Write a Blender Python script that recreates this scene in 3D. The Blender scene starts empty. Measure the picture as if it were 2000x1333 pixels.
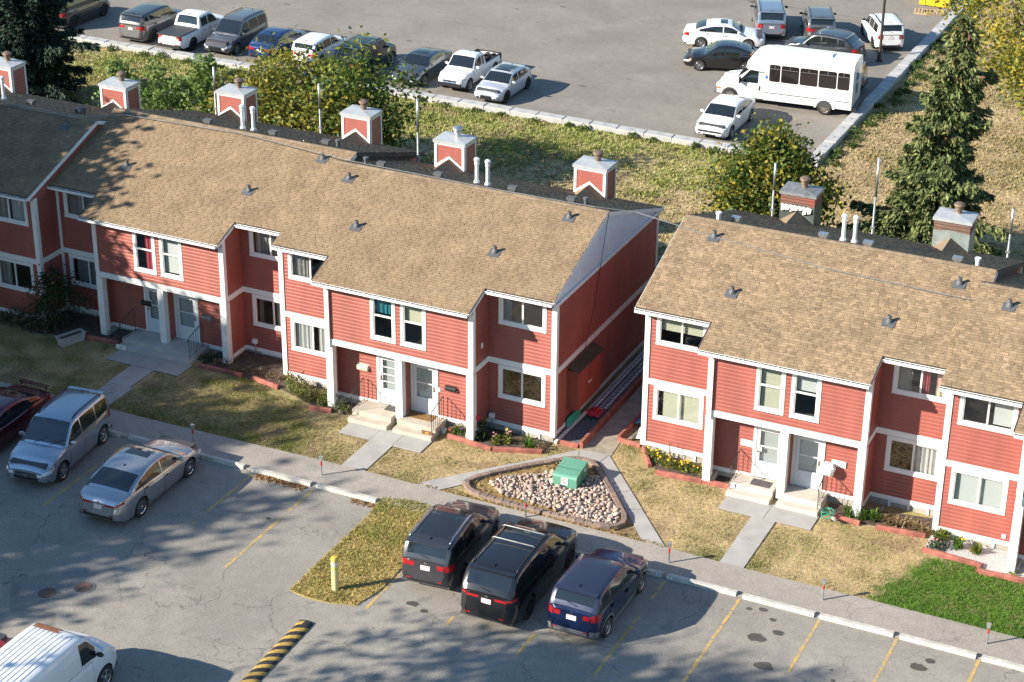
import bpy, math, random
import numpy as np
from mathutils import Matrix, Vector

random.seed(7)
rng = np.random.default_rng(7)
scene = bpy.context.scene
COL = scene.collection

# ---------------------------------------------------------------- camera
PITCH, ROLL, YAW = math.radians(26.12), math.radians(-0.503), math.radians(-25.3)
cam_data = bpy.data.cameras.new('camera')
cam = bpy.data.objects.new('camera', cam_data)
COL.objects.link(cam)
_f = Vector((math.sin(YAW)*math.cos(PITCH), math.cos(YAW)*math.cos(PITCH), -math.sin(PITCH)))
_r = Vector((math.cos(YAW), -math.sin(YAW), 0))
_d = _f.cross(_r)
_rr = _r*math.cos(ROLL) + _d*math.sin(ROLL)
_dd = -_r*math.sin(ROLL) + _d*math.cos(ROLL)
m = Matrix.Identity(4)
for i in range(3):
    m[i][0] = _rr[i]; m[i][1] = -_dd[i]; m[i][2] = -_f[i]
m[2][3] = 35.0
cam.matrix_world = m
cam_data.sensor_width = 36.0
cam_data.lens = 36.0*3889/2000
cam_data.clip_end = 3000
scene.camera = cam

# ---------------------------------------------------------------- sky, sun, exposure
SUN_EL, SUN_AZ = math.radians(26.3), math.radians(47.0)   # light travels towards +X+Y
world = bpy.data.worlds.new('World'); scene.world = world; world.use_nodes = True
wn = world.node_tree; wn.nodes.clear()
sky = wn.nodes.new('ShaderNodeTexSky'); sky.sky_type = 'NISHITA'; sky.sun_disc = False
sky.sun_elevation = SUN_EL
sky.sun_rotation = math.radians(180.0) + SUN_AZ
sky.air_density = 1.6; sky.dust_density = 0.0; sky.ozone_density = 6.0
bg = wn.nodes.new('ShaderNodeBackground'); bg.inputs['Strength'].default_value = 0.082
wo = wn.nodes.new('ShaderNodeOutputWorld')
wn.links.new(sky.outputs[0], bg.inputs[0]); wn.links.new(bg.outputs[0], wo.inputs[0])
sl = bpy.data.lights.new('sun', 'SUN'); sl.energy = 5.0; sl.angle = math.radians(0.53); sl.color = (1.0, 0.905, 0.775)
sun = bpy.data.objects.new('sun', sl); COL.objects.link(sun)
_sd = Vector((math.sin(SUN_AZ)*math.cos(SUN_EL), math.cos(SUN_AZ)*math.cos(SUN_EL), -math.sin(SUN_EL)))
sun.rotation_euler = _sd.to_track_quat('-Z', 'Y').to_euler()
sun.location = (-60, -40, 60)
scene.view_settings.view_transform = 'Standard'
scene.view_settings.look = 'None'
scene.view_settings.gamma = 1.0
scene.view_settings.use_curve_mapping = False
scene.view_settings.exposure = 1.12
scene.render.resolution_x = 1024; scene.render.resolution_y = 682

# ---------------------------------------------------------------- materials
def lin(c):
    return tuple(((v/12.92) if v <= 0.04045 else ((v+0.055)/1.055)**2.4) for v in c)
MATS = {}
def M(name, col, rough=0.6, metal=0.0, var=0.0, vscale=4.0, bump=0.0, bscale=60.0, coat=0.0, spec=0.5,
      attr=None, ramp2=None, detail=6.0, emit=None, stretch=None):
    """procedural principled material: colour noise of strength var, bump noise, optional colour attribute"""
    if name in MATS: return MATS[name]
    mt = bpy.data.materials.new(name); mt.use_nodes = True
    nt = mt.node_tree; bs = nt.nodes['Principled BSDF']
    bs.inputs['Roughness'].default_value = rough; bs.inputs['Metallic'].default_value = metal
    bs.inputs['Specular IOR Level'].default_value = spec
    bs.inputs['Coat Weight'].default_value = coat; bs.inputs['Coat Roughness'].default_value = 0.04
    tc = nt.nodes.new('ShaderNodeTexCoord'); vec = tc.outputs['Object']
    if stretch:
        mp = nt.nodes.new('ShaderNodeMapping'); mp.inputs['Scale'].default_value = stretch
        nt.links.new(vec, mp.inputs[0]); vec = mp.outputs[0]
    base = None
    if attr:
        at = nt.nodes.new('ShaderNodeAttribute'); at.attribute_name = attr; base = at.outputs['Color']
    if var > 0 or ramp2:
        nz = nt.nodes.new('ShaderNodeTexNoise'); nz.inputs['Scale'].default_value = vscale; nz.inputs['Detail'].default_value = detail
        nt.links.new(vec, nz.inputs['Vector'])
        mx = nt.nodes.new('ShaderNodeMix'); mx.data_type = 'RGBA'
        rp = nt.nodes.new('ShaderNodeMapRange'); rp.inputs[1].default_value = 0.3; rp.inputs[2].default_value = 0.7
        nt.links.new(nz.outputs[0], rp.inputs[0]); nt.links.new(rp.outputs[0], mx.inputs[0])
        if ramp2:
            mx.inputs[6].default_value = (*col, 1); mx.inputs[7].default_value = (*ramp2, 1)
            base = mx.outputs[2]
        elif base is None:
            mx.inputs[6].default_value = (*[c*(1-var) for c in col], 1); mx.inputs[7].default_value = (*[min(1, c*(1+var)) for c in col], 1)
            base = mx.outputs[2]
        else:
            mx.blend_type = 'MULTIPLY'; mx.inputs[0].default_value = 1
            m2 = nt.nodes.new('ShaderNodeMapRange'); m2.inputs[1].default_value = 0.3; m2.inputs[2].default_value = 0.7
            m2.inputs[3].default_value = 1-var; m2.inputs[4].default_value = 1+var
            for l in list(mx.inputs[0].links): nt.links.remove(l)
            nt.links.new(nz.outputs[0], m2.inputs[0]); nt.links.new(base, mx.inputs[6]); nt.links.new(m2.outputs[0], mx.inputs[7])
            base = mx.outputs[2]
    if base is None: bs.inputs['Base Color'].default_value = (*col, 1)
    else: nt.links.new(base, bs.inputs['Base Color'])
    if bump > 0:
        n2 = nt.nodes.new('ShaderNodeTexNoise'); n2.inputs['Scale'].default_value = bscale; n2.inputs['Detail'].default_value = 4
        nt.links.new(vec, n2.inputs['Vector'])
        b = nt.nodes.new('ShaderNodeBump'); b.inputs['Strength'].default_value = bump; b.inputs['Distance'].default_value = 0.02
        nt.links.new(n2.outputs[0], b.inputs['Height']); nt.links.new(b.outputs[0], bs.inputs['Normal'])
    if emit:
        bs.inputs['Emission Color'].default_value = (*emit[0], 1); bs.inputs['Emission Strength'].default_value = emit[1]
    MATS[name] = mt
    return mt

RED = (0.305, 0.087, 0.066)
SID = M('red_siding', RED, 0.5, var=0.17, vscale=1.5, bump=0.04, bscale=25, stretch=(1, 1, 0.22), detail=9)
WHT = M('white_trim', (0.74, 0.74, 0.72), 0.45, var=0.04, vscale=2.5)
GBL = M('gable_metal', (0.60, 0.68, 0.74), 0.45, var=0.06, vscale=2)
SHG = M('shingle', (0.2, 0.15, 0.1), 0.95, attr='Col', var=0.16, vscale=1.1, bump=0.5, bscale=90, spec=0.2)
SHB = M('shingle_base', (0.10, 0.075, 0.05), 0.95)
CON = M('concrete', (0.44, 0.42, 0.385), 0.9, var=0.13, vscale=2.2, bump=0.15, bscale=70, spec=0.3)
CONW = M('concrete_walk', (0.36, 0.355, 0.335), 0.9, var=0.12, vscale=1.4, bump=0.12, bscale=80, spec=0.3)
CONB = M('concrete_block', (0.42, 0.42, 0.41), 0.9, var=0.12, vscale=2.0, bump=0.2, bscale=40, spec=0.3)
FND = M('foundation', (0.36, 0.34, 0.29), 0.95, var=0.2, vscale=3, bump=0.2, bscale=40)
GLS = None
GAL = M('galvanised', (0.55, 0.57, 0.58), 0.38, metal=0.85, var=0.12, vscale=6)
GALD = M('weathered_metal', (0.30, 0.31, 0.31), 0.55, metal=0.6, var=0.25, vscale=5)
CAPM = M('chimney_cap_metal', (0.50, 0.52, 0.53), 0.5, metal=0.35, var=0.12, vscale=3)
BRNM = M('rusty_flue', (0.22, 0.16, 0.12), 0.6, metal=0.5, var=0.4, vscale=9)
BLKM = M('black_metal', (0.018, 0.018, 0.02), 0.45)
DKG = M('dark_gutter', (0.035, 0.035, 0.035), 0.8)
GRYV = M('grey_vent', (0.10, 0.105, 0.11), 0.6, var=0.15, vscale=8)
RWD = M('red_timber', (0.30, 0.105, 0.078), 0.9, var=0.38, vscale=3.5, bump=0.3, bscale=20, stretch=(1, 1, 1))
SHEDR = M('shed_red', (0.27, 0.055, 0.035), 0.7, var=0.12, vscale=2)
WODG = M('grey_wood', (0.20, 0.17, 0.14), 0.9, var=0.3, vscale=6)
TEAL = M('teal_board', (0.05, 0.42, 0.30), 0.6)
ROOM = M('room_interior', (0.10, 0.085, 0.07), 0.9)
RFLT = M('white_plastic', (0.78, 0.78, 0.76), 0.4)
BLKP = M('black_plastic', (0.02, 0.02, 0.022), 0.5)
YEL = M('yellow_paint', (0.72, 0.47, 0.06), 0.55, var=0.12, vscale=6)
SOIL = M('soil', (0.085, 0.062, 0.045), 0.95, var=0.4, vscale=5, bump=0.6, bscale=30)
BARK = M('bark', (0.11, 0.085, 0.065), 0.95, var=0.35, vscale=7, bump=0.6, bscale=25)
LEAF = M('leaf', (0.1, 0.12, 0.03), 0.55, attr='Col', spec=0.35)

def leaf_translucency(mt, w):
    nt = mt.node_tree; bs = nt.nodes['Principled BSDF']; out = nt.nodes['Material Output']
    tr = nt.nodes.new('ShaderNodeBsdfTranslucent'); mx = nt.nodes.new('ShaderNodeMixShader'); mx.inputs[0].default_value = w
    src = bs.inputs['Base Color'].links[0].from_socket
    nt.links.new(src, tr.inputs['Color'])
    nt.links.new(bs.outputs[0], mx.inputs[1]); nt.links.new(tr.outputs[0], mx.inputs[2]); nt.links.new(mx.outputs[0], out.inputs['Surface'])
leaf_translucency(LEAF, 0.35)

def glass_mat(name, tint, transp, rough=0.02):
    mt = bpy.data.materials.new(name); mt.use_nodes = True; nt = mt.node_tree; nt.nodes.clear()
    out = nt.nodes.new('ShaderNodeOutputMaterial')
    gl = nt.nodes.new('ShaderNodeBsdfGlossy'); gl.inputs['Roughness'].default_value = rough; gl.inputs['Color'].default_value = (1, 1, 1, 1)
    tr = nt.nodes.new('ShaderNodeBsdfTransparent'); tr.inputs['Color'].default_value = (*transp, 1)
    di = nt.nodes.new('ShaderNodeBsdfDiffuse'); di.inputs['Color'].default_value = (*tint, 1)
    fc_ = nt.nodes.new('ShaderNodeLayerWeight'); fc_.inputs['Blend'].default_value = 0.5
    pwn = nt.nodes.new('ShaderNodeMath'); pwn.operation = 'POWER'; pwn.inputs[1].default_value = 3.5; nt.links.new(fc_.outputs['Facing'], pwn.inputs[0])
    lw = nt.nodes.new('ShaderNodeMath'); lw.operation = 'MULTIPLY_ADD'; lw.inputs[1].default_value = 0.85; lw.inputs[2].default_value = 0.13; nt.links.new(pwn.outputs[0], lw.inputs[0])
    a = nt.nodes.new('ShaderNodeMixShader'); a.inputs[0].default_value = 0.06
    nt.links.new(tr.outputs[0], a.inputs[1]); nt.links.new(di.outputs[0], a.inputs[2])
    b = nt.nodes.new('ShaderNodeMixShader'); nt.links.new(lw.outputs[0], b.inputs[0])
    nt.links.new(a.outputs[0], b.inputs[1]); nt.links.new(gl.outputs[0], b.inputs[2])
    nt.links.new(b.outputs[0], out.inputs['Surface'])
    return mt
GLS = glass_mat('window_glass', (0.02, 0.025, 0.025), (0.95, 0.97, 0.97))

# ---------------------------------------------------------------- object helpers
def prop(o, label=None, cat=None, group=None, kind=None):
    if label: o['label'] = label
    if cat: o['category'] = cat
    if group: o['group'] = group
    if kind: o['kind'] = kind
    return o
def thing(name, label, cat, loc=(0, 0, 0), rz=0.0, group=None, scale=1.0):
    o = bpy.data.objects.new(name, None); COL.objects.link(o)
    o.empty_display_size = 0.2
    o.location = loc; o.rotation_euler = (0, 0, rz); o.scale = (scale,)*3
    return prop(o, label, cat, group)
def link_copy(src, parent=None, loc=None, rz=None, scale=None):
    o = src.copy(); COL.objects.link(o)
    if parent is not None: o.parent = parent
    if loc is not None: o.location = loc
    if rz is not None: o.rotation_euler = (0, 0, rz)
    if scale is not None: o.scale = scale
    return o
def copy_tree(src, parent=None):
    o = src.copy(); COL.objects.link(o); o.parent = parent
    for c in src.children: copy_tree(c, o)
    return o

class MB:
    """collects faces and links them as one mesh object"""
    def __init__(s): s.v = []; s.f = []; s.mi = []; s.c = []
    def face(s, pts, mi=0, col=None):
        n = len(s.v); s.v.extend([tuple(p) for p in pts]); s.f.append(tuple(range(n, n+len(pts)))); s.mi.append(mi); s.c.append(col); return s
    def box(s, x0, x1, y0, y1, z0, z1, mi=0, col=None):
        if x0 > x1: x0, x1 = x1, x0
        if y0 > y1: y0, y1 = y1, y0
        if z0 > z1: z0, z1 = z1, z0
        n = len(s.v)
        s.v.extend([(x0, y0, z0), (x1, y0, z0), (x1, y1, z0), (x0, y1, z0), (x0, y0, z1), (x1, y0, z1), (x1, y1, z1), (x0, y1, z1)])
        for q in ((3, 2, 1, 0), (4, 5, 6, 7), (0, 1, 5, 4), (1, 2, 6, 5), (2, 3, 7, 6), (3, 0, 4, 7)):
            s.f.append(tuple(n+i for i in q)); s.mi.append(mi); s.c.append(col)
        return s
    def bar(s, a, b, w, h, up=(0, 0, 1), mi=0, col=None):
        """box beam from a to b with width w (sideways) and height h (along up)"""
        a = Vector(a); b = Vector(b); d = (b-a).normalized(); u = Vector(up)
        sd = d.cross(u)
        if sd.length < 1e-5: sd = d.cross(Vector((1, 0, 0)))
        sd.normalize(); u = sd.cross(d).normalized()
        n = len(s.v)
        for p in (a, b):
            for q in ((-1, -1), (1, -1), (1, 1), (-1, 1)):
                s.v.append(tuple(p + sd*(q[0]*w/2) + u*(q[1]*h/2)))
        for q in ((3, 2, 1, 0), (4, 5, 6, 7), (0, 1, 5, 4), (1, 2, 6, 5), (2, 3, 7, 6), (3, 0, 4, 7)):
            s.f.append(tuple(n+i for i in q)); s.mi.append(mi); s.c.append(col)
        return s
    def tube(s, pts, rad, n=8, mi=0, col=None, cap=True):
        pts = [Vector(p) for p in pts]
        if not hasattr(rad, '__len__'): rad = [rad]*len(pts)
        base = len(s.v); prev = None
        for i, p in enumerate(pts):
            d = (pts[min(i+1, len(pts)-1)] - pts[max(i-1, 0)])
            if d.length < 1e-9: d = Vector((0, 0, 1))
            d.normalize()
            ref = prev if prev is not None else (Vector((1, 0, 0)) if abs(d.x) < 0.9 else Vector((0, 1, 0)))
            a = (ref - d*ref.dot(d)).normalized(); b = d.cross(a); prev = a
            for k in range(n):
                t = 2*math.pi*k/n
                s.v.append(tuple(p + (a*math.cos(t) + b*math.sin(t))*rad[i]))
        for i in range(len(pts)-1):
            for k in range(n):
                k2 = (k+1) % n
                s.f.append((base+i*n+k, base+i*n+k2, base+(i+1)*n+k2, base+(i+1)*n+k)); s.mi.append(mi); s.c.append(col)
        if cap:
            s.f.append(tuple(base+k for k in reversed(range(n)))); s.mi.append(mi); s.c.append(col)
            e = base+(len(pts)-1)*n
            s.f.append(tuple(e+k for k in range(n))); s.mi.append(mi); s.c.append(col)
        return s
    def lathe(s, prof, n=16, axis='z', origin=(0, 0, 0), mi=0):
        """prof: list of (r, h) along the axis"""
        base = len(s.v); ox, oy, oz = origin
        for r, h in prof:
            for k in range(n):
                t = 2*math.pi*k/n; a, b = r*math.cos(t), r*math.sin(t)
                s.v.append({'z': (ox+a, oy+b, oz+h), 'y': (ox+a, oy+h, oz+b), 'x': (ox+h, oy+a, oz+b)}[axis])
        for i in range(len(prof)-1):
            for k in range(n):
                k2 = (k+1) % n
                q = (base+i*n+k, base+i*n+k2, base+(i+1)*n+k2, base+(i+1)*n+k)
                s.f.append(q if axis != 'y' else q[::-1]); s.mi.append(mi); s.c.append(None)
        return s
    def prism(s, poly, z0, z1, mi=0, mi_side=None, bottom=False):
        n = len(s.v); k = len(poly)
        A = sum(poly[i][0]*poly[(i+1) % k][1]-poly[(i+1) % k][0]*poly[i][1] for i in range(k))
        if A < 0: poly = poly[::-1]
        s.v.extend([(p[0], p[1], z0) for p in poly]); s.v.extend([(p[0], p[1], z1) for p in poly])
        s.f.append(tuple(n+k+i for i in range(k))); s.mi.append(mi); s.c.append(None)
        ms = mi if mi_side is None else mi_side
        for i in range(k):
            j = (i+1) % k
            s.f.append((n+i, n+j, n+k+j, n+k+i)); s.mi.append(ms); s.c.append(None)
        if bottom:
            s.f.append(tuple(n+i for i in reversed(range(k)))); s.mi.append(mi); s.c.append(None)
        return s
    def mesh(s, name, mats, smooth=False):
        me = bpy.data.meshes.new(name)
        me.from_pydata(s.v, [], s.f)
        if not isinstance(mats, (list, tuple)): mats = [mats]
        for mt in mats: me.materials.append(mt)
        if len(mats) > 1: me.polygons.foreach_set('material_index', s.mi)
        if any(c is not None for c in s.c):
            ca = me.color_attributes.new('Col', 'FLOAT_COLOR', 'CORNER')
            tot = np.repeat(np.array([(c if c is not None else (1, 1, 1)) + (1.0,) for c in s.c], dtype=np.float32), [len(f) for f in s.f], axis=0)
            ca.data.foreach_set('color', tot.ravel())
        if smooth: me.polygons.foreach_set('use_smooth', [True]*len(s.f))
        me.update()
        return me
    def build(s, name, mats, parent=None, loc=None, rz=None, smooth=False, kind=None, sharp=None):
        me = s.mesh(name, mats, smooth)
        if smooth and sharp is not None:
            me.set_sharp_from_angle(angle=math.radians(sharp))
        o = bpy.data.objects.new(name, me); COL.objects.link(o)
        if parent is not None: o.parent = parent
        if loc is not None: o.location = loc
        if rz is not None: o.rotation_euler = (0, 0, rz)
        if kind: o['kind'] = kind
        return o
def np_mesh(name, V, F, mats, parent=None, cols=None, kind=None, smooth=False, vcols=None):
    """fast mesh from numpy: V (n,3), F (m,k) constant k, cols (m,3) per face"""
    me = bpy.data.meshes.new(name)
    n, k = len(V), F.shape[1]
    me.vertices.add(n); me.vertices.foreach_set('co', np.asarray(V, np.float32).ravel())
    me.loops.add(F.size); me.loops.foreach_set('vertex_index', F.astype(np.int32).ravel())
    me.polygons.add(len(F)); me.polygons.foreach_set('loop_start', np.arange(0, F.size, k, dtype=np.int32))
    me.polygons.foreach_set('loop_total', np.full(len(F), k, np.int32))
    if not isinstance(mats, (list, tuple)): mats = [mats]
    for mt in mats: me.materials.append(mt)
    if cols is not None:
        ca = me.color_attributes.new('Col', 'FLOAT_COLOR', 'CORNER')
        cc = np.concatenate([np.asarray(cols, np.float32), np.ones((len(F), 1), np.float32)], axis=1)
        ca.data.foreach_set('color', np.repeat(cc, k, axis=0).ravel())
    if smooth: me.polygons.foreach_set('use_smooth', [True]*len(F))
    me.update(calc_edges=True); me.validate()
    o = bpy.data.objects.new(name, me); COL.objects.link(o)
    if parent is not None: o.parent = parent
    if kind: o['kind'] = kind
    return o
def text_part(name, body, size, parent, loc, rot, mat, depth=0.004):
    cu = bpy.data.curves.new(name, 'FONT'); cu.body = body; cu.size = size; cu.extrude = depth/2
    cu.align_x = 'CENTER'; cu.align_y = 'CENTER'; cu.resolution_u = 3
    tmp = bpy.data.objects.new(name, cu); COL.objects.link(tmp)
    dg = bpy.context.evaluated_depsgraph_get()
    me = bpy.data.meshes.new_from_object(tmp.evaluated_get(dg)); me.name = name
    bpy.data.objects.remove(tmp)
    me.materials.clear(); me.materials.append(mat)
    o = bpy.data.objects.new(name, me); COL.objects.link(o); o.parent = parent; o.location = loc; o.rotation_euler = rot
    return o
# ================================================================ SETTING: ground, lots, paths
def _hash(ix, iy, seed):
    h = (ix.astype(np.int64)*374761393 + iy.astype(np.int64)*668265263 + seed*974634535) & 0x7fffffff
    h = (h ^ (h >> 13)) * 1274126177 & 0x7fffffff
    return ((h ^ (h >> 16)) & 0xffff)/65535.0
def vnoise(x, y, seed=0):
    x = np.asarray(x, float); y = np.asarray(y, float)
    ix = np.floor(x); iy = np.floor(y); fx = x-ix; fy = y-iy
    fx = fx*fx*(3-2*fx); fy = fy*fy*(3-2*fy)
    a = _hash(ix, iy, seed); b = _hash(ix+1, iy, seed); c = _hash(ix, iy+1, seed); d = _hash(ix+1, iy+1, seed)
    return a+(b-a)*fx+(c-a)*fy+(a-b-c+d)*fx*fy
def fbm(x, y, seed=0, oct=4):
    s = 0; a = 0.5; t = 0
    for o in range(oct):
        s = s+a*vnoise(x*2**o, y*2**o, seed+o*17); t += a; a *= 0.55
    return s/t
def inpoly(x, y, poly):
    x = np.asarray(x); y = np.asarray(y); r = np.zeros(x.shape, bool); n = len(poly)
    for i in range(n):
        x1, y1 = poly[i]; x2, y2 = poly[(i+1) % n]
        c = ((y1 > y) != (y2 > y)) & (x < (x2-x1)*(y-y1)/(y2-y1+1e-12)+x1)
        r ^= c
    return r
def sstep(a, b, x):
    t = np.clip((x-a)/(b-a), 0, 1); return t*t*(3-2*t)

TAN = np.array((0.435, 0.335, 0.185)); GRN = np.array((0.095, 0.175, 0.028)); OLV = np.array((0.185, 0.20, 0.058)); DRT = np.array((0.27, 0.195, 0.115))
def grass_colour(x, y):
    """colour of the turf itself: watered lawn, dry lawn, weedy bank"""
    n1 = fbm(x*0.35, y*0.35, 3); n2 = fbm(x*1.3, y*1.3, 11); n3 = fbm(x*4.0, y*4.0, 23, 3)
    g = 0.22+1.15*(n2-0.5)+1.0*(n1-0.5)                               # general dry turf
    back = sstep(80.5, 84.5, y+3*(n1-0.5))*sstep(-24.5, -27.5, x)      # greener bank below the block wall
    g = g+0.55*back
    left = sstep(-30, -36, x)*sstep(60, 56, y)
    g = g+0.16*left
    wat = sstep(0.0, 1.6, (x+12.6)+2.0*(n2-0.5)+0.25*(55-y))*sstep(60, 58, y)   # watered lawn at block 4
    g = np.where(wat > 0, g*(1-wat)+wat*(1.0+0.35*(n3-0.5)), g)
    edge = np.exp(-np.abs(y-52.9)/0.35)*0.25*sstep(60, 58, y)
    g = np.clip(g+edge+0.6*(n3-0.5), 0, 1)
    gc = np.where(wat[..., None] > 0.3, GRN, OLV*(0.85+0.5*back[..., None]))
    c = TAN*(1-g[..., None])+gc*g[..., None]
    dirt = sstep(0.62, 0.75, fbm(x*0.8+40, y*0.8, 31))*(1-wat)
    dirt = np.maximum(dirt*0.7, sstep(-27, -23, x)*sstep(72, 80, y)*0.35*sstep(0.4, 0.7, n1+0.2))
    c = c*(1-dirt[..., None])+DRT*dirt[..., None]
    return c*(0.74+0.5*n3[..., None]), g

TURF = M('turf', (0.25, 0.2, 0.1), 0.95, attr='Col', var=0.28, vscale=9, bump=0.9, bscale=28, spec=0.15)
gx = np.concatenate([[-1600, -600, -250, -140], np.arange(-92, 4.01, 0.33), [40, 150, 600, 1600]])
gy = np.concatenate([[-1200, -400, -100, 0, 30], np.arange(44.5, 125.01, 0.33), [150, 200, 400, 900, 2500]])
GX, GY = np.meshgrid(gx, gy, indexing='ij')
V = np.stack([GX.ravel(), GY.ravel(), np.zeros(GX.size)], 1)
ny = len(gy); I, J = np.meshgrid(np.arange(len(gx)-1), np.arange(ny-1), indexing='ij')
F = np.stack([(I*ny+J).ravel(), ((I+1)*ny+J).ravel(), ((I+1)*ny+J+1).ravel(), (I*ny+J+1).ravel()], 1)
fc = V[F].mean(1); fcol, _ = grass_colour(fc[:, 0], fc[:, 1])
ground = np_mesh('ground', V, F, TURF, cols=fcol, kind='structure')

def asphalt(name, c0, c1, crack=0.6, stains=0.4):
    mt = bpy.data.materials.new(name); mt.use_nodes = True; nt = mt.node_tree; L = nt.links.new
    bs = nt.nodes['Principled BSDF']; bs.inputs['Roughness'].default_value = 0.92; bs.inputs['Specular IOR Level'].default_value = 0.25
    tc = nt.nodes.new('ShaderNodeTexCoord'); vec = tc.outputs['Object']
    def noise(scale, detail=5, dist=0.0):
        n = nt.nodes.new('ShaderNodeTexNoise'); n.inputs['Scale'].default_value = scale; n.inputs['Detail'].default_value = detail
        n.inputs['Distortion'].default_value = dist; L(vec, n.inputs['Vector']); return n
    def mapr(src, a, b, c, d):
        r = nt.nodes.new('ShaderNodeMapRange'); r.inputs[1].default_value = a; r.inputs[2].default_value = b; r.inputs[3].default_value = c; r.inputs[4].default_value = d
        L(src, r.inputs[0]); return r.outputs[0]
    def mix(f, a, b, mode='MIX'):
        m_ = nt.nodes.new('ShaderNodeMix'); m_.data_type = 'RGBA'; m_.blend_type = mode
        for s, i in ((f, 0), (a, 6), (b, 7)):
            if isinstance(s, (int, float)): m_.inputs[i].default_value = s
            elif isinstance(s, tuple): m_.inputs[i].default_value = (*s, 1)
            else: L(s, m_.inputs[i])
        return m_.outputs[2]
    big = noise(0.28, 6, 0.6); mid = noise(2.2, 6); fine = noise(26, 3); grit = noise(75, 2)
    col = mix(mapr(big.outputs[0], 0.35, 0.65, 0, 1), c0, c1)
    col = mix(mapr(mid.outputs[0], 0.3, 0.7, 0, 0.35), col, tuple(v*0.72 for v in c0))
    g = nt.nodes.new('ShaderNodeMath'); g.operation = 'ADD'; L(mapr(fine.outputs[0], 0.3, 0.7, -0.22, 0.22), g.inputs[0]); L(mapr(grit.outputs[0], 0.3, 0.7, 0.72, 1.28), g.inputs[1])
    col = mix(1.0, col, g.outputs[0], 'MULTIPLY')
    # oil stains
    st = noise(1.1, 4, 0.2); col = mix(mapr(st.outputs[0], 0.66, 0.74, 0, stains), col, tuple(v*0.45 for v in c0))
    # cracks: warped voronoi cell borders, only where a mask says so
    wn_ = noise(0.9, 5); wa = nt.nodes.new('ShaderNodeVectorMath'); wa.operation = 'SCALE'; wa.inputs['Scale'].default_value = 1.6
    L(wn_.outputs['Color'], wa.inputs[0]); ad = nt.nodes.new('ShaderNodeVectorMath'); L(vec, ad.inputs[0]); L(wa.outputs[0], ad.inputs[1])
    for sc, wd, ms in ((0.42, 0.010, 0.47), (1.5, 0.022, 0.56)):
        vo = nt.nodes.new('ShaderNodeTexVoronoi'); vo.feature = 'DISTANCE_TO_EDGE'; vo.inputs['Scale'].default_value = sc; L(ad.outputs[0], vo.inputs['Vector'])
        k = mapr(vo.outputs['Distance'], 0.0, wd, 1, 0); mk = mapr(noise(0.35+sc*0.2, 3).outputs[0], ms, ms+0.08, 0, 1)
        mu = nt.nodes.new('ShaderNodeMath'); mu.operation = 'MULTIPLY'; L(k, mu.inputs[0]); L(mk, mu.inputs[1])
        m3 = nt.nodes.new('ShaderNodeMath'); m3.operation = 'MULTIPLY'; m3.inputs[1].default_value = crack; L(mu.outputs[0], m3.inputs[0])
        col = mix(m3.outputs[0], col, tuple(v*0.35 for v in c0))
    L(col, bs.inputs['Base Color'])
    b = nt.nodes.new('ShaderNodeBump'); b.inputs['Strength'].default_value = 0.35; b.inputs['Distance'].default_value = 0.015
    L(grit.outputs[0], b.inputs['Height']); L(b.outputs[0], bs.inputs['Normal'])
    return mt
ASP = asphalt('asphalt_near', (0.265, 0.247, 0.215), (0.335, 0.31, 0.268), 0.75, 0.45)
ASPF = asphalt('asphalt_far', (0.225, 0.205, 0.178), (0.285, 0.26, 0.225), 0.35, 0.3)
ASPP = asphalt('asphalt_path', (0.315, 0.29, 0.252), (0.365, 0.335, 0.29), 0.5, 0.1)
ASPD = asphalt('asphalt_patch', (0.225, 0.215, 0.195), (0.265, 0.25, 0.225), 0.4, 0.3)

def sheet(name, poly, z, mat, kind='structure', thick=None):
    b = MB()
    if thick: b.prism(poly, z-thick, z)
    else:
        k = len(poly); A = sum(poly[i][0]*poly[(i+1) % k][1]-poly[(i+1) % k][0]*poly[i][1] for i in range(k))
        b.face([(p[0], p[1], z) for p in (poly if A > 0 else poly[::-1])])
    o = b.build(name, mat); o['kind'] = kind
    return o
parking_lot = sheet('parking_lot', [(-120, -60), (60, -60), (60, 51.12), (-120, 51.12)], 0.012, ASP)
asphalt_path = sheet('footpath', [(-120, 51.12), (30, 51.12), (30, 52.68), (-11.2, 52.72), (-16, 52.7), (-20, 52.78), (-27, 52.74), (-31, 52.8), (-36, 52.7), (-40, 52.62), (-120, 52.55)], 0.05, ASPP, thick=0.06)
far_lot = sheet('far_parking_lot', [(-200, 89.05), (-26.05, 89.05), (-26.05, 260), (-200, 260)], 0.012, ASPF)
lot_patch = sheet('asphalt_repair_patch', [(-37.4, 41.8), (-34.85, 43.85), (-33.45, 42.3), (-36.25, 40.25)], 0.016, ASPD)
path_between = sheet('passage_path', [(-24.42, 57.55), (-23.3, 57.6), (-23.42, 59.0), (-23.5, 70.5), (-24.42, 70.5)], 0.02, M('gravelly_concrete', (0.30, 0.265, 0.21), 0.95, var=0.22, vscale=3, bump=0.3, bscale=60))

# grass strip between the stalls, raised a little above the lot
STRIP = [(-29.2, 51.5), (-29.05, 50.2), (-29.08, 47.5), (-29.05, 45.12), (-28.3, 45.0), (-27.6, 45.05), (-26.75, 45.3), (-26.48, 46.4), (-26.5, 48.2), (-26.75, 50.0), (-26.9, 51.6), (-28.0, 51.75)]
b = MB(); b.prism(STRIP, 0.0, 0.045); strip = b.build('grass_verge', M('verge_turf', (0.30, 0.26, 0.09), 0.95, ramp2=(0.46, 0.34, 0.14), vscale=2.2, bump=0.9, bscale=30)); strip['kind'] = 'structure'

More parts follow.
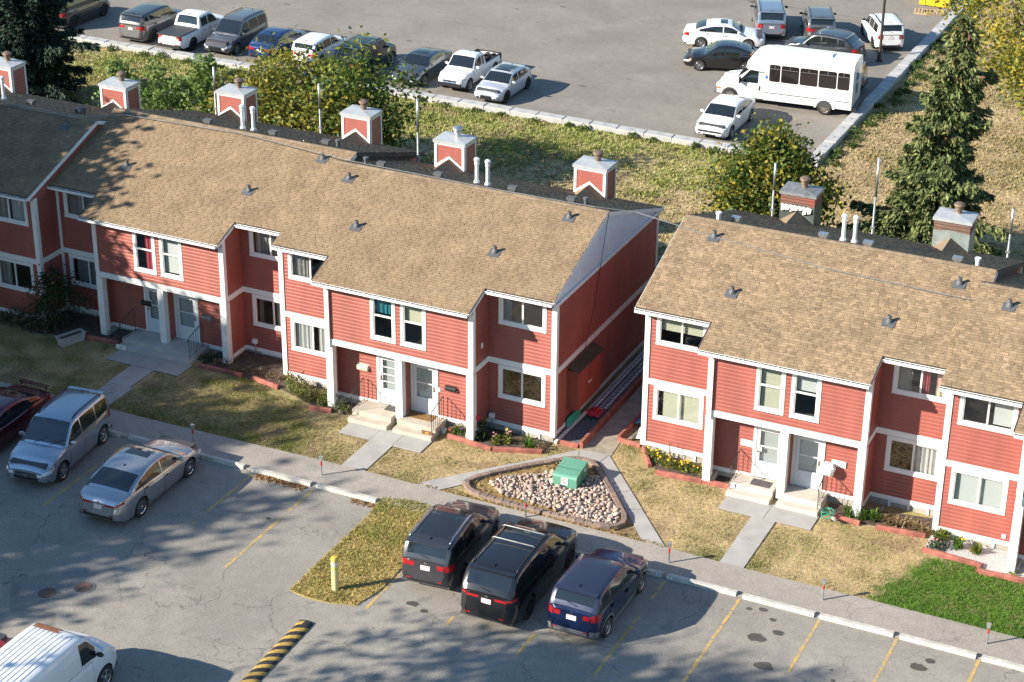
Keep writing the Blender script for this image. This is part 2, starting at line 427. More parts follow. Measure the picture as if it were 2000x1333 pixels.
# concrete walks: each slab is a piece of its walk
def slab_walk(name, slabs, z=0.035):
    root = bpy.data.objects.new(name, None); COL.objects.link(root); root['kind'] = 'structure'
    for i, q in enumerate(slabs):
        c = np.mean(q, 0); q2 = [tuple(c+(np.array(p)-c)*(1-0.012/max(0.3, np.linalg.norm(np.array(p)-c)))) for p in q]
        b = MB(); b.prism(q2, -0.05, z+0.004*((i*7) % 3-1)); b.build('concrete_slab', CONW, root)
    b = MB()
    for q in slabs: b.prism(q, -0.06, z-0.02)
    b.build('joint_bed', SOIL, root)
    return root
def rect(x0, x1, y0, y1): return [(x0, y0), (x1, y0), (x1, y1), (x0, y1)]
slab_walk('concrete_walk_block_3', [rect(-18.62, -17.0, 55.92, 57.0), rect(-17.0, -15.33, 55.95, 57.0), rect(-17.4, -16.55, 54.3, 55.93), rect(-17.39, -16.55, 52.7, 54.3)])
slab_walk('concrete_walk_block_2', [rect(-32.9, -31.6, 54.85, 55.85), rect(-31.6, -30.66, 54.85, 55.85), rect(-30.66, -29.5, 54.82, 55.85), rect(-31.6, -30.64, 52.75, 54.84)])
slab_walk('concrete_walk_block_1', [rect(-44.0, -42.75, 56.0, 57.05), rect(-42.75, -41.8, 56.0, 57.05), rect(-41.8, -40.65, 56.0, 57.05), rect(-42.78, -41.75, 54.4, 56.0), rect(-42.72, -41.6, 52.62, 54.4)])
def lerp2(a, b, t): return (a[0]+(b[0]-a[0])*t, a[1]+(b[1]-a[1])*t)
def strip_slabs(o0, o1, i0, i1, n): return [[lerp2(o0, o1, k/n), lerp2(o0, o1, (k+1)/n), lerp2(i0, i1, (k+1)/n), lerp2(i0, i1, k/n)] for k in range(n)]
slab_walk('concrete_walk_diagonal', strip_slabs((-28.75, 52.72), (-24.5, 57.55), (-27.75, 52.72), (-24.28, 57.03), 5) + [[(-24.5, 57.55), (-23.38, 57.68), (-23.48, 57.0), (-24.28, 57.03)]] + strip_slabs((-23.38, 57.68), (-19.25, 52.74), (-23.48, 57.0), (-20.05, 52.74), 5))

WALKS = [rect(-18.66, -15.3, 55.9, 57.1), rect(-17.42, -16.52, 52.6, 56), rect(-32.95, -29.45, 54.8, 56), rect(-31.64, -30.6, 52.6, 55), rect(-44.05, -40.6, 55.95, 57.1), rect(-42.8, -41.55, 52.5, 56.1),
         [(-28.8, 52.7), (-24.5, 57.6), (-23.35, 57.72), (-19.2, 52.7), (-20.0, 52.7), (-23.4, 56.95), (-24.3, 57.0), (-27.7, 52.7)]]

# painted stall lines (worn): broken dashes of paint lying on the asphalt
PAINT = M('stall_paint', (0.60, 0.40, 0.09), 0.8, ramp2=(0.30, 0.25, 0.17), vscale=6, detail=8)
def stall_line(x, y0, y1, wear):
    b = MB(); y = y0
    while y < y1:
        l = random.uniform(0.25, 1.0); e = min(y1, y+l)
        if random.random() > wear:
            n = max(2, int((e-y)/0.07)); w0 = 0.055
            prev = None
            for k in range(n+1):
                t = y+(e-y)*k/n; a = x-w0+random.uniform(-0.012, 0.02); c = x+w0+random.uniform(-0.02, 0.012)
                if prev: b.face([(prev[0], prev[2], 0.017), (prev[1], prev[2], 0.017), (c, t, 0.017), (a, t, 0.017)])
                prev = (a, c, t)
        y = e+random.uniform(0.0, 0.12)
    o = b.build('stall_line', PAINT, parking_lot); return o
for x, y0, y1, w in ((-36.66, 45.3, 50.9, 0.45), (-34.08, 45.3, 50.9, 0.4), (-31.63, 45.35, 50.95, 0.12), (-39.3, 45.3, 50.9, 0.5), (-42.0, 45.3, 50.9, 0.5), (-26.38, 45.3, 47.9, 0.05), (-23.72, 45.2, 50.9, 0.15),
                     (-21.08, 45.1, 50.9, 0.2), (-18.57, 45.2, 50.95, 0.15), (-16.06, 45.0, 51.0, 0.2), (-13.44, 45.0, 51.0, 0.3), (-10.98, 45.0, 51.05, 0.15), (-8.45, 45.0, 51.05, 0.15)):
    stall_line(x, y0, y1, w)
# dark oil drips below parked places
OIL = M('oil_stain', (0.075, 0.07, 0.062), 0.7, var=0.3, vscale=8)
def stain(x, y, r):
    b = MB(); n = 14; b.face([(x+r*(0.75+0.45*random.random())*math.cos(2*math.pi*k/n), y+0.7*r*(0.75+0.45*random.random())*math.sin(2*math.pi*k/n), 0.0165) for k in range(n)]); b.build('oil_stain', OIL, parking_lot)
for x, y, r in ((-14.9, 49.2, 0.32), (-14.35, 49.75, 0.2), (-14.75, 50.35, 0.12), (-15.6, 50.6, 0.12), (-15.2, 50.75, 0.16), (-10.0, 49.9, 0.26), (-9.75, 50.35, 0.18), (-14.2, 47.9, 0.3), (-12.1, 48.1, 0.08), (-11.7, 47.8, 0.09), (-12.0, 47.4, 0.07), (-11.5, 48.3, 0.06), (-12.3, 48.6, 0.06), (-11.6, 47.3, 0.08), (-25.2, 46.2, 0.22), (-24.7, 46.0, 0.15), (-32.0, 48.6, 0.1)):
    stain(x, y, r)

FSTN = M('far_stain', (0.14, 0.125, 0.105), 0.8, var=0.3, vscale=6)
random.seed(77)
for i in range(46):
    x = random.uniform(-66, -28); y = random.uniform(92, 128); r_ = random.choice((0.06, 0.08, 0.1, 0.16)); b = MB(); n = 11
    b.face([(x+r_*1.6*(0.6+0.5*random.random())*math.cos(2*math.pi*k/n), y+r_*(0.6+0.5*random.random())*math.sin(2*math.pi*k/n), 0.0165) for k in range(n)]); b.build('oil_stain', FSTN, far_lot)
for x, y in ((-44.5, 117.5), (-37.5, 113.8)):
    b = MB(); b.lathe([(0.33, 0.0), (0.0, 0.003)], 20, origin=(x, y, 0.017)); b.build('drain_cover', M('cast_iron_far', (0.12, 0.08, 0.06), 0.7), far_lot)
b = MB(); pr = None
for k in range(40):
    t = k/39; x = -70+42*t; y = 110.5+3.5*math.sin(t*2.2)-0.6*math.sin(t*9)*0.3; w_ = 0.03+0.015*random.random()
    if pr: b.face([(pr[0], pr[1]-w_, 0.0165), (x, y-w_, 0.0165), (x, y+w_, 0.0165), (pr[0], pr[1]+w_, 0.0165)])
    pr = (x, y)
b.build('sealed_crack', FSTN, far_lot)
random.seed(7)
# ================================================================ ROW HOUSES
SLOPE, RIDGE_Y, RIDGE_Z, BSLOPE = 0.352, 4.32, 7.47, 0.336
YP, YD, YB, YBL, YE = -1.25, -0.6, 9.55, 8.8, 10.0
ZB0, ZB1 = 2.76, 2.98           # floor band
COURSE = 0.142
def roof_z(y): return RIDGE_Z-SLOPE*(RIDGE_Y-y) if y <= RIDGE_Y else RIDGE_Z-BSLOPE*(y-RIDGE_Y)

def siding(b, o, u, n, L, z0, z1, holes=(), mi=0, course=COURSE, lap=0.026, top=None):
    """lapped boards on a vertical plane: o origin (x,y), u direction along, n outward normal, holes (s0,s1,za,zb), top(s) = sloping upper limit"""
    z = z0
    P = lambda s, d, zz: (o[0]+u[0]*s+n[0]*d, o[1]+u[1]*s+n[1]*d, zz)
    while z < z1-1e-4:
        zt = min(z+course, z1); zk = z+(zt-z)*0.62; segs = [(0.0, L)]
        if top:
            ok = [L*k/40 for k in range(41) if top(L*k/40) >= zt]
            segs = [(min(ok), max(ok))] if len(ok) > 1 else []
        for h in holes:
            if h[2] < zt-0.02 and h[3] > z+0.02:
                ns = []
                for a, c in segs:
                    if h[0] > a: ns.append((a, min(c, h[0])))
                    if h[1] < c: ns.append((max(a, h[1]), c))
                segs = [q for q in ns if q[1]-q[0] > 0.01]
        for a, c in segs:
            b.face([P(a, 0.0, z), P(c, 0.0, z), P(c, lap, z), P(a, lap, z)], mi)
            b.face([P(a, lap, z), P(c, lap, z), P(c, lap*0.9, zk), P(a, lap*0.9, zk)], mi)
            b.face([P(a, lap*0.9, zk), P(c, lap*0.9, zk), P(c, 0.002, zt), P(a, 0.002, zt)], mi)
        z = zt

def shingle_mesh(name, rows, parent, light, mat=SHG, vary=0.45):
    """rows: list of (p0, p1, up) : eave-side edge of a course from p0 to p1 and vector up the slope; one laminated tab after another"""
    Vs, Fs, Cs = [], [], []; n = 0
    for p0, p1, up, nrm in rows:
        p0 = np.array(p0); p1 = np.array(p1); L = np.linalg.norm(p1-p0); d = (p1-p0)/L; s = 0.0
        s = -rng.uniform(0, 0.2); thick = rng.random() < 0.5
        while s < L:
            w = rng.uniform(0.10, 0.24); a, c = max(0, s), min(L, s+w); s += w; thick = not thick
            if c-a < 0.01: continue
            t = rng.uniform(0.018, 0.026) if thick else rng.uniform(0.006, 0.011)
            o = (rng.uniform(-0.006, 0.006) if thick else rng.uniform(0.0, 0.012))*up/np.linalg.norm(up)
            A = p0+d*a+o; B = p0+d*c+o
            q = [A, B, B+nrm*t, A+nrm*t, B+up*1.02+nrm*0.004, A+up*1.02+nrm*0.004]
            Vs += q; Fs += [(n, n+1, n+2, n+3), (n+3, n+2, n+4, n+5)]; n += 6
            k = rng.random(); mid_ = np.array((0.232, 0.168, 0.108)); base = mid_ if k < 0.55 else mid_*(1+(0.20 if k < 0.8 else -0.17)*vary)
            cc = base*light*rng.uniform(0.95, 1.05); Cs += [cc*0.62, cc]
    o = np_mesh(name, np.array(Vs), np.array(Fs), mat, parent, cols=np.array(Cs)); o['kind'] = 'stuff'
    return o

def make_blind(b, x0, x1, z0, z1, y, tilt=0.012, step=0.045):
    z = z1
    while z > z0:
        b.face([(x0, y-tilt, z-step*0.75), (x1, y-tilt, z-step*0.75), (x1, y+tilt, z), (x0, y+tilt, z)]); z -= step
BLC = M('blind_cream', (0.40, 0.41, 0.30), 0.6); BLW = M('blind_white', (0.45, 0.48, 0.47), 0.6)
CUW = M('curtain_white', (0.44, 0.46, 0.45), 0.9); CUR = M('curtain_red', (0.38, 0.05, 0.07), 0.9); CUD = M('curtain_grey', (0.22, 0.22, 0.21), 0.9); CUP = M('curtain_patterned', (0.62, 0.58, 0.42), 0.9, ramp2=(0.45, 0.16, 0.2), vscale=2)
TEALC = M('teal_cloth', (0.01, 0.16, 0.19), 0.8); SASH = M('sash_vinyl', (0.76, 0.76, 0.73), 0.4)
def make_curtain(b, x0, x1, z0, z1, y):
    n = max(6, int((x1-x0)/0.035)); pr = None
    for k in range(n+1):
        x = x0+(x1-x0)*k/n; yy = y+0.025*math.sin(k*1.3)+0.01*math.sin(k*3.1)
        if pr: b.face([(pr[0], pr[1], z0), (x, yy, z0), (x, yy, z1), (pr[0], pr[1], z1)])
        pr = (x, yy)

def window(parent, x0, x1, z0, z1, y, kind='slider', dress=None, trim=0.125, sill=True, name='window'):
    """window in a wall facing -Y at local plane y: casing (the part), sash, panes and what hangs behind the glass"""
    b = MB(); p = 0.035; t = trim
    b.box(x0, x0+t, y-p, y+0.02, z0, z1); b.box(x1-t, x1, y-p, y+0.02, z0, z1)
    b.box(x0+t, x1-t, y-p, y+0.02, z0, z0+t); b.box(x0+t, x1-t, y-p, y+0.02, z1-t, z1)
    w = b.build(name, WHT, parent)
    a, c, d, e = x0+t, x1-t, z0+t, z1-t
    s = 0.035; b = MB()
    b.box(a, a+s, y-0.012, y+0.05, d, e); b.box(c-s, c, y-0.012, y+0.05, d, e); b.box(a+s, c-s, y-0.012, y+0.05, d, d+s); b.box(a+s, c-s, y-0.012, y+0.05, e-s, e)
    if kind == 'slider': mx = (a+c)/2; b.box(mx-0.03, mx+0.03, y-0.008, y+0.045, d+s, e-s)
    else: mz = d+(e-d)*0.55; b.box(a+s, c-s, y-0.008, y+0.045, mz-0.03, mz+0.03)
    b.build('sash', SASH, w)
    if kind == 'slider': panes = [(a+s, mx-0.03, d+s, e-s), (mx+0.03, c-s, d+s, e-s)]
    else: panes = [(a+s, c-s, d+s, mz-0.03), (a+s, c-s, mz+0.03, e-s)]
    for q in panes:
        b = MB(); b.face([(q[0], y+0.015, q[2]), (q[1], y+0.015, q[2]), (q[1], y+0.015, q[3]), (q[0], y+0.015, q[3])]); b.build('pane', GLS, w)
    if sill:
        b = MB(); b.box(x0-0.01, x1+0.01, y-p-0.02, y-p+0.001, z0, z0+0.04); b.build('sill', WHT, w)
    yi = y+0.12
    for dr in (dress or []):
        b = MB(); k = dr[0]; f0, f1 = dr[1], dr[2]; X0, X1 = a+(c-a)*f0, a+(c-a)*f1; g0 = dr[3] if len(dr) > 3 else 0.0
        if k.startswith('blind'): make_blind(b, X0, X1, d+(e-d)*g0, e, yi, step=0.06); b.build('blind', {'blindc': BLC, 'blindw': BLW}[k], w)
        else: make_curtain(b, X0, X1, d+(e-d)*g0, e, yi); b.build('curtain', {'curw': CUW, 'curr': CUR, 'curd': CUD, 'curp': CUP, 'teal': TEALC}[k], w)
    return w
def whole(w, h): return (w[0], w[1], h[0], h[1])

DOORW = M('door_white', (0.64, 0.66, 0.68), 0.4)
def door(parent, x0, x1, z0, z1, y, hinge, style):
    """storm door in a casing, facing -Y"""
    b = MB(); t = 0.11
    b.box(x0, x0+t, y-0.05, y+0.03, z0, z1); b.box(x1-t, x1, y-0.05, y+0.03, z0, z1); b.box(x0+t, x1-t, y-0.05, y+0.03, z1-t, z1)
    cs = b.build('door', WHT, parent)
    a, c, e = x0+t, x1-t, z1-t; st = 0.13; b = MB(); gz = z0+0.62
    b.box(a+0.01, a+st, y-0.03, y+0.01, z0+0.02, e-0.01); b.box(c-st, c-0.01, y-0.03, y+0.01, z0+0.02, e-0.01)
    b.box(a+st, c-st, y-0.03, y+0.01, z0+0.02, gz); b.box(a+st, c-st, y-0.03, y+0.01, e-0.14, e-0.01)
    b.box(a+st+0.06, c-st-0.06, y-0.036, y-0.03, z0+0.14, gz-0.14)
    b.build('leaf', DOORW, cs)
    b = MB()
    if style == 'grid':
        for k in range(1, 4): zz = gz+(e-0.14-gz)*k/4; b.box(a+st, c-st, y-0.026, y-0.004, zz-0.014, zz+0.014)
    else:
        zz = gz+(e-0.14-gz)*0.5; b.box(a+st, c-st, y-0.026, y-0.004, zz-0.02, zz+0.02)
    b.build('glazing_bar', WHT, cs)
    b = MB(); b.face([(a+st, y-0.01, gz), (c-st, y-0.01, gz), (c-st, y-0.01, e-0.14), (a+st, y-0.01, e-0.14)]); b.build('pane', GLS, cs)
    # the solid inner door behind the storm door
    b = MB(); b.box(a, c, y+0.08, y+0.12, z0, e); b.build('inner_door', M('inner_door', (0.36, 0.40, 0.41), 0.5), cs)
    hx = (a+0.07) if hinge == 'r' else (c-0.07)
    b = MB(); b.box(hx-0.015, hx+0.015, y-0.06, y-0.03, z0+0.95, z0+1.15); b.box(hx-0.01, hx+0.01, y-0.09, y-0.06, z0+1.0, z0+1.03); b.build('handle', M('door_brass', (0.35, 0.26, 0.12), 0.35, metal=0.8), cs)
    b = MB(); b.box(a, c, y-0.09, y-0.03, z0-0.01, z0+0.02); b.build('threshold', GAL, cs)
    return cs

def chimney(parent, xr, y, ztop, style):
    """framed flue chase with metal cap and a little cricket roof at its foot; xr = right front corner"""
    w, d = 1.34, 0.98; x0, x1, y0, y1 = xr-w, xr, y, y+d; zb = roof_z(y); zb2 = roof_z(y1)-0.1; xm = (x0+x1)/2; zv = zb+0.48
    b = MB()
    if style == 'red':
        t = 0.10
        z = zb
        while z < ztop-0.12-1e-4:                                     # front face boards above the cricket line
            zt = min(z+0.15, ztop-0.12)
            def span(zz):
                if zz >= zv: return [(x0, x1)]
                f = (zz-zb)/(zv-zb); xa, xb = x0+(xm-x0)*f, x1-(x1-xm)*f
                return [(x0, xa), (xb, x1)]
            for (a, c), (a2, c2) in zip(span(z), span(zt) if len(span(zt)) == len(span(z)) else [(x0, xm), (xm, x1)]):
                b.face([(a, y0-0.02, z), (c, y0-0.02, z), (c2, y0, zt), (a2, y0, zt)])
            z = zt
        siding(b, (x1, y0), (0, 1), (1, 0), d, zb2-0.1, ztop-0.1, course=0.15)
        b.face([(x0, y1, zb2-0.1), (x0, y0, zb2-0.1), (x0, y0, ztop), (x0, y1, ztop)]); b.face([(x1, y1, zb2-0.1), (x0, y1, zb2-0.1), (x0, y1, ztop), (x1, y1, ztop)])
        ch = b.build('chimney', SID, parent)
        b = MB(); q = 0.035
        for xx in (x0, x1-t): b.box(xx-0.006, xx+t+0.006, y0-q, y0+0.0, zb+0.02, ztop-0.1)
        b.box(x0+t, x1-t, y0-q+0.003, y0, ztop-0.17, ztop-0.1)
        for sgn, xa, xb in ((1, x0, xm), (-1, x1, xm)):
            b.face([(xa, y0-q-0.004, zb+0.0), (xb, y0-q-0.004, zv), (xb, y0-q-0.004, zv+0.12), (xa, y0-q-0.004, zb+0.12)][::sgn])
            b.face([(xa, y0-q-0.004, zb+0.0), (xb, y0-q-0.004, zv), (xb, y0, zv), (xa, y0, zb)])
        b.box(x1, x1+q, y0, y0+t, zb-0.1, ztop-0.1); b.box(x1, x1+q, y1-t, y1, zb2, ztop-0.1)
        b.box(x1, x1+q-0.004, y0+t, y1-t, ztop-0.17, ztop-0.1); b.box(x1, x1+q-0.004, y0+t, y1-t, zb2, zb2+0.18)
        b.build('trim', WHT, ch)
    else:
        zs = ztop-0.52
        for (a, c, e, f2) in ((zs, ztop-0.1, 0, 0),):
            b.box(x0, x1, y0, y1, zs, ztop-0.1)
        ch = b.build('chimney', M('weathered_red_wood', (0.30, 0.075, 0.05), 0.8, ramp2=(0.16, 0.10, 0.075), vscale=2.0) if style == 'torn' else M('weathered_brown_wood', (0.13, 0.085, 0.06), 0.9, ramp2=(0.22, 0.12, 0.09), vscale=3), parent)
        b = MB()
        for zz in (zs+0.14, zs+0.28): b.box(x0-0.003, x1+0.003, y0-0.004, y0-0.001, zz-0.008, zz+0.008)
        b.build('board_gap', BLKP, ch)
        b = MB()                                                      # metal flashing at the foot, cut to the cricket
        b.face([(x0-0.01, y0-0.012, zb-0.05), (xm, y0-0.012, zv), (xm, y0-0.012, zs+0.1), (x0-0.01, y0-0.012, zs+0.02)]); b.face([(xm, y0-0.012, zv), (x1+0.01, y0-0.012, zb-0.05), (x1+0.01, y0-0.012, zs+0.05), (xm, y0-0.012, zs+0.1)])
        b.box(x0-0.008, x1+0.008, y0-0.008, y1+0.008, zb2-0.15, zs+0.03)
        b.build('flashing', M('green_grey_flashing', (0.26, 0.30, 0.28), 0.5, metal=0.2, var=0.2, vscale=4) if style != 'torn' else M('dark_chimney_flashing', (0.09, 0.11, 0.10), 0.5, metal=0.2, var=0.3, vscale=4), ch)
        if style == 'torn':
            b = MB()
            for k in range(7):
                xa = x0+0.04+k*0.17; h = random.uniform(0.14, 0.3)
                b.face([(xa, y0-0.03, zs+0.05), (xa+0.19, y0-0.03, zs+0.0), (xa+0.17, y0-0.09-0.03*(k % 2), zs-h*0.7), (xa+0.02, y0-0.07, zs-h)])
            b.build('torn_paper', M('torn_building_paper', (0.58, 0.56, 0.49), 0.9, var=0.2, vscale=4), ch)
    b = MB(); xc, yc = xm+0.02, (y0+y1)/2; o = 0.06
    b.box(x0-o, x1+o, y0-o, y1+o, ztop-0.1, ztop+0.02)
    for q in (((x0-o, y0-o), (x1+o, y0-o)), ((x1+o, y0-o), (x1+o, y1+o)), ((x1+o, y1+o), (x0-o, y1+o)), ((x0-o, y1+o), (x0-o, y0-o))):
        b.face([(q[0][0], q[0][1], ztop+0.021), (q[1][0], q[1][1], ztop+0.021), (xc, yc, ztop+0.1)])
    b.build('cap', CAPM if style != 'torn' else GALD, ch)
    b = MB(); b.lathe([(0.16, 0.0), (0.155, 0.03), (0.12, 0.05), (0.12, 0.2), (0.16, 0.2), (0.165, 0.3), (0.13, 0.3), (0.13, 0.34), (0.215, 0.35), (0.2, 0.41), (0.1, 0.47), (0.0, 0.49)], 18, origin=(xc+0.05, yc+0.1, ztop+0.03))
    b.build('flue', BRNM if style in ('torn',) or random.random() < 0.6 else GAL, ch, smooth=True, sharp=40)
    b = MB(); yq = RIDGE_Y+(RIDGE_Z-zv)/BSLOPE                             # cricket: small gable running down to the chase
    b.face([(x0, y0-0.02, zb+0.005), (xm, yq, zv), (xm, y0-0.02, zv)]); b.face([(xm, yq, zv), (x1, y0-0.02, zb+0.005), (xm, y0-0.02, zv)])
    b.build('cricket', M('cricket_shingle', (0.25, 0.18, 0.115), 0.95, var=0.25, vscale=14, bump=0.4, bscale=40), ch)
    return ch

def plumbing_vent(parent, x, y, bent=True):
    z = roof_z(y); b = MB()
    b.face([(x-0.22, y-0.26, roof_z(y-0.26)+0.034), (x+0.22, y-0.26, roof_z(y-0.26)+0.034), (x+0.22, y+0.12, roof_z(y+0.12)+0.034), (x-0.22, y+0.12, roof_z(y+0.12)+0.034)])
    b.lathe([(0.13, -0.02), (0.11, 0.06), (0.07, 0.12), (0.07, 0.24), (0.05, 0.24), (0.05, 0.1)], 12, origin=(x, y, z+0.02))
    b.build('plumbing_vent', GRYV, parent)
def box_vent(parent, x, y, light=False):
    z = roof_z(y); b = MB(); b.box(x-0.13, x+0.13, y-0.10, y+0.10, z-0.08, z+0.17); b.box(x-0.17, x+0.17, y-0.12, y+0.12, z+0.12, z+0.21)
    b.build('roof_vent', GAL if light else GRYV, parent)
def pipe_vent(parent, x, y, light=False):
    z = roof_z(y); b = MB(); b.lathe([(0.075, -0.08), (0.075, 0.24), (0.11, 0.24), (0.11, 0.31), (0.0, 0.33)], 12, origin=(x, y, z)); b.build('pipe_vent', RFLT if light else GRYV, parent)
def white_flue(parent, x, y):
    z = roof_z(y); b = MB()
    b.lathe([(0.12, -0.06), (0.12, 0.1), (0.085, 0.14), (0.075, 0.2), (0.075, 0.78), (0.095, 0.78), (0.095, 0.87), (0.085, 0.87), (0.085, 0.93), (0.115, 0.94), (0.115, 1.02), (0.06, 1.06), (0, 1.07)], 14, origin=(x, y, z))
    b.build('furnace_flue', M('white_flue', (0.76, 0.77, 0.77), 0.35, metal=0.2), parent, smooth=True, sharp=40)

DKM = M('dark_flashing', (0.045, 0.05, 0.055), 0.7, var=0.3, vscale=3)  # charcoal flashing at the roof steps, with their shade included in the colour
CAPMESH = None
def row_house(label, loc, rz, a, bw, c, wins, left_open=True, right='gable', chim=('red', 'red'), vents=(), bvents=(), flues=(), light=1.0, doors=('two', 'two'), lov=0.05, lrake=False, gmat=None):
    """one stepped block of the row: recess a, projecting double porch bw, recess c (all along local x)"""
    W = a+bw+c; H = thing('row_house', label, 'house', loc, rz)
    p0, p1 = a, a+bw; pm = (p0+p1)/2
    ze0 = roof_z(0)-0.06; zep = roof_z(YP)-0.06
    uw = lambda x0, x1, z0, z1: (x0, x1, z0, z1)
    # window rectangles: (x0,x1,z0,z1)
    g = 0.36; ww = 1.87
    RL = (g, g+ww); RR = (W-g-ww, W-g)
    if c < 2.6: RR = (p1+0.42, p1+0.42+ww)
    lowz, upz = (1.40, ZB0-0.02), (4.36, 5.62)
    pu = [(pm-1.13, pm-0.105), (pm+0.105, pm+1.13)]; puz = (3.32, 5.12)
    def hole(r, z, base): return (r[0]-base+0.06, r[1]-base-0.06, z[0]+0.06, z[1]-0.06)
    wl = MB()
    siding(wl, (0, 0), (1, 0), (0, -1), a, 0.45, ze0, [hole(RL, lowz, 0), hole(RL, upz, 0)])
    siding(wl, (p1, 0), (1, 0), (0, -1), c, 0.45, ze0, [hole(RR, lowz, p1), hole(RR, upz, p1)])
    siding(wl, (p0, YP), (1, 0), (0, -1), bw, ZB1, zep, [hole(q, puz, p0) for q in pu])
    # porch back wall and side walls
    dz0, dz1 = 0.40, 2.46; dw = 1.13
    DL = (pm-0.14-dw, pm-0.14); DR = (pm+0.14, pm+0.14+dw)
    siding(wl, (p0, YD), (1, 0), (0, -1), bw, 0.45, ZB0, [(DL[0]-p0+0.03, DL[1]-p0-0.03, 0.3, dz1-0.03), (DR[0]-p0+0.03, DR[1]-p0-0.03, 0.3, dz1-0.03)])
    siding(wl, (p1, YP), (0, 1), (1, 0), -YP, 0.45, ze0, top=lambda q: roof_z(YP+q)-0.02)                 # right cheek of the projection
    siding(wl, (p0, 0), (0, -1), (-1, 0), -YP, 0.45, ze0, top=lambda q: roof_z(-q)-0.02)                # left cheek
    siding(wl, (p0+0.03, YP), (0, 1), (1, 0), YD-YP, 0.45, ZB0)          # inside of left cheek
    siding(wl, (p1-0.03, YD), (0, -1), (-1, 0), YD-YP, 0.45, ZB0)
    siding(wl, (pm+0.1, YP+0.2), (0, 1), (1, 0), YD-YP-0.2, 0.45, ZB0); siding(wl, (pm-0.1, YD), (0, -1), (-1, 0), YD-YP-0.2, 0.45, ZB0)
    # end walls
    siding(wl, (W, 0), (0, 1), (1, 0), YB, ZB1, 5.62); siding(wl, (W, 0), (0, 1), (1, 0), YBL, 0.45, ZB0)
    siding(wl, (0, YB), (0, -1), (-1, 0), YB, 0.45, 5.62)
    siding(wl, (W, YB), (-1, 0), (0, 1), W, ZB0, 5.62); siding(wl, (W, YBL), (-1, 0), (0, 1), W, 0.3, ZB0)
    wl.build('siding', SID, H)
    b = MB(); b.box(0.04, W-0.04, 0.3, YBL-0.1, 0.36, 0.40); b.box(0.04, W-0.04, 0.3, YB-0.1, ZB0, ZB0+0.06); b.box(p0+0.05, p1-0.05, YP+0.03, 0.3, ZB0-0.01, ZB0+0.05)
    b.box(0.04, W-0.04, 2.2, 2.25, 0.4, 5.5)
    b.build('interior_floor', ROOM, H)
    # gable ends above the plate
    for xx, nm in ((W, 1), (0, -1)):
        b = MB(); n = 60; pr = None
        for k in range(n+1):
            y = -0.30+(YE-0.1+0.30)*k/n; d = 0.012*(k % 2)
            cur = (xx+nm*(0.012+d), y, roof_z(y)-0.05)
            if pr: b.face([(pr[0], pr[1], 5.55), (cur[0], cur[1], 5.55), cur, pr] if nm > 0 else [(cur[0], cur[1], 5.55), (pr[0], pr[1], 5.55), pr, cur]) if min(cur[2], pr[2]) > 5.56 else None
            pr = cur
        b.build('gable_panel', gmat or GBL, H)
    # foundation
    b = MB(); b.box(0.06, p0+0.1, 0.05, YBL-0.05, -0.3, 0.32); b.box(p0+0.05, p1-0.05, YD+0.05, YBL-0.06, -0.3, 0.36); b.box(p1-0.1, W-0.06, 0.05, YBL-0.07, -0.3, 0.32)
    b.box(p0+0.02, p0+0.30, YP+0.02, 0.3, -0.3, 0.31); b.box(p1-0.30, p1-0.02, YP+0.02, 0.3, -0.3, 0.31); b.box(pm-0.12, pm+0.12, YP+0.02, YD+0.2, -0.3, 0.31)
    b.build('foundation', FND, H)
    # white trim: floor band, base band, corner boards, one mesh per run
    q = 0.045
    def trim(name, *bx):
        b = MB()
        for t in bx: b.box(*t)
        return b.build(name, WHT, H)
    trim('floor_band', (0.0, p0, -q, 0.0, ZB0, ZB1)); trim('floor_band', (p1+q, W, -q, 0.0, ZB0, ZB1)); trim('floor_band', (p0-q, p1+q, YP-q, YP+0.1, ZB0-0.04, ZB1-0.03))
    trim('floor_band', (p1, p1+q, YP+0.1, 0.0, ZB0, ZB1)); trim('floor_band', (p0-q, p0, YP+0.1, -q, ZB0, ZB1)); trim('floor_band', (W, W+q, 0.0, YB+q, ZB0, ZB1))
    trim('base_trim', (0.0, p0, -q+0.004, 0.0, 0.29, 0.45)); trim('base_trim', (p1+q, W, -q+0.004, 0.0, 0.29, 0.45)); trim('base_trim', (p1, p1+q-0.004, YP+0.28, 0.0, 0.29, 0.45)); trim('base_trim', (W, W+q-0.004, 0.0, YBL, 0.29, 0.45))
    trim('base_trim', (p0+0.02, DL[0], YD-q, YD, 0.29, 0.45)); trim('base_trim', (DR[1], p1-0.02, YD-q, YD, 0.29, 0.45)); trim('base_trim', (p0+0.03, p0+0.06, YP+0.28, YD-q, 0.29, 0.45))
    r = 0.055; t = 0.14
    def corner(x, y, sx, z0, z1):     # L shaped corner board; sx = +1 right end, -1 left end
        b = MB(); b.box(x-sx*t, x+sx*r, y-r, y, z0, z1); b.box(x, x+sx*r, y, y+t, z0, z1); b.build('corner_board', WHT, H)
    corner(0, 0, -1, 0.27, ze0+0.05); corner(W, 0, 1, 0.27, 5.6); corner(p0, YP, -1, ZB1-0.03, zep+0.05); corner(p1, YP, 1, ZB1-0.03, zep-0.03)
    trim('corner_board', (W, W+r, YB-t, YB, ZB1, 5.6)); trim('corner_board', (W, W+r, YBL-t, YBL, 0.3, ZB0))
    for x in (p0-r, pm-0.14, p1-0.28+r):
        b = MB(); b.box(x, x+0.28, YP-r, YP+0.22, 0.12, ZB0-0.04); b.build('column', WHT, H)
    # windows
    names = ('rec_l_up', 'rec_l_low', 'rec_r_up', 'rec_r_low', 'prj_l', 'prj_r')
    window(H, *RL, *upz, 0, 'slider', wins.get('lu')); window(H, *RL, *lowz, 0, 'slider', wins.get('ll'))
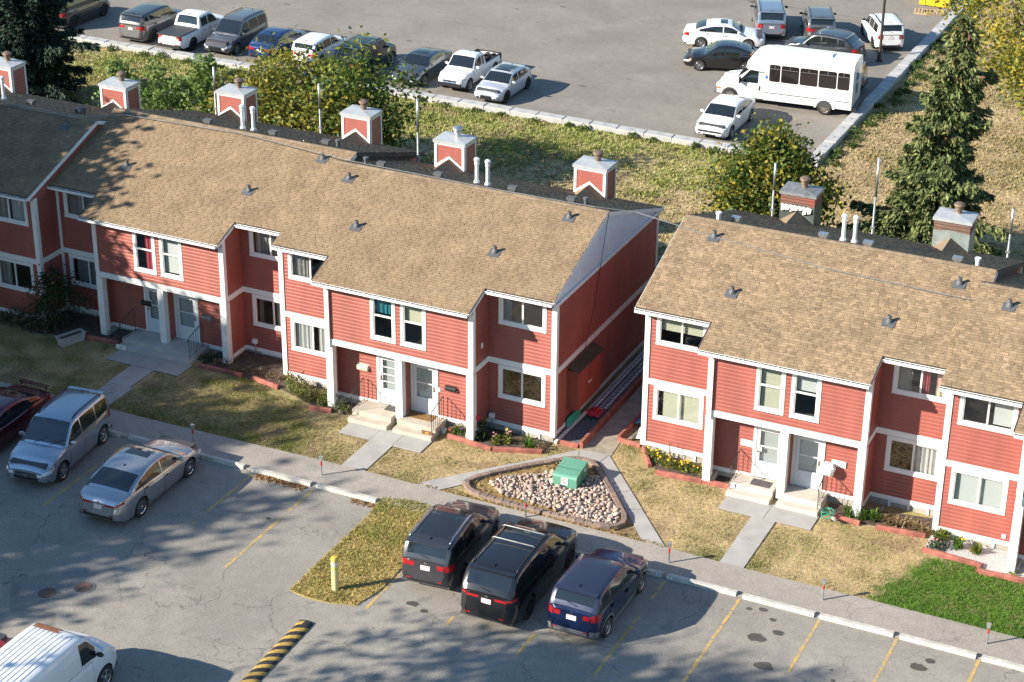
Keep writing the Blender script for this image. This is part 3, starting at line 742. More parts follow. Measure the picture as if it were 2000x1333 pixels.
    window(H, *RR, *upz, 0, 'slider', wins.get('ru')); window(H, *RR, *lowz, 0, 'slider', wins.get('rl'))
    window(H, *pu[0], *puz, YP, 'hung', wins.get('pl')); window(H, *pu[1], *puz, YP, 'hung', wins.get('pr'))
    for R in (RL, RR):
        window(H, R[0]+0.25, R[1]-0.2, -0.18, 0.27, 0.045, 'slider', None, trim=0.05, sill=False, name='basement_window')
        b = MB(); b.box(R[0]+0.1, R[0]+0.16, -0.55, 0.03, -0.3, 0.03); b.box(R[1]-0.1, R[1]-0.04, -0.55, 0.03, -0.3, 0.03); b.box(R[0]+0.16, R[1]-0.1, -0.55, -0.5, -0.3, 0.03); b.build('window_well', M('well_metal', (0.42, 0.42, 0.40), 0.6, metal=0.3, var=0.2), H)
    door(H, *DL, dz0, dz1, YD, 'r', doors[0]); door(H, *DR, dz0, dz1, YD, 'l', doors[1])
    # roof deck + soffits + gutters
    xl, xr = -lov, W+0.06; pe0, pe1 = p0-0.30, p1+0.06; ye, yep = -0.42, YP-0.42
    b = MB()
    def dk(x0, x1, y0, y1):
        b.face([(x0, y0, roof_z(y0)-0.0), (x1, y0, roof_z(y0)-0.0), (x1, y1, roof_z(y1)), (x0, y1, roof_z(y1))])
        b.face([(x0, y0, roof_z(y0)-0.16), (x0, y1, roof_z(y1)-0.16), (x1, y1, roof_z(y1)-0.16), (x1, y0, roof_z(y0)-0.16)])
    dk(xl, xr, ye, RIDGE_Y); dk(pe0, pe1, yep, ye); dk(xl, xr, RIDGE_Y, YE)
    b.build('roof_deck', SHB, H)
    sq = math.sqrt(1+SLOPE**2); up = np.array((0, 1/sq, SLOPE/sq))*0.125; nrm = np.array((0, -SLOPE/sq, 1/sq)); rows = []
    y = yep-0.03; dy = 0.125/sq
    while y < RIDGE_Y-0.05:
        x0, x1 = (pe0, pe1) if y < ye-0.03 else (xl, xr)
        rows.append(((x0-0.01, y, roof_z(y)+0.004), (x1+0.01, y, roof_z(y)+0.004), up, nrm)); y += dy
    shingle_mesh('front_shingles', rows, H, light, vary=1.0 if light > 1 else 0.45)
    sq = math.sqrt(1+BSLOPE**2); upb = np.array((0, -1/sq, BSLOPE/sq))*0.125; nb = np.array((0, BSLOPE/sq, 1/sq)); rows = []; y = YE+0.03; dy = 0.125/sq
    while y > RIDGE_Y+0.05:
        rows.append(((xl-0.01, y, roof_z(y)+0.004), (xr+0.01, y, roof_z(y)+0.004), upb, nb)); y -= dy
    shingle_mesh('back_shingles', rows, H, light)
    global CAPMESH
    if CAPMESH is None:
        CAPMESH = []
        for k in range(4):
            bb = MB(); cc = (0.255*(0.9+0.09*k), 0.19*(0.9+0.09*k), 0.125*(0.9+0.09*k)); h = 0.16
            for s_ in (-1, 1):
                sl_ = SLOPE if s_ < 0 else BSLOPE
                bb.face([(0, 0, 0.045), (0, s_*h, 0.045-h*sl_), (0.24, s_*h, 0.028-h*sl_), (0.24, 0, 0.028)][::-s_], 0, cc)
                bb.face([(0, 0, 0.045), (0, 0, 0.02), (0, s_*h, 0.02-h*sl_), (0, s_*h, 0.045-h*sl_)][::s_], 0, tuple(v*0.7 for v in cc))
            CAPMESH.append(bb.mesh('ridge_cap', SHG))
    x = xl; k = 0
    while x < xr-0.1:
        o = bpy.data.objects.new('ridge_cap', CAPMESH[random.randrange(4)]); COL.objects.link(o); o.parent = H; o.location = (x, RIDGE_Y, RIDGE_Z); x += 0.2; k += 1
    # fascia + rakes
    fz = 0.15
    def rake(x, y0, y1, s, mt=WHT):
        b = MB(); b.bar((x+s*0.015, y0, roof_z(y0)-fz/2-0.012), (x+s*0.015, y1, roof_z(y1)-fz/2-0.012), 0.03, fz); b.build('rake_board', mt, H)
    rake(xr, ye, RIDGE_Y, 1); rake(xr, RIDGE_Y, YE, 1, WHT if gmat is not DKM else DKM); rake(pe0, yep, ye, -1); rake(pe1, yep, ye, 1)
    if lrake: rake(xl, ye, RIDGE_Y, -1); rake(xl, RIDGE_Y, YE, -1)
    b = MB(); b.box(xl, xr, YE, YE+0.03, roof_z(YE)-fz, roof_z(YE)-0.02); b.build('fascia', WHT, H)
    if gmat is None:
        b = MB(); b.box(xr-0.02, xr+0.034, -0.34, YE-0.15, 5.50, 5.63); b.build('gable_band', WHT, H)
    b = MB()
    b.face([(xl, ye, roof_z(ye)-0.2), (xl, 0.0, roof_z(ye)-0.2), (xr, 0.0, roof_z(ye)-0.2), (xr, ye, roof_z(ye)-0.2)]); b.face([(pe0, yep, roof_z(yep)-0.19), (pe0, YP, roof_z(yep)-0.19), (pe1, YP, roof_z(yep)-0.19), (pe1, yep, roof_z(yep)-0.19)])
    b.build('soffit', WHT, H)
    def gutter(x0, x1, y, z):
        b = MB(); w, h = 0.125, 0.115
        b.box(x0, x1, y-w, y-w+0.012, z-h, z); b.box(x0, x1, y-w, y, z-h, z-h+0.012); b.box(x0, x0+0.012, y-w, y, z-h, z); b.box(x1-0.012, x1, y-w, y, z-h, z); b.box(x0, x1, y-0.012, y, z-h, z+0.01)
        g_ = b.build('gutter', WHT, H)
        b = MB(); b.box(x0+0.015, x1-0.015, y-w+0.014, y-0.0125, z-h+0.014, z-0.012); b.build('gutter_bed', DKG, g_)  # dark fill stands in for the shaded hollow of the open trough
        b = MB(); x = x0+0.35
        while x < x1-0.1: b.box(x-0.012, x+0.012, y-w-0.001, y+0.001, z-0.004, z+0.006); x += 0.62
        b.build('gutter_strap', WHT, g_, kind='stuff')
    gutter(xl, pe0, ye, roof_z(ye)-0.035); gutter(pe1, xr, ye, roof_z(ye)-0.035); gutter(pe0, pe1, yep, roof_z(yep)-0.035)
    # drip edge running up the side of the lower roof
    for xx in (pe1+0.035, pe0-0.035):
        b = MB(); b.bar((xx, yep, roof_z(yep)+0.005), (xx, ye, roof_z(ye)+0.005), 0.04, 0.025); b.build('drip_edge', DKG, H)
    # downspouts
    for x, sx in ((p0+0.12, 1), ):
        b = MB(); zt = roof_z(yep)-0.1
        b.bar((x, yep-0.06, zt-0.05), (x, YP-0.07, zt-0.22), 0.075, 0.055); b.box(x-0.04, x+0.04, YP-0.12, YP-0.062, ZB0-0.12, zt-0.2)
        b.build('downspout', WHT, H)
    for k, st in enumerate(chim):
        if st: chimney(H, (2.98, W-2.14)[k] if W > 11.1 else (3.05, W-1.95)[k], 9.33, 6.97, st)
    for v in vents: plumbing_vent(H, *v)
    for v in bvents: (pipe_vent if v[0] == 'p' else box_vent)(H, v[1], v[2], light=(len(v) > 3))
    for v in flues: white_flue(H, *v)
    H['_w'] = W
    return H, dict(p0=p0, p1=p1, pm=pm, W=W, DL=DL, DR=DR, RL=RL, RR=RR)

HB0, I0 = row_house('red sided row house block in dappled tree shade beside planter box', (-59.36, 57.6, -0.17), 0, 2.68, 5.94, 2.66,
    dict(lu=[('curd', 0, 1)], ll=[('curd', 0, .4)], ru=[('curd', 0, .45), ('curw', .55, 1)], rl=[('curd', 0, .3)]),
    vents=((10.27, 3.72), (4.5, 2.8)), bvents=(('b', 6.92, 5.71), ('b', 9.24, 5.9), ('p', 9.62, 5.75)), flues=((5.1, 5.68), (5.6, 5.6)), gmat=SID)
HB1, I1 = row_house('red sided row house block with joined porch steps and red curtain upstairs', (-48.08, 59.0, -0.12), 0, 2.68, 5.94, 2.66,
    dict(lu=[('curd', 0, .5), ('curd', .5, 1)], ll=[('curd', .1, 1)], ru=[('curd', .05, .8)], rl=[('curd', .55, 1)], pl=[('curr', .45, 1)], pr=[('blindw', 0, 1, .05)]),
    vents=((2.58, 1.35), (8.31, 1.28), (10.24, 3.66)), bvents=(('b', 4.02, 5.04), ('b', 7.02, 5.2), ('b', 9.36, 5.4), ('p', 9.94, 5.35)), flues=((5.41, 5.47), (5.89, 5.52)), doors=('two', 'two'), gmat=DKM)
HB2, I2 = row_house('red sided row house block with blue grey gable above narrow passage', (-36.8, 57.6, 0), 0, 2.68, 5.94, 2.66,
    dict(lu=[('curd', 0, .45)], ll=[('curw', .02, .45), ('curw', .62, 1)], ru=[('curd', .0, .2)], rl=None, pl=[('teal', 0, 1, .6)], pr=[('blindc', 0, 1, .55)]),
    vents=((1.01, 3.53), (2.61, 1.24), (8.24, 1.33), (10.1, 3.67)), bvents=(('b', 3.92, 5.26), ('b', 7.07, 5.24), ('b', 9.45, 5.31), ('p', 10.11, 5.14), ('b', 1.45, 5.26), ('p', 0.89, 5.05)), flues=((5.35, 5.68), (5.86, 5.58)), doors=('grid', 'two'))
HB3, I3 = row_house('red sided row house block with torn weathered chimney and cream blinds', (-22.47, 58.55, 0), math.radians(0.64), 2.8, 5.55, 2.55,
    dict(lu=[('blindc', 0, 1, .42)], ll=[('blindc', .12, 1)], ru=[('curd', 0, .3), ('curr', .52, .66), ('curp', .8, 1)], rl=[('curw', .5, 1)], pl=[('blindc', 0, 1)], pr=[('blindw', 0, 1, .6)]),
    chim=('torn', 'worn'), vents=((1.1, 3.5), (2.67, 1.06), (8.19, 1.1), (9.93, 3.4)), bvents=(('b', 1.31, 5.2, 1), ('b', 4.69, 4.85, 1), ('b', 6.34, 4.75, 1), ('b', 9.48, 4.85, 1), ('p', 0.8, 4.75, 1), ('p', 10.19, 4.8, 1)), flues=((5.37, 5.0), (5.77, 5.05)), light=1.06, lov=0.3, lrake=True, gmat=DKM)
HB4, I4 = row_house('red sided row house block with white gravel bed and white blinds', (-11.55, 57.45, 0), math.radians(0.64), 2.75, 5.6, 2.6,
    dict(lu=[('blindw', .6, 1, .05)], ll=[('blindw', 0, 1)], ru=None, rl=None),
    vents=((0.95, 3.5), (3.0, 1.3)), flues=(), light=1.06, lov=0.25)
# ================================================================ VEHICLES
def pchip(xs, ys):
    xs = np.array(xs, float); ys = np.array(ys, float); h = np.diff(xs); d = np.diff(ys)/h; mm = np.zeros(len(xs))
    for i in range(1, len(xs)-1):
        if d[i-1]*d[i] > 0:
            w1, w2 = 2*h[i]+h[i-1], h[i]+2*h[i-1]; mm[i] = (w1+w2)/(w1/d[i-1]+w2/d[i])
    mm[0], mm[-1] = d[0], d[-1]
    def f(x):
        x = min(max(x, xs[0]), xs[-1]); i = min(max(int(np.searchsorted(xs, x)-1), 0), len(xs)-2); t = (x-xs[i])/h[i]
        return (2*t**3-3*t**2+1)*ys[i]+(t**3-2*t**2+t)*h[i]*mm[i]+(-2*t**3+3*t**2)*ys[i+1]+(t**3-t**2)*h[i]*mm[i+1]
    return f
TYRE = M('tyre', (0.022, 0.022, 0.023), 0.85, var=0.2, vscale=12); RIMS = M('rim_silver', (0.55, 0.56, 0.58), 0.28, metal=0.9); RIMB = M('rim_black', (0.03, 0.03, 0.032), 0.35, metal=0.5)
RIMD = M('rim_dark', (0.06, 0.06, 0.065), 0.5)
CGL = M('car_glass', (0.012, 0.016, 0.018), 0.03, spec=0.9, coat=0.3)
REDL = M('red_lamp', (0.33, 0.01, 0.016), 0.15, coat=0.5); CLRL = M('clear_lamp', (0.66, 0.68, 0.69), 0.15, metal=0.0, coat=0.6); AMB = M('amber_lamp', (0.65, 0.20, 0.02), 0.2, coat=0.4)
CHR = M('chrome', (0.68, 0.69, 0.70), 0.12, metal=1.0); PLT = M('licence_plate', (0.70, 0.69, 0.68), 0.5, ramp2=(0.55, 0.34, 0.36), vscale=14); GRL = M('grille_black', (0.015, 0.015, 0.016), 0.5, var=0.5, vscale=30)
CLAD = M('grey_cladding', (0.17, 0.175, 0.18), 0.55); BEDL = M('bed_liner', (0.03, 0.03, 0.032), 0.75, var=0.2, vscale=9); TONN = M('tonneau_vinyl', (0.045, 0.045, 0.047), 0.55)
def paint(name, c, metal=0.25, rough=0.28): return M('paint_'+name, c, rough, metal=metal, coat=1.0, spec=0.5)

WHEELS = {}
def wheel_mesh(r, w, style, rim):
    key = (round(r, 3), round(w, 3), style, rim.name)
    if key in WHEELS: return WHEELS[key]
    b = MB(); b.lathe([(r*0.66, -w/2), (r*0.93, -w/2), (r, -w*0.36), (r, w*0.36), (r*0.93, w/2), (r*0.66, w/2), (r*0.63, w*0.3)], 28, axis='y')
    ty = b.mesh('tyre', TYRE, smooth=True); ty.set_sharp_from_angle(angle=math.radians(50))
    b = MB(); b.lathe([(r*0.67, w*0.46), (r*0.64, w*0.5), (r*0.60, w*0.46), (r*0.58, w*0.25)], 28, axis='y')
    n = {'five': 5, 'six': 6, 'ten': 10, 'steel': 8, 'seven': 7}[style]
    for k in range(n):
        t = 2*math.pi*k/n; c, s = math.cos(t), math.sin(t); wi = {5: 0.16, 6: 0.13, 7: 0.11, 8: 0.16, 10: 0.07}[n]*r
        a0, a1 = r*0.10, r*0.62
        P = lambda q, o, y: (q*c-o*s, y, q*s+o*c)
        for sgn in (1,):
            b.face([P(a0, -wi*0.8, w*0.47), P(a1, -wi*0.6, w*0.44), P(a1, wi*0.6, w*0.44), P(a0, wi*0.8, w*0.47)][::-1])
            b.face([P(a0, -wi*0.8, w*0.47), P(a0, -wi*0.8, w*0.36), P(a1, -wi*0.6, w*0.33), P(a1, -wi*0.6, w*0.44)][::-1]); b.face([P(a0, wi*0.8, w*0.47), P(a1, wi*0.6, w*0.44), P(a1, wi*0.6, w*0.33), P(a0, wi*0.8, w*0.36)][::-1])
    b.lathe([(0.0, w*0.5), (r*0.1, w*0.5), (r*0.16, w*0.46), (r*0.16, w*0.3)], 14, axis='y')
    rm = b.mesh('rim', rim)
    b = MB(); b.lathe([(0.0, w*0.22), (r*0.63, w*0.22), (r*0.63, w*0.05)], 24, axis='y'); br = b.mesh('brake_shadow', RIMD)  # dark disc stands in for the shade behind the spokes
    WHEELS[key] = (ty, rm, br); return WHEELS[key]

def car(label, x, y, heading, col, kind='suv', L=4.6, W=1.85, H=1.68, wb=2.66, fo=0.9, rw=0.34, scale=1.0, rim=RIMS, spokes='five', group=None, cat='car', name='parked_car', **k):
    """heading: direction of the front in degrees from +X. Body = lofted lower shell + greenhouse with separate panes"""
    K = dict(hood0=0.74, hood1=1.0, belt=0.98, belt1=None, deck=None, cowl=None, wst=None, rrt=None, rgb=None, tumble=0.80, zb=0.24, rails=None, sunroof=None, pano=False, grille='bar', lamps='wrap', clad=None,
             glass=True, spoiler=False, roofcol=None, bars=False, plate_front=False, ribs=False, tail='wrap', doors=4, fend=None, mirror=None, hoodcol=None, bumper=None, trimc=None, ant=True)
    K.update(k)
    R = thing(name, label, cat, (x, y, 0.016), math.radians(heading), group, scale)
    xf, xr = wb/2+fo, -(L-wb/2-fo); w = W/2; zb0 = K['zb']
    cowl = K['cowl'] if K['cowl'] is not None else wb/2-0.30
    wst = K['wst'] if K['wst'] is not None else cowl-0.75
    sed = kind in ('sedan', 'coupe')
    deckz = K['deck'] if K['deck'] is not None else K['belt']+0.06
    rrt = K['rrt'] if K['rrt'] is not None else (-wb/2+0.35 if sed else xr+0.42)
    rgb = K['rgb'] if K['rgb'] is not None else (-wb/2-0.45 if sed else xr+0.10)
    belt1 = K['belt1'] if K['belt1'] is not None else K['belt']+0.05
    if kind == 'pickup': rgb = K['rgb']; rrt = K['rrt']; deckz = K['deck']
    # centre line height of the lower shell
    kx = [xr, xr+0.06, xr+0.25]; kz = [deckz-0.16, deckz-0.05, deckz] if sed else [belt1-0.06, belt1, belt1+0.01]
    if kind == 'pickup': kz = [deckz-0.01, deckz, deckz]
    kx += [rgb+0.15 if rgb+0.15 > xr+0.3 else xr+0.4]; kz += [deckz+0.02 if sed else (deckz if kind == 'pickup' else belt1)]
    kx += [0.0, cowl-0.05, cowl+0.1, (cowl+xf)/2+0.1, xf-0.32, xf-0.08, xf]
    hm = (K['hood0']+K['hood1'])/2+0.07
    kz += [K['belt'], K['belt']-0.01, K['hood1'], hm, K['hood0']+0.04, K['hood0']-0.03, K['hood0']-0.12]
    zc = pchip(kx, kz)
    drop = pchip([xr, xr+0.4, rgb+0.2 if rgb+0.2 > xr+0.5 else xr+0.6, 0, cowl, cowl+0.3, xf-0.3, xf], [0.03, 0.05, 0.02, 0.0, 0.0, 0.09, 0.10, 0.05])
    zs = lambda q: zc(q)-drop(q)
    pw = pchip([xr, xr+0.05, xr+0.16, xr+0.5, xr+1.0, 0, xf-1.1, xf-0.55, xf-0.22, xf-0.07, xf], [0.66, 0.79, 0.885, 0.965, 0.995, 1.0, 0.995, 0.965, 0.90, 0.82, 0.70])
    zbe = pchip([xr, xr+0.12, xr+0.35, 0, xf-0.4, xf-0.15, xf], [zb0+0.14, zb0+0.06, zb0, zb0-0.03, zb0, zb0+0.03, zb0+0.09])
    Ra = rw+0.055
    def bottom(q):
        z = zbe(q)
        for c in (wb/2, -wb/2):
            d = abs(q-c)
            if d < Ra: z = max(z, rw+math.sqrt(max(0, Ra*Ra-d*d)))
        return z
    side = pchip([-0.3, 0.0, 0.18, 0.5, 0.72, 0.9, 1.0], [0.93, 0.945, 0.975, 1.0, 0.995, 0.975, 0.945])
    def bodypt(q, f):
        """f 0..1 up the side, 1..2 across the top to the centre line"""
        W_ = w*pw(q); Zs, Zc = zs(q), zc(q)
        if f <= 1:
            zb = bottom(q); z = zb+(Zs-zb)*f; fr = (z-zbe(q))/(Zs-zbe(q)); return np.array((q, W_*side(fr), z))
        g = f-1; yy = W_*0.945*(1-g)**0.85 if g < 1 else 0.0
        return np.array((q, yy, Zs+(Zc-Zs)*math.sin(min(1, g*1.0)*math.pi/2)**0.8))
    def slant(q, z):
        """nose and tail lean inwards above the bumper line"""
        zt = 0.42*max(0.0, min(1.0, (z-0.60)/0.06))+0.58*max(0.0, min(1.0, (z-0.64)/0.5)); k = max(0.0, 1-(q-xr)/0.55)*K.get('tail_slant', 0.14)-max(0.0, 1-(xf-q)/0.5)*0.08; zl = max(0.0, min(1.0, (0.5-z)/0.3))
        return q+k*zt+(0.05*max(0.0, 1-(q-xr)/0.4)-0.05*max(0.0, 1-(xf-q)/0.4))*zl
    _bp = bodypt
    def bodypt(q, f):
        p = _bp(q, f); return np.array((slant(q, p[2]), p[1], p[2]))
    fs = [0, 0.12, 0.3, 0.5, 0.7, 0.86, 1.0, 1.12, 1.3, 1.55, 1.8, 2.0]
    st = list(np.linspace(xr, xr+0.35, 6))+list(np.linspace(xr+0.35, xf-0.4, 26))+list(np.linspace(xf-0.4, xf, 7))
    for c in (wb/2, -wb/2): st += [c-Ra-0.004, c+Ra+0.004]+[c+Ra*math.sin(t) for t in np.linspace(-math.pi/2, math.pi/2, 13)]
    st = sorted(set(np.round([q for q in st if xr <= q <= xf], 4)))
    b = MB(); grid = []
    for q in st:
        row = [bodypt(q, f) for f in fs]; full = [tuple(p) for p in row]+[(p[0], -p[1], p[2]) for p in row[-2::-1]]
        base = len(b.v); b.v += full; grid.append(base)
    nc = 2*len(fs)-1
    bedx = None
    if kind == 'pickup': bedx = (xr+0.06, rgb-0.06)
    for i in range(len(st)-1):
        for j in range(nc-1):
            if bedx and bedx[0] < (st[i]+st[i+1])/2 < bedx[1] and 7 <= j <= nc-9: continue
            b.f.append((grid[i]+j, grid[i+1]+j, grid[i+1]+j+1, grid[i]+j+1)); b.mi.append(0); b.c.append(None)
    b.f.append(tuple(grid[-1]+j for j in range(nc))[::-1][::-1]); b.mi.append(0); b.c.append(None)
    b.f.append(tuple(grid[0]+j for j in range(nc))[::-1]); b.mi.append(0); b.c.append(None)
    body = b.build('body', col, R, smooth=True, sharp=38)
    # underbody so that no light shows below
    b = MB(); b.box(xr+0.12, xf-0.12, -w*0.86, w*0.86, zb0+0.02, zb0+0.1); b.box(xr+0.2, xf-0.2, -w*0.72, w*0.72, zb0+0.1, min(0.85, K['belt']-0.1)); b.build('underbody', RIMD, R)
    # ---------------- greenhouse
    top = H; tb = K['tumble']
    prof = pchip([rgb, rgb+0.25*(rrt-rgb), rrt, rrt+0.3*(wst-rrt), rrt+0.7*(wst-rrt), wst, wst+0.55*(cowl-wst), cowl], None or
                 [zc(rgb)-0.01, zc(rgb)+0.30*(top-zc(rgb)), top-(0.10 if sed else 0.05), top-0.012, top, top-0.055, (top-0.055)*0.47+zc(cowl)*0.53, zc(cowl)-0.01])
    wbelt = lambda q: w*pw(q)*0.945
    def wedge(q):
        z = prof(q); f = max(0, min(1, (z-zc(q))/(top-K['belt']))); return wbelt(q)*(1-f)+w*tb*f
    ts = sorted(set(np.round(list(np.linspace(rgb, rrt, 8))+list(np.linspace(rrt, wst, 12))+list(np.linspace(wst, cowl, 9)), 4)))
    b = MB(); rows = []
    for q in ts:
        z = prof(q); ye = wedge(q); zl = min(zs(q), z)-0.02; base = len(b.v)
        half = [(q, wbelt(q)+0.0, zl), (q, wbelt(q)*0.55+ye*0.45+0.012, zl*0.55+(z-0.03)*0.45), (q, ye+0.004, z-0.045), (q, ye-0.03, z-0.012), (q, ye*0.75, z+0.012), (q, ye*0.4, z+0.024), (q, 0, z+0.028)]
        b.v += half+[(p[0], -p[1], p[2]) for p in half[-2::-1]]; rows.append(base)
    m_ = 13
    for i in range(len(ts)-1):
        for j in range(m_-1): b.f.append((rows[i]+j, rows[i+1]+j, rows[i+1]+j+1, rows[i]+j+1)); b.mi.append(0); b.c.append(None)
    b.f.append(tuple(rows[0]+j for j in range(m_))[::-1]); b.mi.append(0); b.c.append(None); b.f.append(tuple(rows[-1]+j for j in range(m_))); b.mi.append(0); b.c.append(None)
    b.build('cabin', K['roofcol'] or col, R, smooth=True, sharp=42)
    def gh_side(q, f, off=0.006):
        z = prof(q); ye = wedge(q); zl = min(zs(q), z)-0.02
        if f < 0.45: t = f/0.45; p = ((wbelt(q))*(1-t)+(wbelt(q)*0.55+ye*0.45+0.012)*t, zl*(1-t)+(zl*0.55+(z-0.03)*0.45)*t)
        else: t = (f-0.45)/0.55; p = ((wbelt(q)*0.55+ye*0.45+0.012)*(1-t)+(ye+0.004)*t, (zl*0.55+(z-0.03)*0.45)*(1-t)+(z-0.045)*t)
        return (q, p[0]+off, p[1])
    def side_pane(x0, x1):
        n = 8; xs = np.linspace(x0, x1, n+1)
        for sg in (1, -1):
            b = MB()
            for i in range(n):
                A, B = xs[i], xs[i+1]
                for f0, f1 in ((0.10, 0.45), (0.45, 0.90)):
                    hA = prof(A)-zs(A); hB = prof(B)-zs(B)
                    if hA < 0.1 and hB < 0.1: continue
                    q = [gh_side(A, f0), gh_side(B, f0), gh_side(B, f1), gh_side(A, f1)]
                    q = [(p[0], p[1]*sg, p[2]) for p in q]; b.face(q[::-sg])
            if b.f: b.build('side_window', CGL, R, smooth=True)
    def top_pane(q0, q1, name, mat, inset=0.06, off=0.007, n=7):
        b = MB(); qs = np.linspace(q0, q1, n+1)
        def pt(q, f, dq=1e-3):
            z = prof(q); ye = wedge(q)-inset
            yy = ye*f; a = abs(f); zz = z+0.024*(1-a*a)
            dz = (prof(q+dq)-prof(q-dq))/(2*dq); nn = np.array((-dz, 0, 1.0)); nn /= np.linalg.norm(nn)
            return tuple(np.array((q, yy, zz))+nn*off)
        fsx = np.linspace(-1, 1, 7)
        for i in range(n):
            for j in range(6): b.face([pt(qs[i], fsx[j]), pt(qs[i+1], fsx[j]), pt(qs[i+1], fsx[j+1]), pt(qs[i], fsx[j+1])][::-1])
        return b.build(name, mat, R, smooth=True)
    if K['glass']:
        top_pane(cowl-0.06*(cowl-wst)-0.02, wst+0.05, 'windscreen', CGL)
        d = rrt-rgb
        top_pane(rgb+(0.10 if sed else 0.20)*d, rrt-0.12*d, 'rear_window', CGL, inset=0.10 if sed else 0.14)
        x_a = cowl-0.22*(cowl-wst)-0.08; x_z = rgb+0.35*d if sed else rgb+0.55*d+0.10
        cuts = K.get('pillars')
        if cuts is None:
            if doors_n(K) == 2: cuts = [x_a, 0.1-wb*0.10, x_z]
            else: cuts = [x_a, -0.08, -wb/2+0.30, x_z] if not sed else [x_a, -0.12, x_z]
        for i in range(len(cuts)-1): side_pane(cuts[i]-0.035, cuts[i+1]+0.035)
    if K['sunroof']: top_pane(K['sunroof'][0], K['sunroof'][1], 'sunroof', CGL, inset=0.2, off=0.01, n=4)
    if K['pano']: top_pane(wst-0.12, rrt+0.25, 'panoramic_roof', M('black_roof_glass', (0.018, 0.02, 0.021), 0.12, coat=0.5), inset=0.13, off=0.008, n=6)
    if K['ribs']:
        for f in np.linspace(-0.72, 0.72, K['ribs']):
            b = MB(); pts = [(q, wedge(q)*f, prof(q)+0.024*(1-f*f)+0.008) for q in np.linspace(rrt+0.1, wst-0.2, 6)]
            for A, B in zip(pts[:-1], pts[1:]): b.bar(A, B, 0.03, 0.02)
            b.build('roof_rib', K['roofcol'] or col, R)
    if K['rails']:
        for sg in (1, -1):
            b = MB(); b.tube([(q, sg*(wedge(q)-0.09), prof(q)+(0.015 if e in (0, 8) else 0.06)) for e, q in enumerate(np.linspace(rrt+0.05, wst-0.15, 9))], 0.022, 8); b.build('roof_rail', K['rails'], R, smooth=True)
    if K['bars']:
        for q in (rrt+0.55*(wst-rrt)*1.0, rrt+0.86*(wst-rrt)*1.0):
            b = MB(); ww_ = wedge(q)-0.08; b.tube([(q, -ww_, prof(q)+0.07), (q, -ww_*0.9, prof(q)+0.11), (q, ww_*0.9, prof(q)+0.11), (q, ww_, prof(q)+0.07)], 0.02, 8); b.build('cross_bar', K['bars'], R, smooth=True)
    if K['ant']:
        b = MB(); q = rrt+0.14; b.face([(q-0.06, 0.015, prof(q)+0.02), (q+0.09, 0.0, prof(q)+0.025), (q-0.07, 0.0, prof(q)+0.09)]); b.face([(q-0.06, -0.015, prof(q)+0.02), (q-0.07, 0, prof(q)+0.09), (q+0.09, 0.0, prof(q)+0.025)]); b.build('antenna', BLKP, R)
    # ---------------- patches laid on the shell
    def patch(nm, x0, x1, f0, f1, mat, off=0.006, nx=6, nf=3, both=True, parent=R):
        for sg in ((1, -1) if both else (1,)):
            b = MB(); xs = np.linspace(x0, x1, nx+1); ff = np.linspace(f0, f1, nf+1)
            P = [[bodypt(q, f) for f in ff] for q in xs]
            for i in range(nx):
                for j in range(nf):
                    q = [P[i][j], P[i+1][j], P[i+1][j+1], P[i][j+1]]
                    nn = np.cross(q[1]-q[0], q[3]-q[0]); nn = nn/(np.linalg.norm(nn)+1e-9); nn = nn if nn[1] >= -0.01 or nn[2] > 0.5 else -nn
                    q = [(p+nn*off) for p in q]; q = [(p[0], p[1]*sg, p[2]) for p in q]; b.face(q[::sg])
            b.build(nm, mat, parent, smooth=True)
    def flat(nm, end, y0, y1, z0, z1, mat, off=0.006, both=True, parent=R, top_in=0.0):
        """plate on the flat nose or tail"""
        X_ = lambda z: (slant(xf, z)+off) if end > 0 else (slant(xr, z)-off)
        for sg in ((1, -1) if both else (1,)):
            b = MB(); q = [(X_(z0), y0*sg, z0), (X_(z0), y1*sg, z0), (X_(z1), (y1-top_in)*sg, z1), (X_(z1), (y0 if both else y0+top_in)*sg, z1)]
            b.face(q[::sg*int(math.copysign(1, end))]); b.build(nm, mat, parent)
    if kind != 'bus':
        GAP = M('panel_gap', (0.012, 0.012, 0.012), 0.8)
        hx = {4: [(wb/2-Ra-0.10, -0.10), (-0.12, -wb/2+ (0.20 if sed else 0.12))], 2: [(wb/2-Ra-0.08, -0.42)]}[doors_n(K)]
        if kind == 'pickup': hx = [(wb/2-Ra-0.10, K['pillars'][1]), (K['pillars'][1]-0.02, max(K['pillars'][-1]-0.02, -wb/2+Ra+0.08))]
        for x1, x0 in hx:
            for sg in (1, -1):
                pass
            patch('door_gap', x0-0.012, x1+0.012, 0.13, 0.985, GAP, 0.003, nx=8, nf=5)
            n0 = len(R.children)
            patch('door', x0, x1, 0.145, 0.975, col, 0.0055, nx=8, nf=5)
            for dd in list(R.children)[n0:]:
                sg = 1 if dd.data.vertices[0].co.y > 0 else -1
                p = bodypt(x0+0.14, 0.80); b = MB(); b.box(p[0]-0.09, p[0]+0.09, sg*(p[1]+0.006), sg*(p[1]+0.035), p[2]-0.012, p[2]+0.014); b.build('handle', K.get('handle') or col, dd)
        if K['trimc']: patch('window_trim', hx[-1][1]+0.02, hx[0][0]-0.15, 0.975, 0.998, K['trimc'], 0.009, nx=8, nf=1)
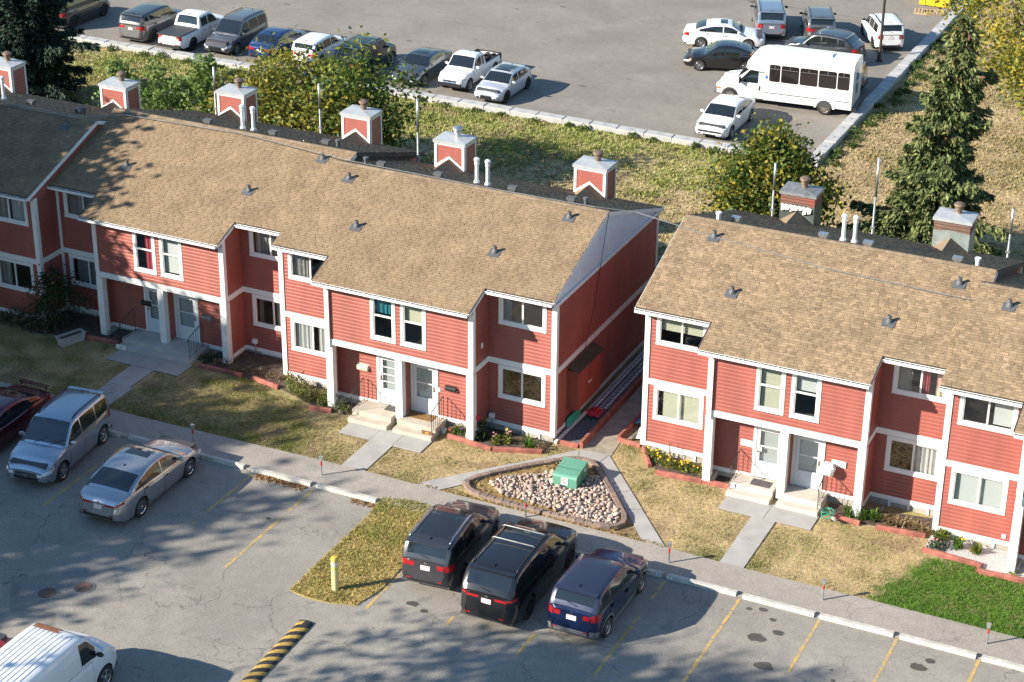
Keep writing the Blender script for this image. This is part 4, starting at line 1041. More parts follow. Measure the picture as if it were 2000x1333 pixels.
        if K['clad']:
            patch('sill_cladding', -wb/2+Ra+0.03, wb/2-Ra-0.03, 0.0, 0.2, K['clad'], 0.010, nx=6, nf=2)
            for c in (wb/2, -wb/2):
                for sg in (1, -1):
                    b = MB(); n = 12
                    for i in range(n):
                        t0, t1 = [math.pi*(0.02+0.96*j/n) for j in (i, i+1)]
                        pr = []
                        for t, rr in ((t0, Ra), (t1, Ra), (t1, Ra+0.07), (t0, Ra+0.07)):
                            q = c+rr*math.cos(t); z = rw+rr*math.sin(t); fr = min(1, max(0, (z-zbe(q))/(zs(q)-zbe(q)))); pr.append((q, sg*(w*pw(q)*side(fr)+0.012), z))
                        b.face(pr[::-sg])
                    b.build('arch_flare', K['clad'], R)
    wN = w*0.70; wT = w*0.66
    # nose
    if K['lamps']:
        patch('headlight', xf-0.42, xf-0.015, 0.70, 0.97, CLRL, 0.008, nx=6, nf=2); flat('headlight', 1, wN*0.70, wN*0.97, K['hood0']-0.30, K['hood0']-0.19, CLRL, 0.008)
        if K.get('amber'): patch('indicator', xf-0.44, xf-0.30, 0.72, 0.95, AMB, 0.011, nx=2, nf=1)
    hz = K['hood0']
    if K['grille'] == 'bar':
        flat('grille', 1, -wN*0.62, wN*0.62, hz-0.31, hz-0.215, GRL, 0.007, both=False); flat('grille_chrome', 1, -wN*0.60, wN*0.60, hz-0.265, hz-0.245, CHR, 0.012, both=False)
        flat('lower_intake', 1, -wN*0.7, wN*0.7, zb0+0.10, zb0+0.21, GRL, 0.007, both=False)
    elif K['grille'] == 'hex':
        flat('grille', 1, -wN*0.62, wN*0.62, zb0+0.10, hz-0.20, GRL, 0.007, both=False, top_in=0.08); flat('badge', 1, -0.05, 0.05, hz-0.28, hz-0.22, CHR, 0.012, both=False)
        flat('intake', 1, wN*0.70, wN*0.95, zb0+0.10, zb0+0.2, GRL, 0.007)
    elif K['grille'] == 'split':
        flat('grille', 1, -wN*0.98, wN*0.98, hz-0.29, hz-0.19, GRL, 0.010, both=False); flat('lower_intake', 1, -wN*0.55, wN*0.55, zb0+0.08, zb0+0.15, GRL, 0.007, both=False); flat('fog_slot', 1, wN*0.68, wN*0.98, zb0+0.12, zb0+0.17, GRL, 0.007)
    elif K['grille'] == 'truck':
        flat('grille', 1, -wN*0.66, wN*0.66, hz-0.44, hz-0.19, GRL, 0.007, both=False); flat('grille_chrome', 1, -wN*0.66, wN*0.66, hz-0.33, hz-0.28, CHR, 0.014, both=False)
    flat('badge', 1, -0.06, 0.06, hz-0.30, hz-0.23, CHR, 0.016, both=False)
    if K['plate_front']: flat('licence_plate', 1, -0.16, 0.16, zb0+0.2, zb0+0.33, PLT, 0.02, both=False)
    # tail
    tz = zs(xr+0.1)
    if K['tail'] == 'wrap':
        patch('tail_light', xr+0.012, xr+0.36, 0.68, 0.96, REDL, 0.008, nx=5, nf=2); flat('tail_light', -1, wT*0.62, wT*0.985, tz-0.22, tz-0.08, REDL, 0.008)
    elif K['tail'] == 'tall':
        flat('tail_light', -1, wT*0.80, wT*0.99, tz-0.30, tz-0.02, REDL, 0.008); patch('tail_light', xr+0.012, xr+0.12, 0.62, 0.98, REDL, 0.008, nx=3, nf=2)
    elif K['tail'] == 'slim':
        patch('tail_light', xr+0.012, xr+0.30, 0.86, 0.95, REDL, 0.008, nx=5, nf=1); flat('tail_light', -1, wT*0.40, wT*0.985, tz-0.17, tz-0.10, REDL, 0.008)
    flat('licence_plate', -1, -0.155, 0.155, tz-0.30, tz-0.15, PLT, 0.014, both=False)
    flat('badge', -1, -0.05, 0.05, tz-0.10, tz-0.05, CHR, 0.012, both=False)
    bm = K['bumper'] or GRL
    flat('rear_valance', -1, -wT*0.93, wT*0.93, zb0+0.145, zb0+(0.30 if K['bumper'] else 0.22), bm, 0.008, both=False)
    if K['bumper']: patch('bumper_corner', xr+0.012, xr+0.30, 0.02, 0.30, bm, 0.009, nx=4, nf=2)
    flat('reflector', -1, wT*0.72, wT*0.95, zb0+0.25, zb0+0.29, REDL, 0.013)
    if not sed and K['glass'] and kind != 'pickup':
        b = MB(); b.bar((rgb-0.0, -0.12, prof(rgb)+0.10), (rgb+0.06, 0.2, prof(rgb)+0.16), 0.015, 0.012); b.build('rear_wiper', BLKP, R)
        b = MB(); q = rrt-0.02; b.box(q-0.16, q+0.02, -wedge(q)*0.9, wedge(q)*0.9, prof(q)-0.025, prof(q)+0.012); b.build('roof_spoiler', K['roofcol'] or col, R)
    if K['glass']:
        for yy in (-0.35, 0.25):
            b = MB(); b.bar((cowl-0.02, yy, prof(cowl)+0.05), (cowl-0.2, yy+0.45, prof(cowl-0.2)+0.045), 0.018, 0.012); b.build('wiper', BLKP, R)
    if K['spoiler']:
        b = MB(); xx = xr+0.12; zz = zc(xx); b.box(xx-0.10, xx+0.08, -w*0.66, w*0.66, zz+0.10, zz+0.13); b.box(xx-0.03, xx+0.05, -w*0.6, -w*0.56, zz-0.02, zz+0.10); b.box(xx-0.03, xx+0.05, w*0.56, w*0.6, zz-0.02, zz+0.10); b.build('spoiler', col, R)
    # mirrors
    for sg in (1, -1):
        b = MB(); q = cowl-0.32; yb = wbelt(q); z = zs(q)+0.06
        b.lathe([(0.0, -0.06), (0.055, -0.045), (0.075, 0.0), (0.07, 0.04), (0.0, 0.05)], 10, axis='x', origin=(q, 0, 0))
        b.v = [(v[0], sg*(yb+0.13)+v[1]*1.6, z+0.05+v[2]) for v in b.v]
        b.box(q-0.02, q+0.03, sg*(yb-0.03), sg*(yb+0.06), z-0.0, z+0.035); b.build('mirror', K['mirror'] or col, R, smooth=True, sharp=50)
    # wheels
    ty, rm, br = wheel_mesh(rw, 0.225, spokes, rim)
    for cx in (wb/2, -wb/2):
        for sg in (1, -1):
            o = bpy.data.objects.new('wheel', ty); COL.objects.link(o); o.parent = R; o.location = (cx, sg*(w-0.125), rw); o.rotation_euler = (0, random.uniform(0, 1.2), 0 if sg > 0 else math.pi)
            for nm, me in (('rim', rm), ('brake_disc', br)):
                p = bpy.data.objects.new(nm, me); COL.objects.link(p); p.parent = o
    info = dict(R=R, zc=zc, zs=zs, xr=xr, xf=xf, w=w, bodypt=bodypt, wedge=wedge, prof=prof)
    if kind == 'pickup':
        b = MB(); x0, x1 = bedx; fl = 0.62
        if K.get('tonneau'):
            b.box(x0-0.02, x1+0.02, -w*0.86, w*0.86, zc(-wb/2)-0.02, zc(-wb/2)+0.03); b.build('tonneau_cover', TONN, R)
        else:
            b.box(x0, x1, -w*0.80, w*0.80, fl-0.04, fl); b.box(x0, x1, -w*0.88, -w*0.80, fl, deckz+0.015); b.box(x0, x1, w*0.80, w*0.88, fl, deckz+0.015); b.box(x0-0.03, x0, -w*0.88, w*0.88, fl, deckz+0.01); b.box(x1, x1+0.05, -w*0.88, w*0.88, fl, deckz+0.01)
            b.build('bed_liner', BEDL, R)
        b = MB(); b.box(xr-0.10, xr+0.04, -w*0.86, w*0.86, zb0+0.08, zb0+0.24); b.build('rear_bumper', CHR if K.get('chrome_bumper', True) else BLKP, R)
        b = MB(); b.box(xf-0.10, xf+0.07, -w*0.80, w*0.80, zb0+0.08, zb0+0.26); b.build('front_bumper', GRL, R)
    return info
def doors_n(K): return K.get('doors', 4)

SILV = paint('silver', (0.40, 0.45, 0.51), 0.75, 0.22); CHMP = paint('champagne', (0.42, 0.43, 0.455), 0.75, 0.22); CHAR = paint('charcoal', (0.055, 0.055, 0.065), 0.5, 0.3)  # silver and champagne bases tinted blue to stand in for reflected sky
BLK = paint('black', (0.012, 0.012, 0.013), 0.1, 0.2); NAVY = paint('navy', (0.010, 0.021, 0.075), 0.45, 0.25); MAR = paint('maroon', (0.105, 0.008, 0.018), 0.35, 0.25); WHP = paint('white', (0.76, 0.77, 0.78), 0.0, 0.3)
PALE = paint('pale_grey', (0.50, 0.54, 0.58), 0.2, 0.3); GREY = paint('mid_grey', (0.17, 0.175, 0.18), 0.6, 0.3); DGR = paint('dark_grey', (0.07, 0.075, 0.08), 0.6, 0.28); STEEL = paint('steel_blue', (0.10, 0.125, 0.15), 0.65, 0.28); REDP = paint('red', (0.42, 0.02, 0.03), 0.1, 0.3); DBLU = paint('dark_blue', (0.02, 0.05, 0.14), 0.4, 0.25)

N = 1.045; Fs = 0.955
# near lot
car('silver compact SUV with black roof rails nosed toward the open lot', -40.78, 48.92, -83.5, SILV, 'suv', L=4.45, W=1.82, H=1.70, wb=2.66, fo=0.9, scale=N, rails=BLKP, amber=True, handle=BLKP, clad=None, hood0=0.80, hood1=1.05, belt=1.02, belt1=1.10, name='parked_suv', cat='car')
car('silver sedan with sunroof and bright multispoke wheels', -36.83, 48.3, 91.0, CHMP, 'sedan', L=4.96, W=1.84, H=1.46, wb=2.82, fo=0.98, rw=0.335, scale=N, spokes='ten', rim=CHR, sunroof=(-0.3, 0.15), hood0=0.72, hood1=0.93, belt=0.93, deck=1.02, trimc=CHR, tail='slim', rrt=-1.05, rgb=-1.95, wst=0.35, name='parked_sedan')
car('dark maroon sedan with rear spoiler', -43.75, 48.85, -90.0, MAR, 'sedan', L=4.85, W=1.83, H=1.45, wb=2.75, fo=0.96, scale=N, sunroof=(-0.3, 0.12), spoiler=True, trimc=CHR, hood0=0.70, hood1=0.92, belt=0.92, deck=1.0, name='parked_sedan')
car('charcoal compact SUV with black glass roof and silver roof rails', -25.33, 49.18, 94.5, CHAR, 'suv', L=4.42, W=1.82, H=1.66, wb=2.64, fo=0.87, scale=N, rails=CHR, pano=True, rim=RIMB, hood0=0.80, hood1=1.04, belt=1.02, belt1=1.12, handle=CHR, name='parked_suv')
car('glossy black large SUV with roof rack cross bars', -22.6, 48.68, 91.0, BLK, 'suv', L=5.15, W=1.96, H=1.80, wb=3.09, fo=0.95, rw=0.385, scale=N, rails=BLKM, bars=GALD, rim=RIMB, hood0=0.94, hood1=1.14, belt=1.12, belt1=1.20, tail='slim', rrt=-2.0, sunroof=(-0.1, 0.36), name='parked_suv')
car('navy blue small crossover with grey rear bumper', -19.9, 48.6, 90.0, NAVY, 'suv', L=4.3, W=1.76, H=1.60, wb=2.62, fo=0.86, rw=0.325, scale=N, clad=CLAD, bumper=CLAD, hood0=0.80, hood1=1.02, belt=1.0, belt1=1.12, rrt=-1.55, rgb=-1.95, roofcol=paint('dusty_navy', (0.03, 0.036, 0.07), 0.4, 0.35), name='parked_suv')
VW = paint('van_white', (0.70, 0.72, 0.74), 0.0, 0.35)
van = car('white cargo van with ribbed rusty roof', -32.2, 36.55, 90.0, VW, 'van', L=5.6, W=2.0, H=2.1, wb=3.4, fo=0.85, rw=0.36, scale=N, hood0=0.98, hood1=1.28, belt=1.22, belt1=1.25, cowl=1.75, wst=1.05, rrt=-2.5, rgb=-2.62, tumble=0.84, glass=True, pillars=[1.45, 0.75], ribs=9, clad=None, zb=0.32, ant=False, grille='truck', doors=2, name='cargo_van', cat='van', mirror=BLKP)
b = MB(); pr = van['prof']; we = van['wedge']
for i in range(6):
    q0, q1 = 0.86+0.05*i, 0.86+0.05*(i+1); y0, y1 = we(q0)*0.82, -we(q0)*(0.15+0.1*math.sin(i*2.1))
    b.face([(q0, y0, pr(q0)+0.034), (q0, y1, pr(q0)+0.042), (q1, y1+0.03, pr(q1)+0.042), (q1, y0, pr(q1)+0.034)])
b.build('rust_patch', M('rust', (0.22, 0.09, 0.045), 0.9, var=0.35, vscale=14), van['R'])
car('red car parked on the far side of the white cargo van', -35.35, 36.1, 90.0, REDP, 'sedan', L=4.6, W=1.8, H=1.45, wb=2.7, fo=0.92, scale=N, hood0=0.72, hood1=0.92, belt=0.92, name='parked_sedan')

# far lot, row behind the block wall (from the spruce towards the corner)
car('white SUV half hidden by the dark spruce', -75.2, 92.2, 90, WHP, 'suv', L=4.7, W=1.88, H=1.72, wb=2.75, fo=0.9, scale=Fs, name='parked_suv')
car('dark grey luxury SUV beside the dark spruce', -72.1, 92.0, 88, DGR, 'suv', L=4.85, W=2.0, H=1.78, wb=2.9, fo=0.9, rw=0.38, scale=Fs, rim=RIMB, belt=1.12, belt1=1.2, hood0=0.94, hood1=1.12, name='parked_suv')
car('grey luxury SUV parked next to white pickup', -66.55, 91.9, 90, GREY, 'suv', L=4.85, W=2.0, H=1.78, wb=2.9, fo=0.9, rw=0.38, scale=Fs, rim=RIMB, belt=1.12, belt1=1.2, hood0=0.94, hood1=1.12, roofcol=paint('black_roof', (0.05, 0.05, 0.05), 0.3, 0.25), name='parked_suv')
car('white crew cab pickup with black bed cover', -63.6, 91.75, 90, WHP, 'pickup', L=5.4, W=1.9, H=1.80, wb=3.24, fo=0.95, rw=0.39, scale=Fs, rim=RIMB, belt=1.14, belt1=1.14, hood0=1.0, hood1=1.16, cowl=1.25, wst=0.55, rrt=-0.62, rgb=-0.86, deck=1.12, pillars=[1.0, 0.1, -0.62], tonneau=True, tail='tall', grille='truck', zb=0.34, chrome_bumper=False, name='pickup_truck', cat='pickup')
car('grey SUV with chrome grille facing the wall by leafy tree', -61.05, 92.1, -90, GREY, 'suv', L=4.75, W=1.9, H=1.72, wb=2.8, fo=0.95, scale=Fs, rails=BLKP, grille='truck', name='parked_suv')
car('dark blue car behind the yellow green tree', -58.2, 92.1, 90, DBLU, 'sedan', L=4.6, W=1.8, H=1.47, wb=2.7, fo=0.92, scale=Fs, name='parked_sedan')
car('white hatchback behind the yellow green tree', -55.6, 92.2, 90, WHP, 'hatch', L=4.3, W=1.78, H=1.50, wb=2.6, fo=0.9, scale=Fs, belt=0.95, name='parked_hatchback')
car('black boxy SUV with silver wheels behind the leafy tree', -52.4, 91.7, 90, BLK, 'suv', L=4.85, W=1.98, H=1.88, wb=2.88, fo=0.85, rw=0.38, scale=Fs, rails=CHR, belt=1.16, belt1=1.16, hood0=1.05, hood1=1.18, pano=True, wst=0.55, rrt=-1.85, name='parked_suv')
car('steel blue sedan with sunroof beside white pickup', -49.05, 92.0, -90, STEEL, 'sedan', L=4.72, W=1.83, H=1.43, wb=2.81, fo=0.90, scale=Fs, grille='hex', sunroof=(-0.3, 0.15), spokes='ten', trimc=CHR, name='parked_sedan')
car('white extended cab pickup with open loaded bed', -46.45, 92.5, -90, WHP, 'pickup', L=5.1, W=1.78, H=1.70, wb=3.19, fo=0.85, rw=0.36, scale=Fs, belt=1.08, belt1=1.08, hood0=0.94, hood1=1.10, cowl=1.15, wst=0.55, rrt=-0.32, rgb=-0.5, deck=1.02, pillars=[0.92, 0.02, -0.32], grille='truck', tail='tall', zb=0.34, name='pickup_truck', cat='pickup')
car('pale grey coupe hatchback with dark roof panel', -43.85, 91.45, -91, PALE, 'hatch', L=4.25, W=1.80, H=1.40, wb=2.65, fo=0.88, scale=Fs, rim=RIMB, grille='hex', doors=2, pano=True, belt=0.92, belt1=1.0, hood0=0.74, hood1=0.94, wst=0.3, rrt=-1.15, rgb=-1.85, name='parked_hatchback')
car('white muscle sedan with black nose band by the wall corner', -31.45, 91.85, -90.5, WHP, 'sedan', L=5.0, W=1.9, H=1.46, wb=3.0, fo=0.95, rw=0.35, scale=Fs, rim=RIMS, grille='split', hood0=0.78, hood1=0.98, belt=0.96, deck=1.06, plate_front=False, name='parked_sedan')
car('black sedan with silver wheels left of the shuttle bus nose', -34.9, 100.9, 199, BLK, 'sedan', L=4.6, W=1.8, H=1.47, wb=2.68, fo=0.92, scale=Fs, spokes='ten', amber=True, name='parked_sedan')
car('white sedan with sunroof parked behind black sedan', -36.2, 104.8, 19, WHP, 'sedan', L=4.9, W=1.85, H=1.45, wb=2.8, fo=0.98, scale=Fs, sunroof=(-0.3, 0.12), spokes='ten', name='parked_sedan')
car('silver minivan with roof rack at the lot edge', -34.95, 108.9, 112, SILV, 'suv', L=5.0, W=1.98, H=1.78, wb=3.0, fo=0.95, scale=Fs, rails=BLKP, tail='tall', belt=1.05, mirror=BLKP, name='minivan', cat='minivan')
car('grey SUV between silver minivan and white SUV', -32.05, 109.2, 112, GREY, 'suv', L=4.7, W=1.88, H=1.69, wb=2.7, fo=0.9, scale=Fs, rails=BLKP, belt1=1.14, mirror=BLKP, name='parked_suv')
car('white boxy SUV with roof rack beside the lamp pole', -28.35, 109.6, 120, WHP, 'suv', L=4.45, W=1.82, H=1.70, wb=2.63, fo=0.88, scale=Fs, rails=BLKP, tail='tall', belt=1.05, mirror=BLKP, rim=RIMB, name='parked_suv')
car('dark grey crossover with bright roof rails behind shuttle bus', -30.4, 105.0, 178, DGR, 'suv', L=4.75, W=1.88, H=1.66, wb=2.8, fo=0.95, scale=Fs, rails=CHR, tail='wrap', belt1=1.16, rrt=-1.4, rgb=-2.0, name='parked_suv')
car('dark hatchback mostly hidden by shuttle bus rear', -28.7, 100.4, 182, CHAR, 'suv', L=4.4, W=1.8, H=1.6, wb=2.6, fo=0.9, scale=Fs, name='parked_suv')

# ---------------- white shuttle bus
def shuttle_bus(x, y, heading):
    R = thing('shuttle_bus', 'white shuttle bus with tinted windows by the block wall', 'bus', (x, y, 0.016), math.radians(heading))
    BW = paint('bus_white', (0.78, 0.78, 0.76), 0.0, 0.4); w = 1.16
    # local: +x front; bus box from -3.55 to 1.15, cab 0.9..3.75
    b = MB(); x0, x1 = -3.55, 1.1
    sec = [(w*0.98, 0.42), (w, 0.6), (w, 2.5), (w*0.97, 2.68), (w*0.86, 2.80), (w*0.5, 2.86), (0, 2.88)]
    full = sec+[(-p[0], p[1]) for p in sec[-2::-1]]
    n = len(full); base = len(b.v); b.v += [(x0, p[0], p[1]) for p in full]+[(x1, p[0], p[1]) for p in full]
    for j in range(n-1): b.f.append((j, n+j, n+j+1, j+1)); b.mi.append(0); b.c.append(None)
    b.f.append(tuple(range(n))[::-1]); b.mi.append(0); b.c.append(None); b.f.append(tuple(range(n, 2*n))); b.mi.append(0); b.c.append(None)
    b.build('coach_body', BW, R, smooth=True, sharp=30)
    # front cap over the cab
    b = MB(); st = [(1.105, 1.0, 2.87, 1.95), (1.5, 0.985, 2.84, 1.95), (1.85, 0.95, 2.70, 1.97), (2.08, 0.90, 2.42, 2.0), (2.12, 0.88, 2.15, 2.03)]
    rows = []
    for q, f, zt, zl in st:
        s_ = [(w*f, zl), (w*f, zl+(zt-zl)*0.6), (w*f*0.93, zl+(zt-zl)*0.88), (w*f*0.6, zt-0.02), (0, zt)]; fu = s_+[(-p[0], p[1]) for p in s_[-2::-1]]
        rows.append(len(b.v)); b.v += [(q, p[0], p[1]) for p in fu]
    for i in range(len(st)-1):
        for j in range(8): b.f.append((rows[i]+j, rows[i+1]+j, rows[i+1]+j+1, rows[i]+j+1)); b.mi.append(0); b.c.append(None)
    b.f.append(tuple(rows[-1]+j for j in range(9))); b.mi.append(0); b.c.append(None)
    for i in range(len(st)-1): b.f.append((rows[i], rows[i]+8, rows[i+1]+8, rows[i+1])); b.mi.append(0); b.c.append(None)
    b.build('front_cap', BW, R, smooth=True, sharp=40)
    # cab: doors section, windscreen, hood, nose
    b = MB(); cw = 0.98
    prof = [(1.105, 1.96), (1.95, 1.96), (2.75, 1.28), (3.45, 1.12), (3.68, 0.98), (3.72, 0.55)]
    lowz = [0.40, 0.40, 0.42, 0.45, 0.48, 0.5]
    cols = []
    for (q, zt), zl in zip(prof, lowz):
        f = cw if q < 3.4 else cw*(0.94 if q < 3.7 else 0.88)
        zm = min(zt, 1.18); ft = f if zt < 1.3 else 0.86
        fu = [(q, f, zl), (q, f, zl+(zm-zl)*0.7), (q, f*0.98, zm-0.02), (q, ft*0.92 if zt < 1.3 else ft, zt-0.03), (q, 0, zt+0.02)]
        fu = fu+[(p[0], -p[1], p[2]) for p in fu[-2::-1]]; cols.append(len(b.v)); b.v += fu
    for i in range(len(prof)-1):
        for j in range(8): b.f.append((cols[i]+j, cols[i+1]+j, cols[i+1]+j+1, cols[i]+j+1)); b.mi.append(0); b.c.append(None)
    b.f.append(tuple(cols[-1]+j for j in range(9))); b.mi.append(0); b.c.append(None)
    b.build('cab', BW, R, smooth=True, sharp=35)
    b = MB(); b.face([(2.68, -0.86, 1.36), (2.68, 0.86, 1.36), (2.02, 0.78, 1.94), (2.02, -0.78, 1.94)]); b.build('windscreen', CGL, R)
    for sg in (1, -1):
        b = MB(); q = [(2.52, sg*0.985, 1.22), (1.5, sg*0.985, 1.22), (1.5, sg*0.90, 1.88), (1.95, sg*0.89, 1.88)]; b.face(q[::sg]); b.build('cab_window', CGL, R)
        b = MB(); b.box(1.36, 1.42, sg*0.985, sg*1.02, 0.85, 1.10); b.build('door_handle', BLKP, R)
        b = MB(); b.box(2.38, 2.46, sg*1.0, sg*1.24, 1.18, 1.5); b.build('mirror', BLKP, R)
        b = MB(); b.box(3.50, 3.715, sg*0.66, sg*0.92, 0.78, 0.98); b.build('headlight', CLRL, R); b = MB(); b.box(3.48, 3.70, sg*0.70, sg*0.935, 0.66, 0.775); b.build('indicator', AMB, R)
        xs = [(-3.36, -2.74), (-2.68, -1.75), (-1.69, -0.76), (-0.70, 0.23), (0.29, 0.86)]
        for a, c in xs:
            b = MB(); z0, z1 = 1.48, 2.40; r_ = 0.09; pts = []
            for cx, cz, t0 in ((c-r_, z0+r_, -90), (c-r_, z1-r_, 0), (a+r_, z1-r_, 90), (a+r_, z0+r_, 180)):
                for t in (0, 30, 60, 90): pts.append((cx+r_*math.cos(math.radians(t0+t)), sg*(w+0.012), cz+r_*math.sin(math.radians(t0+t))))
            b.face(pts if sg < 0 else pts[::-1]); wi = b.build('coach_window', M('bus_glass', (0.02, 0.015, 0.015), 0.05, spec=0.8), R)
            b = MB(); b.box(a+0.03, c-0.03, sg*(w+0.014), sg*(w+0.026), z1-0.235, z1-0.215); m2 = (a+c)/2; b.box(m2-0.01, m2+0.01, sg*(w+0.014), sg*(w+0.026), z1-0.215, z1-0.02); b.build('vent_bar', GAL, wi)
        b = MB(); b.box(-1.75, 1.05, sg*w, sg*(w+0.02), 0.83, 0.86); b.build('rub_rail', BLKP, R); b = MB(); b.box(-3.5, -2.75, sg*w, sg*(w+0.02), 0.83, 0.86); b.build('rub_rail', BLKP, R)
        b = MB(); n_ = 14
        for i in range(n_):
            t0, t1 = math.pi*i/n_, math.pi*(i+1)/n_; c_ = -2.15
            b.face([(c_+r2*math.cos(t), sg*(w+0.03), 0.38+r2*math.sin(t)) for t, r2 in ((t0, 0.43), (t1, 0.43), (t1, 0.55), (t0, 0.55))][::-sg])
        b.build('wheel_arch', BW, R)
        b = MB(); b.face([(-2.15+0.43*math.cos(t), sg*(w+0.004), max(0.42, 0.38+0.43*math.sin(t))) for t in np.linspace(0, math.pi, 14)][::-sg]); b.build('arch_opening', RIMD, R)
    b = MB(); b.box(0.92, 1.06, -w-0.012, -w-0.004, 1.6, 1.78); b.build('access_sign', M('sign_blue', (0.05, 0.16, 0.5), 0.5), R)
    b = MB(); b.box(0.92, 1.06, w+0.004, w+0.012, 1.6, 1.78); b.build('access_sign', M('sign_blue', (0.05, 0.16, 0.5), 0.5), R)
    b = MB(); b.box(-2.2, -1.6, -0.3, 0.3, 2.885, 2.95); b.build('roof_hatch', BW, R)
    b = MB(); b.face([(-3.558, -0.45, 0.9), (-3.558, 0.45, 0.9), (-3.558, 0.45, 2.5), (-3.558, -0.45, 2.5)][::-1]); rd = b.build('rear_door', BW, R)
    for z0, z1 in ((1.0, 1.6), (1.72, 2.4)):
        b = MB(); b.face([(-3.565, -0.3, z0), (-3.565, 0.3, z0), (-3.565, 0.3, z1), (-3.565, -0.3, z1)][::-1]); b.build('rear_door_window', CGL, rd)
    b = MB(); b.box(-3.8, -3.56, -1.1, 1.1, 0.36, 0.52); b.build('rear_bumper', BLKP, R)
    b = MB(); b.box(3.6, 3.84, -0.92, 0.92, 0.42, 0.62); b.build('front_bumper', CHR, R)
    b = MB(); b.face([(3.73, -0.6, 0.68), (3.73, 0.6, 0.68), (3.70, 0.6, 0.98), (3.70, -0.6, 0.98)]); b.build('grille', GRL, R)
    b = MB(); b.box(-3.45, 3.4, -0.9, 0.9, 0.3, 0.5); b.build('chassis', RIMD, R)
    for q in (0.3, 0.0, -0.3):
        b = MB(); b.box(2.09, 2.13, q-0.04, q+0.04, 2.5, 2.54); b.build('marker_light', AMB, R)
    ty, rm, br = wheel_mesh(0.38, 0.24, 'steel', M('rim_steel', (0.25, 0.235, 0.21), 0.5, metal=0.6))
    for cx, yy in ((2.95, 0.9), (-2.15, 1.03)):
        for sg in (1, -1):
            o = bpy.data.objects.new('wheel', ty); COL.objects.link(o); o.parent = R; o.location = (cx, sg*yy, 0.38); o.rotation_euler = (0, 0, 0 if sg > 0 else math.pi)
            p = bpy.data.objects.new('rim', rm); COL.objects.link(p); p.parent = o
            if cx > 0:
                b = MB(); b.face([(cx+0.46*math.cos(t), sg*0.986, max(0.4, 0.38+0.46*math.sin(t))) for t in np.linspace(0, math.pi, 14)][::-sg]); b.build('arch_opening', RIMD, R)
shuttle_bus(-29.72, 96.82, 185.2)
# load lying in the open pickup bed
t_ = thing('bed_load', 'dark tyres and bundles lying in the open pickup bed', 'cargo', (-46.45, 94.3, 0.6))
for i, (dx, dy, r_) in enumerate(((-0.35, 0.2, 0.3), (0.15, 0.55, 0.3), (0.3, -0.3, 0.28))):
    b = MB(); b.lathe([(r_*0.55, 0.0), (r_, 0.03), (r_, 0.17), (r_*0.55, 0.2)], 16, origin=(dx, dy, 0.02+0.12*i)); b.build('tyre', TYRE, t_, smooth=True)
# ================================================================ STREET FURNITURE AND SMALL THINGS
def bevel_box_mesh(name, sx, sy, sz, ch, mat, jig=0.0):
    """box with chamfered top edges, origin at the middle of its base"""
    b = MB(); x, y = sx/2, sy/2
    j = lambda: random.uniform(-jig, jig)
    lo = [(-x, -y, 0), (x, -y, 0), (x, y, 0), (-x, y, 0)]; mi = [(-x+j(), -y+j(), sz-ch), (x+j(), -y+j(), sz-ch), (x+j(), y+j(), sz-ch), (-x+j(), y+j(), sz-ch)]; hi = [(-x+ch, -y+ch, sz+j()), (x-ch, -y+ch, sz+j()), (x-ch, y-ch, sz+j()), (-x+ch, y-ch, sz+j())]
    b.v = lo+mi+hi
    for a in range(4):
        c = (a+1) % 4; b.f += [(a, c, 4+c, 4+a), (4+a, 4+c, 8+c, 8+a)]; b.mi += [0, 0]; b.c += [None, None]
    b.f.append((8, 9, 10, 11)); b.mi.append(0); b.c.append(None)
    return b.mesh(name, mat)
BLOCKM = [bevel_box_mesh('concrete_block', 1.475, 0.62, 0.62, 0.035, CONB, 0.012) for _ in range(5)]
def block_wall(label, pts, rz):
    R = thing('block_wall', label, 'wall', (pts[0][0], pts[0][1], 0))
    for i, p in enumerate(pts):
        o = bpy.data.objects.new('concrete_block', random.choice(BLOCKM)); COL.objects.link(o); o.parent = R; o.location = (p[0]-pts[0][0]+random.uniform(-.006, .006), p[1]-pts[0][1]+random.uniform(-.012, .012), -0.34+random.uniform(-.012, .012)); o.rotation_euler = (0, 0, rz+random.uniform(-.006, .006)+(math.pi if i % 2 else 0))
        b = MB(); b.box(-0.09, 0.09, -0.03, 0.03, 0.618, 0.6245); n = b.build('lifting_notch', GALD, o)
block_wall('low wall of concrete blocks in front of the parked car row', [(-45.83-1.5*21+1.5*k, 88.76) for k in range(34)], 0)
block_wall('low wall of concrete blocks running back past the shuttle bus', [(-25.79, 89.25+1.5*k) for k in range(26)], math.pi/2)

# parking curbs with stall numbers
b = MB(); L_ = 2.36
sec = [(-0.10, 0.0), (-0.075, 0.13), (0.075, 0.13), (0.10, 0.0)]
b.v = [(-L_/2, p[0], p[1]) for p in sec]+[(L_/2, p[0], p[1]) for p in sec]; b.f = [(0, 4, 5, 1), (1, 5, 6, 2), (2, 6, 7, 3), (0, 1, 2, 3), (7, 6, 5, 4)]; b.mi = [0]*5; b.c = [None]*5
CURB = b.mesh('parking_curb', M('curb_concrete', (0.46, 0.45, 0.40), 0.9, var=0.18, vscale=4, bump=0.2, bscale=50))
NUMM = M('number_ink', (0.03, 0.03, 0.035), 0.6)
curbs = [(-49.9, '31', '30'), (-47.35, '32', '31'), (-44.8, '33', '32'), (-40.95, '35', '34'), (-38.28, '36', '35'), (-35.72, '37', '36'), (-33.0, '38', '37'), (-30.43, '39', '38'), (-25.05, '39', '40'), (-22.5, '40', '41'), (-19.92, '41', '42'), (-17.4, '42', '42'), (-14.82, '42', '43'), (-12.3, '43', '44'), (-9.74, '43', '44'), (-7.2, '44', '45')]
